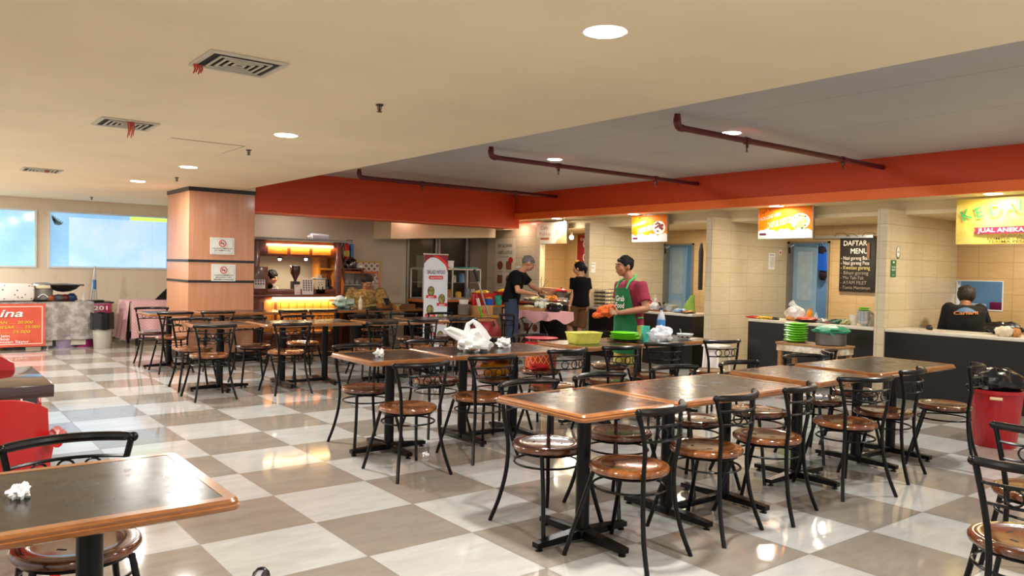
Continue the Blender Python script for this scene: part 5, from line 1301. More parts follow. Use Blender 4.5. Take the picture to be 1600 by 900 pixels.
# ------------------------------------------------------------- food menu standee
a, b_ = gy(10.1, 662, 420), gy(10.1, 699, 420); wS = b_.x-a.x; topz = gy(10.1, 680, 397).z
sd = E('banner_standee', ((a.x+b_.x)/2, 10.1, 0), 0, 'tall white roll-up standee with red ribbons and round dish pictures', 'standee'); fr = (V((-wS/2, -.012, .05)), *FY); H = topz-.05
MB().box((-wS/2-.01, -.05, 0), (wS/2+.01, .05, .05), .01).ob('standee_base', M_alu, sd); MB().cyl((0, .02, .04), (0, .02, topz-.02), .009).ob('support_pole', M_alu, sd)
MB().box((-wS/2-.005, -.02, topz-.012), (wS/2+.005, .012, topz+.006)).ob('top_rail', M_alu, sd)
panel('banner_sheet', rect(0, 0, wS, H), fr, mat('white_banner_sheet', '#d3d8dc', .45, var=.04), sd, .003)
arch = [(0, H)]+[(0, H-.14)]+[(wS*(.02+.96*k/12), H-.14+.10*math.sin(PI*(k/12)**.8)-.06*(k/12)**2) for k in range(13)]+[(wS, H-.22), (wS, H)]
panel('maroon_header', arch, fr, mat('maroon_print', '#7a1424', .5), sd, .001, .003)
panel('red_swoosh', [(wS*.35, H-.02), (wS*.62, H-.03), (wS*.85, H-.09), (wS, H-.17), (wS, H-.28), (wS*.9, H-.17), (wS*.7, H-.09), (wS*.5, H-.055)], fr, mat('bright_red_print', '#d92b25', .5), sd, .001, .0042)
f2 = (fr[0]+fr[3]*.0045, *fr[1:])
letters([('SALAD NYOO', .085, wS*.12, H-.30, wS*.76, .012)], 'lettering', sd, mat('dark_maroon_print', '#5a1a35', .5), f2)
panel('ribbon', rounded(wS*.30, .028, .02), (fr[0]+fr[1]*wS*.5+fr[2]*(H-.355)+fr[3]*.003, *fr[1:]), M_red, sd, .001); letters([('HEALTHY FOOD', .035, wS*.25, H-.37, wS*.5, .006)], 'lettering', sd, M_wprint, f2)
rib = MB(); dish = MB(); rim = MB(); lt = []
for k, (u, v) in enumerate(((.30, .56), (.76, .68), (.27, .84), (.72, .96), (.27, 1.12), (.72, 1.24), (.27, 1.40))):
    y = H-v; rim.prism(circ(wS*u, y, .062, .075, 20), f2[0], *f2[1:], .001); dish.prism(circ(wS*u, y, .052, .062, 18), f2[0]+f2[3]*.001, *f2[1:], .0015)
    rib.prism([(wS*u-.095, y-.10), (wS*u+.09, y-.112), (wS*u+.10, y-.09), (wS*u+.09, y-.062), (wS*u-.09, y-.058), (wS*u-.08, y-.08)], f2[0], *f2[1:], .003); lt.append(('MENU', .035, wS*u-.05, y-.10, .1, .008))
rim.ob('dish_rim_print', mat('dark_maroon_print', '#5a1a35', .5), sd); dish.ob('dish_print', mat('salad_print', '#8a8a45', .5, var=.8, scale=28), sd); rib.ob('ribbon_print', M_red, sd); letters(lt, 'lettering', sd, M_wprint, (f2[0]+f2[3]*.002, *f2[1:]))

# ------------------------------------------------------------- aluminium glass cabinet behind the standee
YC = 11.3; a, b_ = gy(YC, 700, 440), gy(YC, 750, 440); zt = gy(YC, 710, 420).z; zb = gy(YC, 710, 468).z
a = gy(YC, 661, 440)
gc = E('display_cabinet', ((a.x+b_.x)/2, YC+.2, 0), 0, 'aluminium-framed glass display cabinet behind the menu standee', 'cabinet'); hx = (b_.x-a.x)/2
m = MB()
for sx in (-hx, hx, .0):
    for sy in (-.2, .2):
        if sx == 0 and sy > 0: continue
        m.box((sx-.012, sy-.012, zb), (sx+.012, sy+.012, zt))
for z in (zb, zt-.02): m.box((-hx, -.212, z), (hx, -.19, z+.022)).box((-hx, .19, z), (hx, .212, z+.022)).box((-hx-.01, -.2, z), (-hx+.012, .2, z+.022)).box((hx-.012, -.2, z), (hx+.01, .2, z+.022))
m.ob('aluminium_frame', M_alu, gc)
zm = (zb+zt)/2+.02
MB().box((-hx, -.19, zm), (hx, .19, zm+.008)).ob('glass_shelf', M_glass, gc); MB().box((-hx, -.19, zb+.022), (hx, .19, zb+.03)).ob('cabinet_floor', M_alu, gc); MB().box((-hx, -.19, zt), (hx, .19, zt+.008)).ob('cabinet_top', M_alu, gc)
MB().box((-hx-.02, -.23, 0), (hx+.02, .23, zb-.04)).ob('cabinet_base', M_black, gc); MB().box((-hx-.05, -.27, zb-.04), (hx+.05, .25, zb)).ob('orange_counter', mat('orange_wood_top', '#b5622a', .4), gc)
cx = gc.location.x
q = gy(YC-.02, 698, 436); o = E('paper_notice', (q.x-.03, YC-.014, q.z), 0, 'white paper taped to the glass cabinet frame', 'notice'); panel('sheet', rect(-.035, 0, .045, .18), (V((0, 0, 0)), *FY), M_paper, o, .002)
letters([('SCAN', .02, -.02, .15, .05, 0), ('menu', .02, -.02, .02, .05, 0)], 'lettering', o, M_ink, (V((0, -.003, 0)), *FY))
GCB = 'wares in the glass cabinet'
for px, z, h, r, mm, lab in ((721, zm+.009, .16, .055, mat('dusty_blue_tin', '#4d7896', .4), 'dusty blue tin on the cabinet shelf'), (709, zm+.009, .13, .04, clear('jar_glass', '#e4ddd0', .4), 'clear jar left of the blue tin on the cabinet shelf'),
                             (703, zb+.031, .14, .05, mat('amber_jar', '#b0762f', .3), 'amber jar on the cabinet floor'), (716, zb+.031, .10, .055, mat('yellow_jar', '#d2a23b', .3), 'yellow jar on the cabinet floor beside the amber jar'), (730, zb+.031, .17, .045, mat('grey_blue_jar', '#6b7480', .3), 'grey-blue canister on the cabinet floor'), (739, zb+.031, .15, .04, clear('jar_glass', '#e4ddd0', .4), 'clear jar at the right end of the cabinet floor')):
    q = gy(YC+.15, px, 450); lathe_thing('jar', (q.x, YC+.15, z), [(.001, 0), (r, 0), (r, h*.8), (r*.8, h*.88), (r*.85, h), (.001, h)], mm, lab, 'jar', GCB)
q = gy(YC+.1, 704, 415); lathe_thing('lidded_jar', (q.x, YC+.1, zt+.009), [(.001, 0), (.05, 0), (.055, .02), (.055, .10), (.06, .105), (.06, .13), (.001, .13)], M_white, 'cream lidded jar on top of the glass cabinet', 'jar', GCB)
q = gy(YC+.1, 728, 415); o = MB().box((-.17, -.13, 0), (.17, .13, .022), .008).ob('teal_tray', mat('teal_plastic', '#1f8f83', .35)); o.location = (q.x, YC+.1, zt+.009); tag(o, 'teal tray lying on top of the glass cabinet', 'tray', GCB)
q = gy(YC+.1, 694, 415); heap('red_wrapper', (q.x, YC+.1, zt+.009), .06, mat('red_snack_film2', '#b8202a', .35), 'red wrapper on top of the cabinet behind the standee', 'wrapper', 121, (1.2, 1, .4), .25)
# papers taped on the dark door
q = gy(12.73, 651, 396); o = E('door_papers', (q.x, 12.738, 1.0), 0, 'pale papers taped on the dark shop door', 'paper')
fr = (V((0, 0, 0)), *FY); panel('sheet', rect(0, .32, .19, .60), fr, mat('grey_green_paper', '#77735c', .7), o, .003); panel('sheet', rect(.03, 0, .2, .34), fr, mat('grey_green_paper', '#77735c', .7), o, .002, .003)

# ------------------------------------------------------------- coffee stall
YS = 11.75; CX0, CX1 = 4.10, 5.66
M_cw = wood('reddish_brown_wood', '#4a1f10', '#74351a', .35, (3, 3, 12), 3, .3); M_cwl = wood('orange_panel_wood', '#b5671c', '#d08a32', .4, (3, 3, 10), 3, .2)
cs = E('coffee_stall', (0, YS, 0), 0, 'dark wooden coffee stall with warm light strips beside the pillar', 'stall')
def cb_(name, a, b, m, bev=.004, parent=cs): return MB().box(a, b, bev).ob(name, m, parent)
cb_('roof_slab', (CX0, -.08, 1.745), (CX1+.14, .85, 1.785), mat('grey_marble_laminate', '#8f8c86', .4, var=.25, scale=4))
cb_('header_board', (CX0, 0, 1.50), (CX1, .04, 1.745), M_cw)
for k in range(3): cb_('header_panel', (4.44+.36*k, -.008, 1.535), (4.75+.36*k, 0, 1.635), M_cwl)
for x in (CX0+.12, CX1-.10): cb_('post', (x, -.01, .0), (x+.10, .07, 1.745), M_cw)
for x in (CX0+.02, CX1-.08): cb_('rear_post', (x, .75, .0), (x+.08, .83, 1.745), M_cw)
cb_('counter_top', (CX0, -.10, .88), (CX1+.03, .36, .915), M_cw); cb_('counter_rise', (CX0+.22, .0, .915), (CX1-.10, .05, 1.0), M_cw)
cb_('counter_body', (CX0, .04, 0), (CX1-.02, .30, .88), M_cw)
for k in range(9): cb_('front_board', (4.40+.133*k, .015, .34), (4.525+.133*k, .04, .80), M_cwl)
cb_('front_rail', (CX0, .0, .24), (CX1-.02, .04, .335), M_cw); cb_('front_post', (4.56, -.005, .34), (4.60, .015, .80), M_cw)
M_strip = emis('warm_light_strip', '#ffd890', 11)
cb_('light_strip', (4.42, -.03, 1.665), (5.50, -.015, 1.69), M_strip, 0); cb_('light_strip', (4.52, -.03, .845), (5.62, -.015, .868), M_strip, 0)
for zz, e in ((1.655, 2.4), (.835, 3.2)):
    l = bpy.data.lights.new('strip_light', 'AREA'); l.shape = 'RECTANGLE'; l.size = 1.1; l.size_y = .04; l.energy = e; l.color = (1, .62, .22)
    lo = bpy.data.objects.new('strip_light', l); COL.objects.link(lo); lo.location = (5.0, YS-.045, zz); lo.rotation_euler = (math.radians(35), 0, 0)
M_sh = mat('dark_brown_shade', '#3a1d12', .5)
for px in (437, 478):
    q = gy(YS+.35, px, 404); o = E('pendant_lamp', (q.x, YS+.35, q.z), 0, ('left' if px < 450 else 'right')+' small pendant lamp glowing inside the coffee stall', 'lamp', 'pendant lamps in the coffee stall')
    MB().lathe([(.012, .04), (.018, .035), (.055, 0), (.052, 0), (.012, .03)], n=18).ob('lamp_shade', M_sh, o); MB().ell((0, 0, -.008), .026, 12, 8).ob('bulb', emis('warm_bulb_glow', '#ffe9c0', 18), o); MB().cyl((0, 0, .04), (0, 0, 1.745-q.z), .004, n=6).ob('cord', M_blackmetal, o)
    lamp((q.x, YS+.35, q.z-.05), 3, .03, (1, .84, .58))
CZ = .915
def cs_(px, y=YS-.02): return gy(y, px, 450)
q = cs_(461, YS+.2); gr = E('coffee_grinder', (q.x, YS+.2, CZ), 0, 'dark coffee grinder with a funnel hopper in the coffee stall', 'grinder')
MB().box((-.06, -.06, 0), (.06, .06, .20), .012).ob('grinder_body', M_black, gr); MB().lathe([(.02, .20), (.03, .24), (.075, .33), (.08, .42), (.07, .44), (.001, .44)], n=20).ob('hopper', mat('smoked_brown_plastic', '#3e2418', .2), gr); MB().lathe([(.001, .44), (.085, .44), (.085, .452), (.001, .452)], n=20).ob('lid', M_alu, gr)
def sheet_stand(px, w, h, lab, dots=True, y=YS-.06, z=CZ, name='menu_card', grp='cards and menus on the coffee counter'):
    q = gy(y, px, 450); o = E(name, (q.x, y, z), 0, lab, 'menu card', grp); fr = (V((-w/2, 0, 0)), X1, V((0, .12, 1)).normalized(), V((0, -1, .12)).normalized())
    MB().prism(rect(0, 0, w, h), *fr, .006).ob('card', mat('pinkish_white_card', '#d8ccc8', .5, var=.04), o, smooth=False)
    MB().prism([(0, 0), (.06, 0), (0, .06)], (0, .0, 0), Y1, Z1, X1, .005).ob('easel_foot', M_blackmetal, o)
    return o, (fr[0]+fr[3]*.0065, *fr[1:])
def dotgrid(o, fr, w, h, nu, nv, s=.011):
    m = MB()
    for i in range(nu):
        for j in range(nv): m.prism(rect((i+.7)*w/(nu+.4)-s, .06+(h-.08)*(j+.3)/nv-s*1.2, (i+.7)*w/(nu+.4)+s, .06+(h-.08)*(j+.3)/nv+s*1.2), *fr, .0008)
    m.ob('drink_print', mat('purple_grey_print', '#4a3b44', .5), o, smooth=False)
o, f2 = sheet_stand(465, .095, .155, 'small white payment card leaning on the coffee counter'); letters([('QRIS', .025, .01, .125, .05, .002), ('SCAN DISINI', .018, .015, .02, .065, .001)], 'lettering', o, M_red, f2)
o, f2 = sheet_stand(481, .185, .26, 'drink menu card with rows of tiny cups on the coffee counter'); dotgrid(o, f2, .185, .26, 4, 5)
q = gy(YS+.02, 500, 450); mb_ = E('cream_machine', (q.x, YS+.08, CZ), 0, 'cream box-shaped machine with a smiling face mark on the coffee counter', 'machine')
MB().box((-.085, -.08, 0), (.085, .08, .235), .01).ob('machine_body', mat('cream_enamel', '#cfc2a8', .4), mb_); MB().box((-.09, -.085, .235), (.09, .085, .26), .006).ob('top_tray', M_alu, mb_)
m = MB(); m.tube([(-.035*math.cos(a), -.083, .10-.04*math.sin(a)+.0) for a in [PI*k/10 for k in range(11)]], .008, 6).tube([(-.035, -.083, .10), (-.035, -.083, .125)], .008, 6).tube([(.035, -.083, .10), (.035, -.083, .125)], .008, 6); m.ell((-.022, -.083, .155), (.009, .004, .009), 8, 5).ell((.022, -.083, .155), (.009, .004, .009), 8, 5)
m.ob('smile_mark', M_ink, mb_); letters([('KOPI USUKO', .02, -.045, .185, .09, .002)], 'lettering', mb_, M_ink, (V((0, -.0815, 0)), *FY))
for k in range(3):
    o = MB().lathe(tub_prof(.028, .05, .75), n=14).ob('glass_cup', M_alu if k else clear('jar_glass', '#e4ddd0', .4)) if k < 2 else None
    if o: o.location = (q.x-.04+.075*k, YS+.08, CZ+.261); tag(o, ('clear', 'metal')[k]+' cup standing on the cream smiling machine', 'cup', 'cups on the cream machine')
o = E('coffee_syrup_rack', (gy(YS+.25, 513, 450).x, YS+.25, CZ), 0, 'dark bottles and pots at the right end of the coffee stall', 'rack')
MB().box((-.05, -.07, 0), (.05, .07, .12), .01).ob('rack_body', M_black, o)
for k in range(2): MB().lathe([(.001, .12), (.025, .12), (.025, .22), (.01, .26), (.01, .30), (.001, .30)], c=(-.025+.05*k, 0, 0), n=12).ob('syrup_bottle', mat('dark_syrup', '#2a1410', .2), o)
sh = E('wooden_shelf', (gy(YS+.6, 507, 420).x, YS+.62, 0), 0, 'orange wooden shelf post inside the coffee stall', 'shelf')
MB().box((-.16, -.12, 0), (-.12, .12, 1.6)).box((.12, -.12, 0), (.16, .12, 1.6)).box((-.12, -.12, 1.3), (.12, .12, 1.33)).box((-.12, -.12, 1.0), (.12, .12, 1.03)).box((-.12, .10, .1), (.12, .12, 1.6)).ob('shelf_frame', M_cwl, sh)
o, f2 = sheet_stand(404, .17, .29, 'framed drink menu board standing at the pillar side of the coffee stall', y=YS-.07, name='menu_board')
o.location.x = gy(YS-.07, 404, 430).x+.02; o.location.z = .916+.09; dotgrid(o, f2, .17, .29, 4, 5)
MB().box((-.12, .0+.01, -.09), (.13, .03, .33), .005).ob('board_frame', M_cw, o)
q = gy(YS+.3, 500, 366); o = E('paper_roll', (q.x, YS+.3, 1.786), 0, 'white plastic-wrapped roll lying on the coffee stall roof', 'roll'); MB().cyl((-.15, 0, .055), (.15, .04, .05), .052, .05, n=18).ob('roll_body', mat('white_blue_film', '#d6dbe6', .35), o); MB().ell((-.18, 0, .045), (.04, .03, .025), 10, 6).ob('film_twist', M_white, o)
q = gy(12.66, 540, 397)
fe = E('fire_extinguisher', (q.x, 12.62, q.z-.1), 0, 'red fire extinguisher on the wall at the right end of the coffee stall', 'fire extinguisher')
MB().lathe([(.001, -.02), (.045, -.02), (.05, 0), (.05, .22), (.03, .27), (.018, .28), (.018, .3), (.001, .3)], n=20).ob('cylinder_body', mat('signal_red_paint', '#b3141a', .3), fe)
MB().tube([(0, -.02, .29), (-.05, -.03, .33), (-.10, -.02, .2), (-.09, -.02, .0), (-.04, -.03, -.03)], .011, 8).ob('hose', M_blackmetal, fe); MB().box((-.01, -.03, .30), (.09, 0, .315)).box((0, -.02, .33), (.10, .01, .345)).ob('lever', M_blackmetal, fe)
MB().lathe([(.0505, .06), (.052, .06), (.052, .16), (.0505, .16)], n=20).ob('extinguisher_label', mat('yellow_blue_label', '#c9b24a', .5, var=.7, scale=30), fe)
o = MB().box((-.03, -.03, 0), (.03, .03, .26), .012).ob('blue_canister', mat('teal_blue_plastic', '#2f76b5', .4)); o.location = (q.x+.10, 12.63, q.z-.08); tag(o, 'slim blue canister hanging beside the fire extinguisher', 'canister')
# lattice panel, shelf with helmet, tilted glass case
a, b_ = gy(12.66, 534, 407), gy(12.66, 594, 426); w = b_.x-a.x; z1 = gy(12.66, 590, 408).z; z0 = z1-.42
lt_ = E('lattice_panel', (a.x, 12.67, z0), 0, 'cream lattice panel with a yellow frame on the taupe wall', 'panel')
m = MB(); t = .035; h = z1-z0; m.box((0, -.03, 0), (t, 0, h)).box((w-t, -.03, 0), (w, 0, h)).box((t, -.03, 0), (w-t, 0, t)).box((t, -.03, h-t), (w-t, 0, h)); m.ob('panel_frame', mat('yellow_gold_frame', '#c3a254', .4), lt_)
panel('lattice', rect(t, t, w-t, h-t), (V((0, -.012, 0)), *FY), weave('white_lattice', '#8a5a44', '#d8d2c8', 9, 'diamond', .5, .2), lt_, .01)
q = gy(12.3, 530, 419); q2 = gy(12.3, 566, 419)
sf = E('wall_shelf', (q.x, 12.3, q.z), 0, 'dark wooden shelf at the right end of the coffee stall', 'shelf'); MB().box((0, -.12, -.02), (q2.x-q.x, .38, 0)).ob('shelf_board', M_cw, sf); MB().box((.02, -.1, -(q.z)), (.06, .3, -.02)).box((q2.x-q.x-.06, -.1, -q.z), (q2.x-q.x-.02, .3, -.02)).ob('shelf_legs', M_cw, sf)
hp = gy(12.25, 549, 418); o = E('motorbike_helmet', (hp.x, 12.3, q.z+.001), 0, 'black helmet resting on the dark wooden shelf', 'helmet'); MB().loft([((0, 0, 0), (.10, 0, 0), (0, .11, 0)), ((0, 0, .08), (.115, 0, 0), (0, .125, 0)), ((.01, 0, .15), (.09, 0, 0), (0, .10, 0)), ((.02, 0, .19), (.03, 0, 0), (0, .04, 0))], 18).ob('helmet_shell', mat('glossy_black_shell', '#0d0e10', .12, coat=.6), o)
MB().box((-.118, -.06, .05), (-.10, .06, .11), .01).ob('visor', mat('grey_visor', '#596068', .15), o)
heap('white_papers', (hp.x+.17, 12.3, q.z+.001), .07, mat('white_paper', '#e9e6e0', .7), 'white papers beside the black helmet', 'paper', 133, (1.2, 1, .5), .2)
a, b_ = gy(12.15, 535, 468), gy(12.15, 597, 468); w = b_.x-a.x; zb_ = a.z; zt_ = gy(12.15, 560, 424).z
dc = E('glass_showcase', ((a.x+b_.x)/2, 12.35, 0), 0, 'orange-framed glass showcase behind the seated woman', 'showcase'); h = zt_-zb_; x = w/2; xt = x-.05
M_of = mat('orange_painted_frame', '#c9621b', .35); m = MB()
for s_ in (-1, 1):
    m.tube([(s_*x, -.2, zb_), (s_*xt, -.1, zt_)], .022, 4); m.box((s_*x-.02, .15, zb_), (s_*x+.02, .19, zt_))
m.box((-xt-.02, -.12, zt_-.035), (xt+.02, .19, zt_)).box((-x-.02, -.23, zb_-.02), (x+.02, .19, zb_+.03)); m.ob('case_frame', M_of, dc)
MB().add([(-x, -.205, zb_+.03), (x, -.205, zb_+.03), (xt, -.105, zt_-.03), (-xt, -.105, zt_-.03)], [(0, 1, 2, 3)]).ob('front_glass', M_glass, dc)
MB().box((-x+.03, -.12, (zb_+zt_)/2), (x-.03, .15, (zb_+zt_)/2+.012)).ob('shelf', mat('white_plastic', '#e6e3dc', .4), dc); MB().box((-x+.02, .145, zb_+.03), (x-.02, .155, zt_-.03)).ob('back_panel', mat('pale_mesh_panel', '#a69c88', .5, var=.3, scale=20), dc)
MB().box((-x, -.2, 0), (x, .17, zb_-.02)).ob('case_base', M_cw, dc)
m = MB(); rnd = random.Random(2)
for k in range(7): 
    xx = -x+.08+(2*x-.16)*k/6
    crumple(m, (xx, 0, (zb_+zt_)/2+.05), .035, k+3, 9, 6, (1, .8, 1), .2); crumple(m, (xx, -.03, zb_+.07), .04, k+13, 9, 6, (1, .8, 1), .2)
m.ob('wrapped_snacks', mat('white_snack_film', '#cfc8bb', .4, var=.4, scale=20), dc)

# woman's table wares
WY = 10.95
q = gz(540, 482, TH); b0 = E('plastic_bag', (q.x, q.y+.05, TH), 0, 'green and white plastic bundle of vegetables on the woman\'s table', 'plastic bag'); crumple(MB(), (0, 0, .075), .16, 141, 24, 12, (1.1, .8, .55), .2).ob('bag_body', mat('green_white_film', '#9fb3a2', .35, var=.5, scale=12, bump=.5), b0, ang=30); crumple(MB(), (-.06, .02, .15), .06, 142, 12, 7, (1.2, 1, .8), .25).ob('bag_top', M_bagw, b0)
q = gz(563, 483, TH); bottle((q.x, q.y, TH), .20, .03, mat('cream_squeeze_plastic', '#d3c6ab', .4), mat('cream_squeeze_plastic', '#d3c6ab', .4), 'cream squeeze bottle in front of the seated woman', None, 'squeeze_bottle')
q = gz(590, 480, TH); heap('leaf_wraps', (q.x, q.y, TH), .13, mat('leaf_wrap_food', '#958a4c', .6, var=.5, scale=30), 'pale leaf-wrapped food spread before the seated woman', 'food', 143, (1.6, .8, .18), .25)
for k, (px, py, w, lab) in enumerate(((610, 481, .19, 'open wooden box at the woman\'s hands'), (632, 482, .16, 'second wooden box farther along the woman\'s table'))):
    q = gz(px, py, TH); o = E('wooden_box', (q.x, q.y+.02, TH), .1*k, lab, 'box', 'wooden boxes on the woman\'s table'); m = MB(); y = .09; h = .07
    m.box((-w, -y, 0), (w, y, .01)).box((-w, -y, .01), (-w+.01, y, h)).box((w-.01, -y, .01), (w, y, h)).box((-w+.01, -y, .01), (w-.01, -y+.01, h)).box((-w+.01, y-.01, .01), (w-.01, y, h)); m.ob('box_body', wood('plain_brown_wood', '#6d4522', '#8a5a2e'), o)
q = gz(622, 479, TH+.07); lathe_thing('small_dish', (q.x, q.y, TH+.072), bowl_prof(.05, .03), mat('olive_ceramic', '#8c8a58', .3), 'small olive dish on the wooden box', 'dish')
q = gz(604, 476, TH+.08); o = MB().obox((0, 0, .05), (.045, 0, 0), (0, .004, 0), (0, .025, .055), .002).ob('phone', mat('glossy_black_shell', '#0d0e10', .12)); o.location = (q.x, q.y, TH+.073); tag(o, 'black phone propped on the box before the seated woman', 'phone')

# ------------------------------------------------------------- left stall by the windows
YL = 13.9; XL1 = gy(YL, 147, 480).x
lt = E('food_table', (0, 0, 0), 0, 'table by the windows wrapped in grey marbled plastic cloth', 'table')
M_marb = weave('grey_marbled_vinyl', '#837d78', '#b4aeaa', 7, 'vein', .3); zt = gy(YL, 100, 472).z
MB().box((.0, YL+.03, zt-.03), (XL1-.03, YL+.78, zt-.005)).ob('tabletop', M_card, lt)
for xx in (.1, XL1-.15):
    for yy in (YL+.1, YL+.7): MB().box((xx-.03, yy-.03, 0), (xx+.03, yy+.03, zt-.03)).ob('leg', M_black, lt)
zc = gy(YL, 100, 531).z
def vinyl(u, v):
    x = .0+u*(XL1+.0); return (x, YL-.006*math.sin(x*14)-.012*math.sin(x*5+v*4)*(1-v), zc+(zt-zc)*v)
m = MB(); m.grid(vinyl, 50, 14, .004); m.grid(lambda u, v: (u*XL1, YL+v*.8, zt+.003*math.sin(u*30+v*9)), 30, 8, .004)
m.grid(lambda u, v: (XL1+.008*math.sin(v*6)*1+.02*(1-v)*math.sin(u*7), YL+u*.8, zc+(zt-zc)*v), 12, 8, .004)
cl = m.ob('vinyl_cloth', M_marb); tag(cl, 'grey marbled vinyl cloth covering the table by the windows', 'tablecloth')
m = MB(); zz = zc-.09
for k in range(4): m.box((.75+.46*k, YL+.05, zz), (.97+.46*k, YL+.055, zc+.01))
m.ob('white_strips', mat('off_white_board', '#bdb5a4', .6), lt); MB().box((.1, YL+.06, zz-.01), (XL1-.1, YL+.07, zc+.01)).ob('black_skirt', M_black, lt)
# banner
xr = gy(YL-.06, 71, 500).x; zb_, zt_ = gy(YL-.06, 60, 541).z, gy(YL-.06, 60, 474.5).z; bh = zt_-zb_; bw_ = 1.25
o = E('food_banner', (xr-bw_, YL-.05, zb_), 0, 'salmon banner with the white name and yellow food prices on the left table', 'banner'); fr = (V((0, 0, 0)), *FY)
panel('banner_sheet', rect(0, 0, bw_, bh), fr, weave('salmon_banner', '#c24a35', '#d0573f', 2.5, 'vein', .5), o, .004)
m = MB(); e = .035
for r_ in (rect(e, e, bw_-e, e+.014), rect(e, bh-e-.014, bw_-e, bh-e), rect(e, e+.014, e+.014, bh-e-.014), rect(bw_-e-.014, e+.014, bw_-e, bh-e-.014)): m.prism(r_, fr[0]+fr[3]*.004, *fr[1:], .0012)
m.ob('white_border', mat('pale_pink_print', '#e8c3b3', .5), o, smooth=False); f2 = (fr[0]+fr[3]*.006, *fr[1:]); f1 = (fr[0]+fr[3]*.0045, *fr[1:])
def sh(f, d): return (f[0]+f[1]*d+f[2]*(-d*.7), *f[1:])
Z = lambda px: gy(YL-.06, px, 500).x-xr
dkp = mat('dark_navy_print', '#2a1a28', .5); yl = mat('yellow_print', '#e8b820', .5); xA = bw_+Z(34)
letters([('Lina', .16, xA-.42, bh*.70, .42, .025, .25)], 'lettering_shadow', o, dkp, sh(f1, .008)); letters([('Lina', .16, xA-.42, bh*.70, .42, .012, .25)], 'lettering', o, M_wprint, f2)
rows = [('1. PEMPEK, TEKWAN ..... 20.000', bh*.54, 50), ('2. KAPAL SELAM BESAR ..... 25.000', bh*.43, 63), ('3. LENJER BESAR ..... 25.000', bh*.32, 47)]
for t_, v, px in rows:
    W_ = bw_+Z(px)-.07; letters([(t_, .06, .07, v, W_, .012, .15)], 'lettering', o, yl, f2); letters([(t_, .06, .07, v, W_, .02, .15)], 'lettering_shadow', o, dkp, sh(f1, .003))
letters([('Aneka menu lain', .055, bw_+Z(15)-.55, bh*.235, .55, .004), ('Aneka Sop', .055, bw_+Z(15)-.36, bh*.165, .36, .004), ('Aneka Tumisan Sayur', .055, bw_+Z(46)-.72, bh*.095, .72, .002)], 'lettering', o, M_wprint, f2)
# things on the left table
M_flor = weave('floral_cotton', '#dcd7d2', '#8f5f66', 16, 'dots', .8, .2)
def lp(px, y=YL+.35): q = gy(y, px, 470); return V((q.x, y, zt+.004))
q0, q1 = lp(-20), lp(52)
o = MB().loft([((q1.x-.0, YL+.35, zt+.005), (0, .25, 0), (0, 0, .001)), ], 4) if False else None
hx = (q1.x-q0.x)/2; o = MB().box((-hx, -.22, 0), (hx, .22, .27), .06).ob('floral_bundle', M_flor); o.location = ((q0.x+q1.x)/2, YL+.35, zt+.005); tag(o, 'big bundle wrapped in white floral cloth by the left window', 'bundle')
q = lp(65); rc = E('rice_cooker', q, 0, 'grey and white rice cooker beside the floral bundle', 'rice cooker')
MB().lathe([(.001, 0), (.12, 0), (.15, .03), (.155, .18), (.15, .2), (.001, .2)], n=28).ob('cooker_body', mat('speckled_grey', '#77726b', .4, var=.2), rc); MB().lathe([(.16, .2), (.16, .22), (.14, .27), (.08, .29), (.001, .29)], n=28).ob('lid', mat('dull_silver', '#8d8b86', .35, .5), rc)
MB().box((-.10, -.165, .20), (.10, -.14, .25), .008).ob('front_band', mat('cream_enamel', '#cfc2a8', .4), rc); MB().tube([(-.07+.14*k/10, -.16, .06+.05*math.sin(PI*k/10)) for k in range(11)], .008, 6).ob('curved_trim', M_white, rc)
q = lp(99); wk = E('wok', q+V((0, 0, .14)), 0, 'large blackened wok lying on bundles next to the rice cooker', 'wok'); MB().lathe([(.001, 0), (.09, .01), (.18, .05), (.24, .11), (.235, .115), (.17, .06), (.001, .015)], n=32).ob('wok_body', mat('sooty_iron', '#15120e', .5, .3), wk); MB().lathe([(.225, .112), (.21, .125), (.1, .135), (.001, .14)], n=28).ob('lid', mat('tarnished_brass', '#5a4a26', .4, .5), wk); MB().box((.22, -.03, .10), (.29, .03, .125), .008).ob('wok_handle', mat('tarnished_brass', '#5a4a26', .4, .5), wk)
GL = 'bundles under the wok on the left table'
for px, r, mm, lab, sdn, sq in ((76, .075, mat('orange_patterned_pack', '#b05a30', .5, var=.6, scale=20), 'orange patterned packets under the wok', 151, (1.3, 1, .8)), (92, .08, mat('dark_grey_pack', '#4a464a', .5), 'dark grey bundle under the wok', 152, (1.2, 1, .7)), (102, .07, mat('dark_crimson_pack', '#5d1220', .5), 'dark crimson bundle under the wok', 153, (1.1, 1, .8)), (112, .075, mat('navy_pack', '#16284f', .5), 'navy blue bundle at the right end under the wok', 154, (1, 1, .85))):
    heap('bundle', lp(px, YL+.3), r, mm, lab, 'bundle', sdn, sq, .15, GL)
lathe_thing('black_tray', lp(60, YL+.25), plate_prof(.13, .02), M_black, 'flat black tray under the rice cooker edge', 'tray')
bottle(lp(130, YL+.3), .16, .022, M_clear, M_white, 'small clear bottle alone at the right end of the vinyl-covered table', None, 'small_bottle')
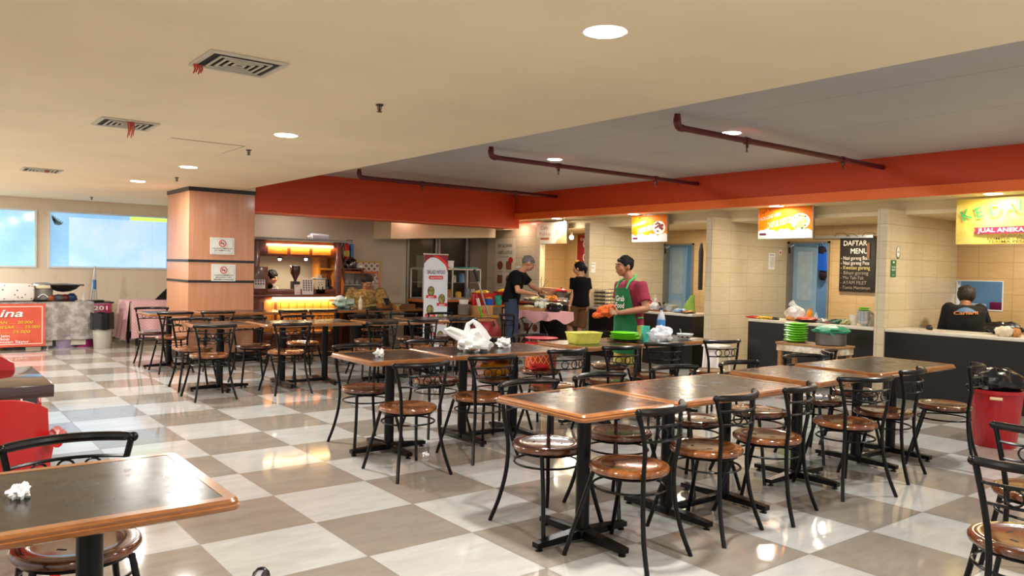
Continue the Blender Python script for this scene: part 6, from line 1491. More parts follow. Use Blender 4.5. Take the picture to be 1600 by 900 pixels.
# brown cabinet behind, mop, pan
YB = 15.1; a, b_ = gy(YB, 136, 472), gy(YB, 176, 472); zc_ = a.z
cbn = E('low_cabinet', ((a.x+b_.x)/2, YB+.2, 0), 0, 'low tan cabinet against the window wall', 'cabinet'); hx = (b_.x-a.x)/2; MB().box((-hx, -.2, 0), (hx, .2, zc_-.02)).ob('cabinet_body', mat('tan_board', '#b48758', .6), cbn); MB().box((-hx-.02, -.22, zc_-.02), (hx+.02, .22, zc_)).ob('cabinet_top', M_black, cbn)
q = gy(YB+.1, 146, 470)
mp = E('spin_mop', (q.x, YB+.1, zc_+.001), 0, 'silver and blue mop standing on the low cabinet under the window', 'mop'); t1 = gy(YB+.1, 148, 416)
MB().cyl((0, 0, .03), (.02, 0, t1.z-zc_), .014, n=10).ob('pole', M_alu, mp); MB().cyl((-.04, 0, .03), (.012, 0, (t1.z-zc_)*.9), .012, n=10).ob('brace', M_alu, mp); MB().cyl((.05, 0, .03), (.022, 0, (t1.z-zc_)*.95), .012, n=10).ob('brace', M_alu, mp); MB().cyl((.008, 0, .22), (.012, 0, .38), .03, n=12).ob('blue_sleeve', mat('blue_sleeve_plastic', '#2b6fb0', .4), mp); MB().box((-.14, -.08, 0), (.16, .08, .03), .012).ob('mop_base', M_black, mp)
# bins between
q = gz(163, 545); wb = E('waste_bin', (q.x, q.y+.16, 0), 0, 'grey waste bin with a black liner at the end of the vinyl-covered table', 'bin'); MB().lathe(tub_prof(.155, .52, .78), n=28).ob('bin_body', mat('pale_grey_plastic', '#a8a399', .4, var=.06), wb)
m = MB(); m.grid(lambda u, v: ((.168+.005*math.sin(2*PI*u*9))*math.cos(2*PI*u), (.168+.005*math.sin(2*PI*u*9))*math.sin(2*PI*u), .30+.25*v+.008*math.sin(2*PI*u*5)), 60, 5, .004); m.ob('bin_liner', M_blackbag, wb)
o = E('magenta_box', (q.x+.02, q.y+.62, 0), 0, 'magenta box with a white mark behind the grey waste bin', 'box'); MB().box((-.14, -.12, 0), (.17, .12, .68), .01).ob('box_body', mat('magenta_plastic', '#8e1f4b', .4), o)
letters([('201', .09, -.09, .58, .2, .01)], 'lettering', o, M_wprint, (V((0, -.122, 0)), *FY))
m = MB(); 
# tubs on floor under the table
GT = 'tubs on the floor under the vinyl-covered table'
for px, r, h, mm, lab in ((97, .21, .20, mat('lilac_tub_plastic', '#877a91', .35), 'lilac tub under the vinyl-covered table'), (129, .18, .21, mat('magenta_tub_plastic', '#8c1d5c', .3), 'magenta tub under the vinyl-covered table'), (19, .13, .16, mat('floral_grey_tub', '#8d857a', .5, var=.4, scale=14), 'grey patterned tub under the banner'), (-2, .09, .17, mat('yellow_tub_plastic', '#cfa817', .4), 'yellow pail under the banner at the photo edge')):
    q = gy(YL+.22, px, 545); lathe_thing('floor_tub', (q.x, YL+.22, 0), tub_prof(r, h, .9), mm, lab, 'tub', GT, 30)
q = gy(YL+.22, 53, 545); o = E('plastic_stool', (q.x, YL+.28, 0), 0, 'small pale blue plastic stool under the salmon banner', 'stool'); mm = mat('pale_blue_plastic', '#7fa5b3', .4)
MB().box((-.13, -.12, .20), (.13, .12, .225), .01).ob('seat', mm, o)
for sx in (-1, 1):
    for sy in (-1, 1): MB().tube([(sx*.14, sy*.13, 0), (sx*.11, sy*.10, .20)], [.022, .018], 6).ob('leg', mm, o)
# pink cloth table
a, b_ = gy(13.75, 206, 471), gy(13.75, 262, 471); zp = a.z
pt = E('cloth_table', (0, 0, 0), 0, 'small table hidden under a pale pink cloth left of the pillar', 'table'); x0, x1 = a.x, 3.95
MB().box((x0+.05, 13.8, zp-.03), (x1-.05, 14.5, zp-.008)).ob('tabletop', M_card, pt)
for xx in (x0+.1, x1-.1):
    for yy in (13.85, 14.45): MB().box((xx-.02, yy-.02, 0), (xx+.02, yy+.02, zp-.03)).ob('leg', M_black, pt)
m = MB(); m.grid(lambda u, v: (x0+(x1-x0)*u, 13.78-.02*math.sin(u*22)*(1-v)-.015, .12+.02*math.sin(u*8)+(zp-.12-.02*math.sin(u*8))*v), 40, 8, .004)
m.grid(lambda u, v: (x0-.03-.07*(1-v)+.03*math.sin(u*17)*(1-v), 13.76+u*.76, .10+(zp-.10)*v), 24, 8, .004); m.grid(lambda u, v: (x0-.03+(x1-x0+.03)*u, 13.765+v*.76, zp+.002), 6, 6, .004)
cl = m.ob('pink_cloth', weave('pale_pink_cloth', '#cf9a9e', '#dcb3b4', 40, 'check', .8)); tag(cl, 'pale pink tablecloth hanging to the floor left of the pillar', 'tablecloth')
q = gy(14.0, 252, 466); o = E('black_board', (q.x+.3, 14.2, zp+.006), 0, 'black triangular folded parasol or board edge behind the pillar side', 'board'); o['label'] = 'slanting black board leaning behind the pillar above the pink cloth'
MB().prism([(-.35, 0), (.25, 0), (.25, .62)], (0, 0, 0), X1, Z1, Y1, .03).ob('board_sheet', M_black, o)
# ================================================================== people
def voxel(mb, name, m, parent, vox=.008, smooth=4):
    o = mb.ob('tmp', m); r = o.modifiers.new('r', 'REMESH'); r.mode = 'VOXEL'; r.voxel_size = vox; r.use_smooth_shade = True
    s_ = o.modifiers.new('s', 'SMOOTH'); s_.factor = .5; s_.iterations = smooth
    dg = bpy.context.evaluated_depsgraph_get(); me = bpy.data.meshes.new_from_object(o.evaluated_get(dg)); me.name = name
    old = o.data; bpy.data.objects.remove(o); bpy.data.meshes.remove(old)
    me.polygons.foreach_set('use_smooth', [True]*len(me.polygons))
    if not me.materials: me.materials.append(m)
    n = bpy.data.objects.new(name, me); COL.objects.link(n)
    if parent: n.parent = parent
    return n
def limb(mb, pts, rad, flat=None):
    """rounded tapering chain"""
    pts = [V(p) for p in pts]; P = []; R = []
    d = (pts[0]-pts[1]).normalized()
    for k in (1, .7): P.append(pts[0]+d*rad[0]*k*.9); R.append(rad[0]*(.25 if k == 1 else .72))
    P += pts; R += list(rad); d = (pts[-1]-pts[-2]).normalized()
    for k in (.7, 1): P.append(pts[-1]+d*rad[-1]*k*.9); R.append(rad[-1]*(.25 if k == 1 else .72))
    mb.tube(P, R, 12)
def frame3(f, u):
    f = V(f).normalized(); u = V(u); s = f.cross(u).normalized(); u = s.cross(f).normalized()
    return Matrix(((s.x, f.x, u.x, 0), (s.y, f.y, u.y, 0), (s.z, f.z, u.z, 0), (0, 0, 0, 1)))      # columns: right, forward, up
def head_mesh(mb, c, f, u, k=1.0, chin=1.0):
    F = frame3(f, u); q = lambda x, y, z: V(c)+F.to_3x3() @ V((x*k, y*k, z*k))
    mb.ell(q(0, -.008, .018), (.074*k, .092*k, .088*k), 18, 12, F)
    mb.ell(q(0, .022, -.035), (.058*k*chin, .064*k, .066*k), 16, 10, F); mb.ell(q(0, .045, -.078), (.030*k*chin, .030*k, .020*k), 12, 8, F)
    mb.ell(q(0, .072, -.012), (.050*k, .018*k, .030*k), 12, 8, F); mb.ell(q(0, .092, -.016), (.013*k, .018*k, .013*k), 10, 7, F)
    mb.tube([q(0, .080, .022), q(0, .092, .002), q(0, .100, -.016)], [.008*k, .010*k, .012*k], 8); mb.ell(q(0, .080, .030), (.048*k, .012*k, .010*k), 12, 6, F)
    for s in (-1, 1):
        mb.ell(q(s*.076, -.008, -.004), (.010*k, .018*k, .030*k), 10, 8, F); mb.ell(q(s*.040, .058, -.020), (.022*k, .022*k, .024*k), 10, 8, F)
    mb.ell(q(0, .086, -.045), (.024*k, .010*k, .007*k), 10, 6, F); mb.ell(q(0, .084, -.056), (.020*k, .010*k, .007*k), 10, 6, F)
    return F, q
def face_parts(root, q, F, k=1.0, lip='#8f4a40'):
    m = MB(); e = MB(); w_ = MB()
    for s in (-1, 1):
        w_.ell(q(s*.030, .077, .008), (.0105*k, .0045*k, .0042*k), 10, 7, F); e.ell(q(s*.030, .0835, .008), (.0062*k, .004*k, .0062*k), 8, 6, F)
        m.tube([q(s*.014, .087, .027), q(s*.032, .087, .033), q(s*.050, .074, .026)], [.003*k, .0045*k, .002*k], 6)
    w_.ob('eyes', mat('eye_white', '#d8cfc4', .3), root); e.ob('irises', mat('dark_iris', '#1a100b', .2), root); m.ob('eyebrows', mat('black_hair', '#0e0b0a', .6), root)
    MB().tube([q(-.022, .090, -.050), q(0, .0975, -.050), q(.022, .090, -.050)], [.002*k, .0045*k, .002*k], 6).ob('lips', mat('lips_'+lip, lip, .5), root)
def hand(mb, wr, d, nrm, side, k=1.0, curl=.5):
    """palm along d, palm facing nrm, thumb towards side"""
    d, nrm = V(d).normalized(), V(nrm).normalized(); s = V(side).normalized(); wr = V(wr)
    mb.loft([(wr-d*.01, s*.022*k, nrm*.016*k), (wr+d*.03*k, s*.034*k, nrm*.015*k), (wr+d*.075*k, s*.040*k, nrm*.013*k), (wr+d*.092*k, s*.036*k, nrm*.010*k)], 12)
    for i, (o_, L) in enumerate(((.029, .070), (.010, .078), (-.010, .073), (-.028, .058))):
        b = wr+d*.085*k+s*o_*k; a = 0; p = [b-d*.015, b]; c_ = curl*(1+.12*i)
        for seg in (.45, .32, .23): a += c_; b = b+(d*math.cos(a)+nrm*math.sin(a)+s*o_*.6)*L*seg*k; p.append(b)
        mb.tube(p, [.0095*k, .0095*k, .009*k, .0085*k, .0065*k], 8)
    b = wr+d*.022*k+s*.026*k
    mb.tube([b-s*.012*k, b+s*.022*k+d*.018*k+nrm*.008*k, b+s*.034*k+d*.045*k+nrm*.02*k, b+s*.030*k+d*.066*k+nrm*.032*k], [.014*k, .012*k, .010*k, .008*k], 8)

def torso(mb, J, g=1.0, dz=0.0, rx=(.155, .135, .15, .165, .15, .06), ry=(.11, .10, .112, .118, .095, .055), top=True):
    pel, che, nb = V(J['pel']), V(J['che']), V(J['nb']); sl = V(J['sl'])-V(J['sr']); sl.normalize(); hl = (V(J['hl'])-V(J['hr'])).normalized()
    ax = (nb-pel).normalized()
    C = [pel-ax*.06, pel+(che-pel)*.45, che-(che-pel)*.15, che+(nb-che)*.45, che+(nb-che)*.82, nb]
    secs = []
    for i, c in enumerate(C):
        t = i/5; a = (hl*(1-t)+sl*t).normalized(); b = ax.cross(a).normalized()
        secs.append((c, a*rx[i]*g, b*ry[i]*g))
    secs = [(C[0]-ax*.05, secs[0][1]*.6, secs[0][2]*.6)]+secs
    mb.loft(secs if top else secs[:-1], 20)
def person(loc, J, label, skin, hairm, cat='person', k=1.0, g=1.0, hands=True, legs=True, shoem=None):
    root = E('person', loc, -YAW, label, cat); mb = MB()
    F, q = head_mesh(mb, J['hd'], J['hf'], J.get('hu', (0, 0, 1)), k)
    limb(mb, [V(J['hd'])+V((0, 0, -.05))-V(J['hf'])*.015, V(J['nb'])], [.052*g**.5, .056*g**.5])
    torso(mb, J, g*.97)
    for s in 'lr':
        sh, el, wr = V(J['s'+s]), V(J['e'+s]), V(J['w'+s]); A = J.get('ag', 1.0)
        limb(mb, [sh, sh.lerp(el, .4), el], [.052*A, .046*A, .037*A]); limb(mb, [el, el.lerp(wr, .3), wr], [.038*A, .040*A, .024])
        h = J['h'+s]; hand(mb, wr, h[0], h[1], h[2], k*.95, h[3] if len(h) > 3 else .45)
        if legs:
            hp, kn, an = V(J['h_'+s]) if 'h_'+s in J else V(J['hl' if s == 'l' else 'hr']), V(J['k'+s]), V(J['a'+s])
            limb(mb, [hp, hp.lerp(kn, .5), kn], [.082*g, .07*g, .052*g]); limb(mb, [kn, kn.lerp(an, .3), an], [.05*g, .052*g, .034])
            t = V(J['toe']).normalized(); limb(mb, [an+V((0, 0, -.035))-t*.04, an+V((0, 0, -.045))+t*.08, an+V((0, 0, -.055))+t*.15], [.034, .034, .026])
    voxel(mb, 'body', skin, root, .0075, 3)
    return root, F, q
SK = lambda n, c: mat('skin_'+n, c, .5, var=.06, scale=6)
M_hair = mat('black_hair', '#080606', .75, spec=.25)

# --- the man in the green apron
K = 150.0
def L_(px, py, w=0.0, x0=978, K=150.0, hz=None):
    h = 408+.0221*px if hz is None else hz
    return V(((px-x0)/K, w, CH-(py-h)/K))
q0 = gz(978, 408+.0221*978+CH*143)
Fd = V((-.86, -.5, 0)); Lf = V((.5, -.86, 0))
cen = V((.02, 0, 0))
J = dict(hd=L_(970, 421), hf=(-.93, -.36, -.04), nb=cen+V((0, 0, 1.285)), che=cen+V((0, 0, 1.13)), pel=cen+V((0, .02, .83)),
         sl=cen+Lf*.165+V((0, 0, 1.235)), sr=cen-Lf*.165+V((0, 0, 1.235)), hl=cen+Lf*.085+V((0, 0, .80)), hr=cen-Lf*.085+V((0, 0, .80)),
         el=V((.155, -.22, 1.0)), er=V((-.10, .12, 1.01)), wl=V((-.135, -.28, .955)), wr=V((-.22, -.13, .945)),
         hl_=0, kl=cen+Lf*.09+V((0, 0, .42)), kr=cen-Lf*.09+Fd*.04+V((0, 0, .42)), al=cen+Lf*.10+V((0, 0, .075)), ar=cen-Lf*.10+Fd*.06+V((0, 0, .075)), toe=Fd)
J['hl_'] = None; J['hand_l'] = None
J2 = dict(J); 
def setup(J, hl, hr):     # hip keys kept apart from the hand keys
    J['h_l'], J['h_r'] = J['hl'], J['hr']; return J
J = setup(J, 0, 0)
class HJ(dict): pass
def make_person(loc, J, hands, label, skin, **kw):
    JJ = dict(J); hipl, hipr = V(J['hl']), V(J['hr'])
    root = E('person', loc, -YAW, label, 'person'); mb = MB(); g = kw.get('g', 1.0); k = kw.get('k', 1.0); A = kw.get('ag', 1.0)
    F, q = head_mesh(mb, J['hd'], J['hf'], J.get('hu', (0, 0, 1)), k)
    limb(mb, [V(J['hd'])+V((0, 0, -.05))-V(J['hf'])*.02, V(J['nb'])], [.05*g**.5, .056*g**.5]); torso(mb, J, g*.96)
    for s, h in zip('lr', hands):
        sh, el, wr = V(J['s'+s]), V(J['e'+s]), V(J['w'+s])
        limb(mb, [sh, sh.lerp(el, .4), el], [.052*A, .046*A, .037*A]); limb(mb, [el, el.lerp(wr, .3), wr], [.038*A, .039*A, .025])
        hand(mb, wr, h[0], h[1], h[2], k*.95, h[3])
        hp, kn, an = V(J['h_'+s]), V(J['k'+s]), V(J['a'+s])
        limb(mb, [hp, hp.lerp(kn, .5), kn], [.082*g, .07*g, .052*g]); limb(mb, [kn, kn.lerp(an, .3), an], [.05*g, .052*g, .034])
        t = V(J['toe']).normalized(); limb(mb, [an+V((0, 0, -.035))-t*.035, an+V((0, 0, -.045))+t*.07, an+V((0, 0, -.05))+t*.13], [.032, .030, .022])
    voxel(mb, 'body', skin, root, .0075, 3)
    return root, F, q
def shirt(root, J, m, g=1.0, sleeve=.55, A=1.0, length=0.0, name='shirt', long_=False):
    mb = MB(); JJ = dict(J); torso(mb, JJ, g*1.07, rx=(.172, .156, .158, .172, .158, .070), ry=(.130, .118, .122, .125, .105, .064))
    for s in 'lr':
        sh, el, wr = V(J['s'+s]), V(J['e'+s]), V(J['w'+s])
        if long_: limb(mb, [sh, sh.lerp(el, .5), el], [.070*A, .060*A, .052*A]); limb(mb, [el, el.lerp(wr, .5), el.lerp(wr, .93)], [.050*A, .044*A, .036*A])
        else: 
            e = sh.lerp(el, sleeve*1.25); mb.tube([sh+(sh-e)*.2, sh, sh.lerp(e, .5), e], [.062*A, .074*A, .068*A, .070*A], 14)
    return voxel(mb, name, m, root, .009, 3)
def trousers(root, J, m, g=1.0, to=1.0, name='trousers', top=.06, flare=1.0):
    mb = MB(); pel = V(J['pel']); a = (V(J['hl'])-V(J['hr'])).normalized(); b = V((0, 0, 1)).cross(a)
    mb.loft([(pel+V((0, 0, -.12)), a*.13*g, b*.10*g), (pel+V((0, 0, -.04)), a*.168*g, b*.125*g), (pel+V((0, 0, top)), a*.155*g, b*.118*g)], 18)
    for s in 'lr':
        hp, kn, an = V(J['h_'+s]), V(J['k'+s]), V(J['a'+s])
        if to > .5:
            e = kn.lerp(an, (to-.5)*2); mb.tube([hp+V((0, 0, .02)), hp.lerp(kn, .5), kn, e], [.095*g, .088*g, .070*g*flare, .062*g*flare], 14)
        else:
            e = hp.lerp(kn, to*2); mb.tube([hp+V((0, 0, .02)), hp.lerp(e, .5), e], [.095*g, .092*g, .088*g*flare], 14)
    return voxel(mb, name, m, root, .009, 3)
def shoes(root, J, m):
    for s in 'lr':
        an = V(J['a'+s]); t = V(J['toe']).normalized(); mb = MB()
        limb(mb, [an+V((0, 0, -.035))-t*.035, an+V((0, 0, -.04))+t*.07, an+V((0, 0, -.045))+t*.14], [.042, .040, .032]); voxel(mb, 'shoe', m, root, .008, 2)
def hair_cap(root, c, F, q, m, k=1.0, big=(.080, .094, .092), off=(0, -.016, .030), extra=None, name='hair'):
    mb = MB(); mb.ell(q(*off), tuple(v*k for v in big), 20, 12, F)
    if extra: extra(mb, q, F, k)
    rnd = random.Random(5)
    for _ in range(60):        # small locks break the outline
        a, b = rnd.uniform(0, 2*PI), rnd.uniform(.1, 1.2); d = V((math.cos(a)*math.sin(b), math.sin(a)*math.sin(b), math.cos(b)))
        p = q(off[0]+d.x*big[0], off[1]+d.y*big[1], off[2]+d.z*big[2]); mb.ell(p, (.011*k, .013*k, .007*k), 7, 5, F)
    return voxel(mb, name, m, root, .006, 2)

skinA = SK('tan', '#a06a4a')
root, F, q = make_person((q0.x, q0.y, 0), J, (((-.85, -.15, .05), (.1, .6, .6), (.1, .45, .9), .7), ((-.8, -.35, .0), (0, .2, .9), (.2, -.9, .2), .7)),
                         'man in a crimson t-shirt and green apron holding an orange cloth, standing amid the tables', skinA)
hair_cap(root, J['hd'], F, q, M_hair); face_parts(root, q, F)
M_crim = mat('crimson_tshirt', '#861c38', .85, var=.12, scale=5, bump=.1); shirt(root, J, M_crim)
trousers(root, J, mat('pale_yellow_shorts', '#c8b45a', .85, var=.1), to=.56, name='shorts', flare=1.15); shoes(root, J, mat('black_sandal', '#171413', .6))
# apron: a bib and skirt wrapped round the front of the torso
M_apr = mat('green_apron_cloth', '#0c6b3c', .8, var=.1, scale=4, bump=.1); M_aprl = mat('light_green_apron_trim', '#35b463', .8, var=.08)
def apr(u, v):
    a = (u-.5)*2; z = .52+v*.69; wide = 1.25 if v < .45 else 1.25-(v-.45)*1.1
    ang = a*wide; rx, ry = (.190, .150)
    c = V((.02, 0.01*(1-v), z)); d = Fd*math.cos(ang)*ry+Lf*math.sin(ang)*rx
    return c+d*(1.0-.10*max(0, v-.7)+.06*(1-v))+V((0, 0, 0))
ap = MB().grid(apr, 34, 26, .004).ob('apron', M_apr, root, ang=80)
frA = None
def on_apron(u, v, d=.004):
    e = .01; p = apr(u, v); U = (apr(u+e, v)-p).normalized(); W = (apr(u, v+e)-p).normalized(); N = U.cross(W).normalized()
    if N.dot(Fd) < 0: N = -N
    return p+N*d, U, W, N
O, U, W, N = on_apron(.60, .58, .006)
if U.dot(V((1, 0, 0))) < 0: U = -U
for t_, v_, s_ in (('Grab', .80, .08), ('Food', .695, .08)):
    O, U, W, N = on_apron(.48, v_, .012)
    if U.dot(V((1, 0, 0))) < 0: U = -U
    oo = text_mesh(t_, s_, O-U*.04, U, W, N, M_wprint, parent=ap, bold=.015, width=.15)
panel('pocket', rect(-.03, 0, .16, .13), (on_apron(.52, .14, .004)[0], (V((1, 0, 0))*.9+V((0, -.3, 0))).normalized(), Z1, on_apron(.52, .14)[3]), M_aprl, ap, .004)
for s in (-1, 1):
    nbv = V(J['nb']); MB().tube([cen+Fd*.128+Lf*.085*s+V((0, 0, 1.20)), cen+Fd*.09+Lf*.085*s+V((0, 0, 1.275)), nbv+Lf*.062*s+V((0, 0, .035)), nbv-Fd*.062+V((0, 0, .06))], .011, 7).ob('neck_strap', M_aprl, ap)
MB().tube([cen+Lf*.165+Fd*.03+V((0, 0, .90)), cen+Lf*.158-Fd*.04+V((0, 0, .90)), cen+Lf*.10-Fd*.09+V((0, 0, .89)), cen-Fd*.125+V((0, 0, .89))], .010, 7).ob('waist_strap', M_aprl, ap)
cb = MB(); pcl = V((-.262, -.22, .968))
crumple(cb, pcl, .075, 201, 20, 12, (1.3, .7, .75), .25); crumple(cb, pcl+V((-.09, -.02, -.045)), .05, 202, 14, 8, (1.1, .7, .6), .25); crumple(cb, pcl+V((.05, 0, .04)), .05, 203, 14, 8, (1, .7, .7), .25)
oc = cb.ob('orange_cloth', mat('orange_terry_cloth', '#e0662a', .9, var=.15, scale=30, bump=.3)); 
RM = Matrix.Translation((q0.x, q0.y, 0)) @ Matrix.Rotation(-YAW, 4, 'Z'); oc.matrix_world = RM
tag(oc, 'orange cleaning cloth bunched in the hands of the man in the green apron', 'cloth')

# --- the bending man in black
KB = 103.0; hzB = 408+.0221*800
q0 = gz(802, hzB+CH*KB)
LB = lambda px, py, w=0: V(((px-802)/KB, w, CH-(py-hzB)/KB))
J = dict(hd=LB(821, 416, -.02), hf=(.83, .2, -.52), hu=(.4, .1, .9), nb=LB(811, 428), che=LB(803, 441), pel=LB(797, 468), sl=LB(811, 432, .17), sr=LB(803, 434, -.17),
         hl=LB(799, 472, .09), hr=LB(796, 472, -.09), el=LB(828, 451, .22), er=LB(806, 457, -.26), wl=LB(845, 459, .10), wr=LB(826, 461, -.14),
         kl=LB(801, 518, .10), kr=LB(797, 518, -.10), al=LB(799, 562, .11), ar=LB(795, 562, -.11), toe=(1, .1, 0))
J['h_l'], J['h_r'] = J['hl'], J['hr']; skinB = SK('brown', '#a26c4c')
root, F, q = make_person((q0.x, q0.y, 0), J, (((.8, 0, -.15), (-.1, 0, -1), (0, -1, .1), .25), ((.9, .1, -.1), (-.1, 0, -1), (0, 1, .1), .35)), 'man in a black t-shirt and jeans bending over the cafe food counter', skinB)
hair_cap(root, J['hd'], F, q, mat('greying_short_hair', '#55504b', .7, var=.3, scale=30), big=(.0765, .094, .088), off=(0, -.014, .026)); face_parts(root, q, F)
M_btee = mat('black_tshirt', '#08080a', .95, var=.2, scale=5, bump=.1, spec=.15); shirt(root, J, M_btee); trousers(root, J, mat('dark_blue_denim', '#1c2b40', .85, var=.2, scale=20), to=.98, name='jeans'); shoes(root, J, mat('black_sandal', '#171413', .6))
wv = V(J['wl']).lerp(V(J['el']), .12); MB().tube([wv+V((.0, .028*math.cos(a), .028*math.sin(a))) for a in [2*PI*k/14 for k in range(14)]], .006, 6, closed=True).ob('wristwatch', mat('black_sandal', '#171413', .6), root)

# --- the woman in black tee and brown shorts, seen from behind
KC = 93.0; hzC = 408+.0221*900
q0 = gz(900, hzC+CH*KC)
LC = lambda px, py, w=0: V(((px-900)/KC, w, CH-(py-hzC)/KC))
J = dict(hd=LC(901, 424), hf=(-.85, .35, -.05), nb=LC(904, 436), che=LC(904, 450), pel=LC(904, 474), sl=LC(894, 441, -.05), sr=LC(914, 441, .08), hl=LC(897, 480, -.03), hr=LC(910, 480, .04),
         el=LC(893, 462, -.06), er=LC(918, 462, .08), wl=LC(888, 481, -.08), wr=LC(915, 478, -.02), kl=LC(889, 512, -.02), kr=LC(905, 516, .04), al=LC(895, 549, -.03), ar=LC(906, 549, .05), toe=(-.95, .2, 0))
J['h_l'], J['h_r'] = J['hl'], J['hr']
root, F, q = make_person((q0.x, q0.y, 0), J, (((-.15, 0, -1), (1, 0, 0), (0, -.9, 0), .25), ((0, 0, -1), (-1, 0, 0), (0, .9, 0), .25)), 'woman with tied black hair, black t-shirt and brown shorts in the cafe stall doorway', SK('light', '#b98563'), k=.95)
def pony(mb, q, F, k): limb(mb, [q(0, -.09, .03), q(0, -.125, 0), q(0, -.12, -.08)], [.03, .035, .018]); mb.ell(q(0, -.02, .03), (.086*k, .095*k, .095*k), 16, 10, F)
hair_cap(root, J['hd'], F, q, M_hair, .95, extra=pony); face_parts(root, q, F)
MB().ell(q(0, .03, .115), (.045, .045, .03), 12, 8, F).ob('yellow_hair_clip', mat('marigold_plastic', '#e29a1c', .4), root)
shirt(root, J, M_btee, g=.94); trousers(root, J, mat('brown_cotton', '#5b3a1c', .85, var=.12), g=.95, to=.46, name='shorts', flare=1.1); shoes(root, J, mat('black_sandal', '#171413', .6))
wv = V(J['wl']); MB().tube([wv+V((.026*math.cos(a), .026*math.sin(a), .01)) for a in [2*PI*k/14 for k in range(14)]], .004, 6, closed=True).ob('bracelet', mat('white_plastic', '#e6e3dc', .4), root)

# --- the seated woman in batik
KD = 91.0; hzD = 408+.0221*572
q0 = gz(575, hzD+CH*KD)
LD = lambda px, py, w=0: V(((px-575)/KD, w, CH-(py-hzD)/KD))
J = dict(hd=LD(573, 444, -.06), hf=(.42, -.70, -.58), hu=(.15, -.35, .9), nb=LD(571, 455, .03), che=LD(572, 472, .05), pel=V((0, .08, .50)), sl=LD(591, 461, .0), sr=LD(549, 461, .04), hl=V((.11, .05, .47)), hr=V((-.11, .05, .47)),
         el=LD(603, 478, -.16), er=LD(541, 480, -.14), wl=LD(604, 480, -.38), wr=LD(562, 482, -.36), kl=V((.14, -.36, .46)), kr=V((-.14, -.36, .46)), al=V((.14, -.38, .08)), ar=V((-.14, -.38, .08)), toe=(0, -1, 0))
J['h_l'], J['h_r'] = J['hl'], J['hr']; ql = q0
root, F, q = make_person((q0.x, q0.y, 0), J, (((-.3, -.9, 0), (0, 0, -1), (-1, 0, .2), .4), ((.5, -.8, 0), (0, 0, -1), (1, 0, .2), .4)), 'heavy-set woman in a tan batik blouse seated at the table, looking down', SK('light2', '#b4805c'), g=1.45, ag=1.35)
def bob(mb, q, F, k): mb.ell(q(0, -.045, .036), (.108, .098, .086), 18, 12, F)
hair_cap(root, J['hd'], F, q, mat('dark_brown_hair', '#231914', .7, var=.3), extra=bob); face_parts(root, q, F)
M_bat = weave('tan_batik_print', '#6f5226', '#b08f55', 22, 'vein', .85); shirt(root, J, M_bat, g=1.50, sleeve=.8, A=1.45, name='blouse'); trousers(root, J, mat('black_cotton', '#15131a', .9), g=1.4, to=.95)
cc = copy_tree(_c1); cc.location = (q0.x+.05, q0.y+.06, 0); cc.rotation_euler.z = math.radians(178); tag(cc, 'bistro chair on which the woman in batik sits', 'chair', CD)

# --- the barista behind the coffee counter
KE = 97.0; hzE = 408+.0221*425
q0 = gy(12.32, 421, 430); q0 = V((q0.x, 12.32, 0)); dE = q0.x*math.sin(YAW)+q0.y*math.cos(YAW); KE = FPX/dE
LE = lambda px, py, w=0: V(((px-421)/KE, w, CH-(py-hzE)/KE))
J = dict(hd=LE(425, 438, 0), hf=(.86, -.35, -.25), nb=LE(417, 452, .02), che=LE(416, 466, .02), pel=V((-.05, .03, .58)), sl=LE(424, 456, .15), sr=LE(410, 457, -.10), hl=V((-.03, .09, .56)), hr=V((-.05, -.06, .56)),
         el=LE(432, 472, .14), er=LE(412, 474, -.16), wl=LE(444, 462, -.02), wr=LE(430, 466, -.2), kl=V((.28, .08, .50)), kr=V((.28, -.08, .50)), al=V((.26, .08, .08)), ar=V((.26, -.08, .08)), toe=(1, 0, 0))
J['h_l'], J['h_r'] = J['hl'], J['hr']
root, F, q = make_person(q0, J, (((.9, 0, .1), (0, 0, -1), (0, -1, 0), .5), ((.9, .2, .1), (0, 0, -1), (0, 1, 0), .5)), 'young person with black hair working behind the coffee stall counter', SK('fair', '#c08a66'), k=.98)
hair_cap(root, J['hd'], F, q, M_hair, .98, off=(0, -.010, .034), big=(.084, .098, .092)); face_parts(root, q, F)
shirt(root, J, mat('pale_grey_shirt', '#a9a49c', .85), g=.95); trousers(root, J, mat('black_cotton', '#15131a', .9), g=.95, to=.95)
ef = MB().ell(LE(424, 451, -.10), (.06, .03, .05), 12, 8).ob('dark_scarf', M_btee, root)
stl = E('stool', (q0.x, q0.y, 0), -YAW, 'plain wooden stool under the barista behind the coffee counter', 'stool'); MB().cyl((-.05, .02, .44), (-.05, .02, .47), .16, n=20).ob('seat', M_cw, stl)
for k in range(4): 
    a = PI/4+k*PI/2; MB().cyl((-.05+.16*math.cos(a), .02+.16*math.sin(a), 0), (-.05+.12*math.cos(a), .02+.12*math.sin(a), .44), .014).ob('leg', M_cw, stl)

# --- the person in the black long-sleeve behind the right counter
q0 = gx(9.95, 1510, 470); q0 = V((9.95, q0.y, 0)); dF = q0.x*math.sin(YAW)+q0.y*math.cos(YAW); KF = FPX/dF; hzF = 408+.0221*1510
LFf = lambda px, py, w=0: V(((px-1510)/KF, w, CH-(py-hzF)/KF))
J = dict(hd=LFf(1514, 468, .06), hf=(.35, .85, -.40), nb=LFf(1508, 481, .0), che=LFf(1507, 500, -.03), pel=V((.02, -.02, .52)), sl=LFf(1485, 487, .02), sr=LFf(1531, 488, .0), hl=V((-.08, 0, .50)), hr=V((.12, 0, .50)),
         el=LFf(1482, 523, .12), er=LFf(1552, 517, .08), wl=LFf(1500, 527, .30), wr=LFf(1575, 519, .16), kl=V((-.10, .36, .46)), kr=V((.14, .36, .46)), al=V((-.1, .38, .08)), ar=V((.14, .38, .08)), toe=(0, 1, 0))
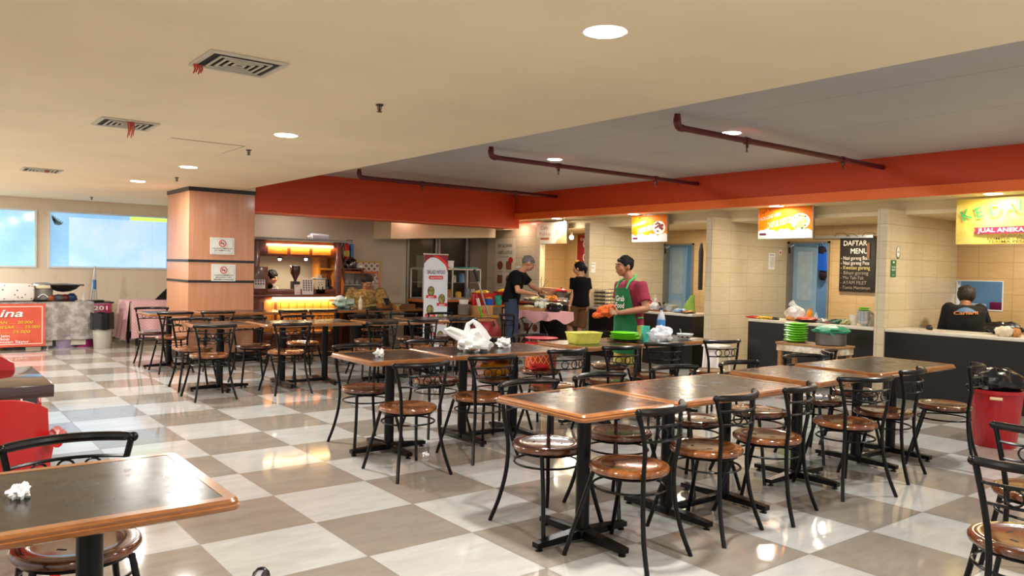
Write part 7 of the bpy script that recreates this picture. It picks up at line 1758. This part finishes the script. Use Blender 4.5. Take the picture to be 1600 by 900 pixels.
J['h_l'], J['h_r'] = J['hl'], J['hr']
root, F, q = make_person(q0, J, (((.5, .8, 0), (0, 0, -1), (1, 0, 0), .5), ((.7, .6, 0), (0, 0, -1), (-1, 0, 0), .5)), 'person in a black long-sleeved shirt seated behind the right counter, back turned', SK('tan', '#a06a4a'), g=1.15, k=1.08)
hair_cap(root, J['hd'], F, q, mat('dark_brown_hair2', '#2a2119', .7, var=.4, scale=20), 1.08, big=(.092, .10, .10), off=(0, -.02, .02)); face_parts(root, q, F, 1.08)
sh_ = shirt(root, J, mat('black_sweatshirt', '#0b0a0b', .9, var=.2, scale=5, bump=.1), g=1.25, A=1.15, long_=True); trousers(root, J, mat('black_cotton', '#15131a', .9), g=1.1, to=.95)
# back print, draped on the shirt surface by casting to its mesh
from mathutils.bvhtree import BVHTree
bv = BVHTree.FromPolygons([v.co[:] for v in sh_.data.vertices], [tuple(p.vertices) for p in sh_.data.polygons])
def drape(o, off=.003):
    for v in o.data.vertices:
        h = bv.ray_cast(V((v.co.x, -1.0, v.co.z)), V((0, 1, 0)))
        if h[0]: v.co.y = h[0].y-off
M_po = mat('orange_back_print', '#d98a4a', .6); bl = mat('blue_back_print', '#4a6f95', .6)
a = LFf(1482, 493); b_ = LFf(1515, 489); wv = (b_.x-a.x)
mm = MB(); n = 14; vs = []; 
for j in range(5):
    for i in range(n+1):
        t = i/n; z0 = a.z+.012+.0*t; vs.append((a.x+.015+(wv-.03)*t, 0, z0+(.055*math.sin(PI*t)**.8)*j/4))
mm.add(vs, [(j*(n+1)+i, j*(n+1)+i+1, (j+1)*(n+1)+i+1, (j+1)*(n+1)+i) for j in range(4) for i in range(n)]); o = mm.ob('back_print', bl, sh_); drape(o, .004)
o = text_mesh('Carhartt', .055, (a.x, 0, a.z-.02), (1, 0, .06), Z1, (0, -1, 0), M_po, parent=sh_, width=wv, bold=.03); drape(o, .007)
st2 = E('stool', (q0.x, q0.y, 0), -YAW, 'plain wooden stool under the black-sweatshirt person behind the right counter', 'stool'); MB().cyl((.02, -.02, .36), (.02, -.02, .39), .17, n=20).ob('seat', M_cw, st2)
for k in range(4): 
    a = PI/4+k*PI/2; MB().cyl((.02+.16*math.cos(a), -.02+.16*math.sin(a), 0), (.02+.12*math.cos(a), -.02+.12*math.sin(a), .36), .014).ob('leg', M_cw, st2)
# ================================================================== light and view
w = bpy.data.worlds.new('room_light'); SC.world = w; w.use_nodes = True
bg = w.node_tree.nodes['Background']; bg.inputs[0].default_value = (1.0, .98, .97, 1); bg.inputs[1].default_value = .5
for y in (-1.4, 1.2):                       # fittings of the same ceilings behind and beside the camera
    lamp((2.4, y-.6, 2.40), 30, .085, (1, .97, .91))
for y, p_ in ((-1.5, 34), (2.3, 34), (6.0, 34), (9.4, 42), (12.4, 90), (14.6, 80)): lamp((-1.0, y, 2.40), p_, .085, (1, .97, .91))  # last two added out of view to brighten the beige window wall
for y in (-.6, 2.0): lamp((6.3, y, 2.73), 28, .085, (1,.96,.9))
lamp((9.06, .9, 2.26), 20, .085, (1, .90, .72))
for y in (3.3, 5.8, 8.2, 10.9): lamp((10.0, y, 2.10), 14, .08, (1, .88, .66))     # lamps on the stall ceilings
for y in (3.9, 6.6, 9.1): lamp((11.6, y, 2.10), 7, .08, (.8, .92, 1))
for x in (5.0, 7.0): lamp((x, 12.05, 2.38), 3.5, .085, (1, .95, .86))     # added lamps hidden behind the orange beam, to brighten the taupe wall
lamp((9.0, 11.5, 2.26), 2.5, .085, (1, .92, .76))  # added lamp hidden behind the beam end, brightens the stall end wall
SC.view_settings.view_transform = 'Standard'; SC.view_settings.look = 'None'
SC.view_settings.exposure = 1.0; SC.view_settings.gamma = 1; SC.view_settings.use_curve_mapping = False
SC.render.film_transparent = False
cy = SC.cycles
cy.use_denoising = True; cy.max_bounces = 7; cy.diffuse_bounces = 4; cy.glossy_bounces = 4; cy.transmission_bounces = 5
cy.sample_clamp_indirect = 6; cy.caustics_reflective = False; cy.caustics_refractive = False
try: cy.denoiser = 'OPENIMAGEDENOISE'
except Exception: pass
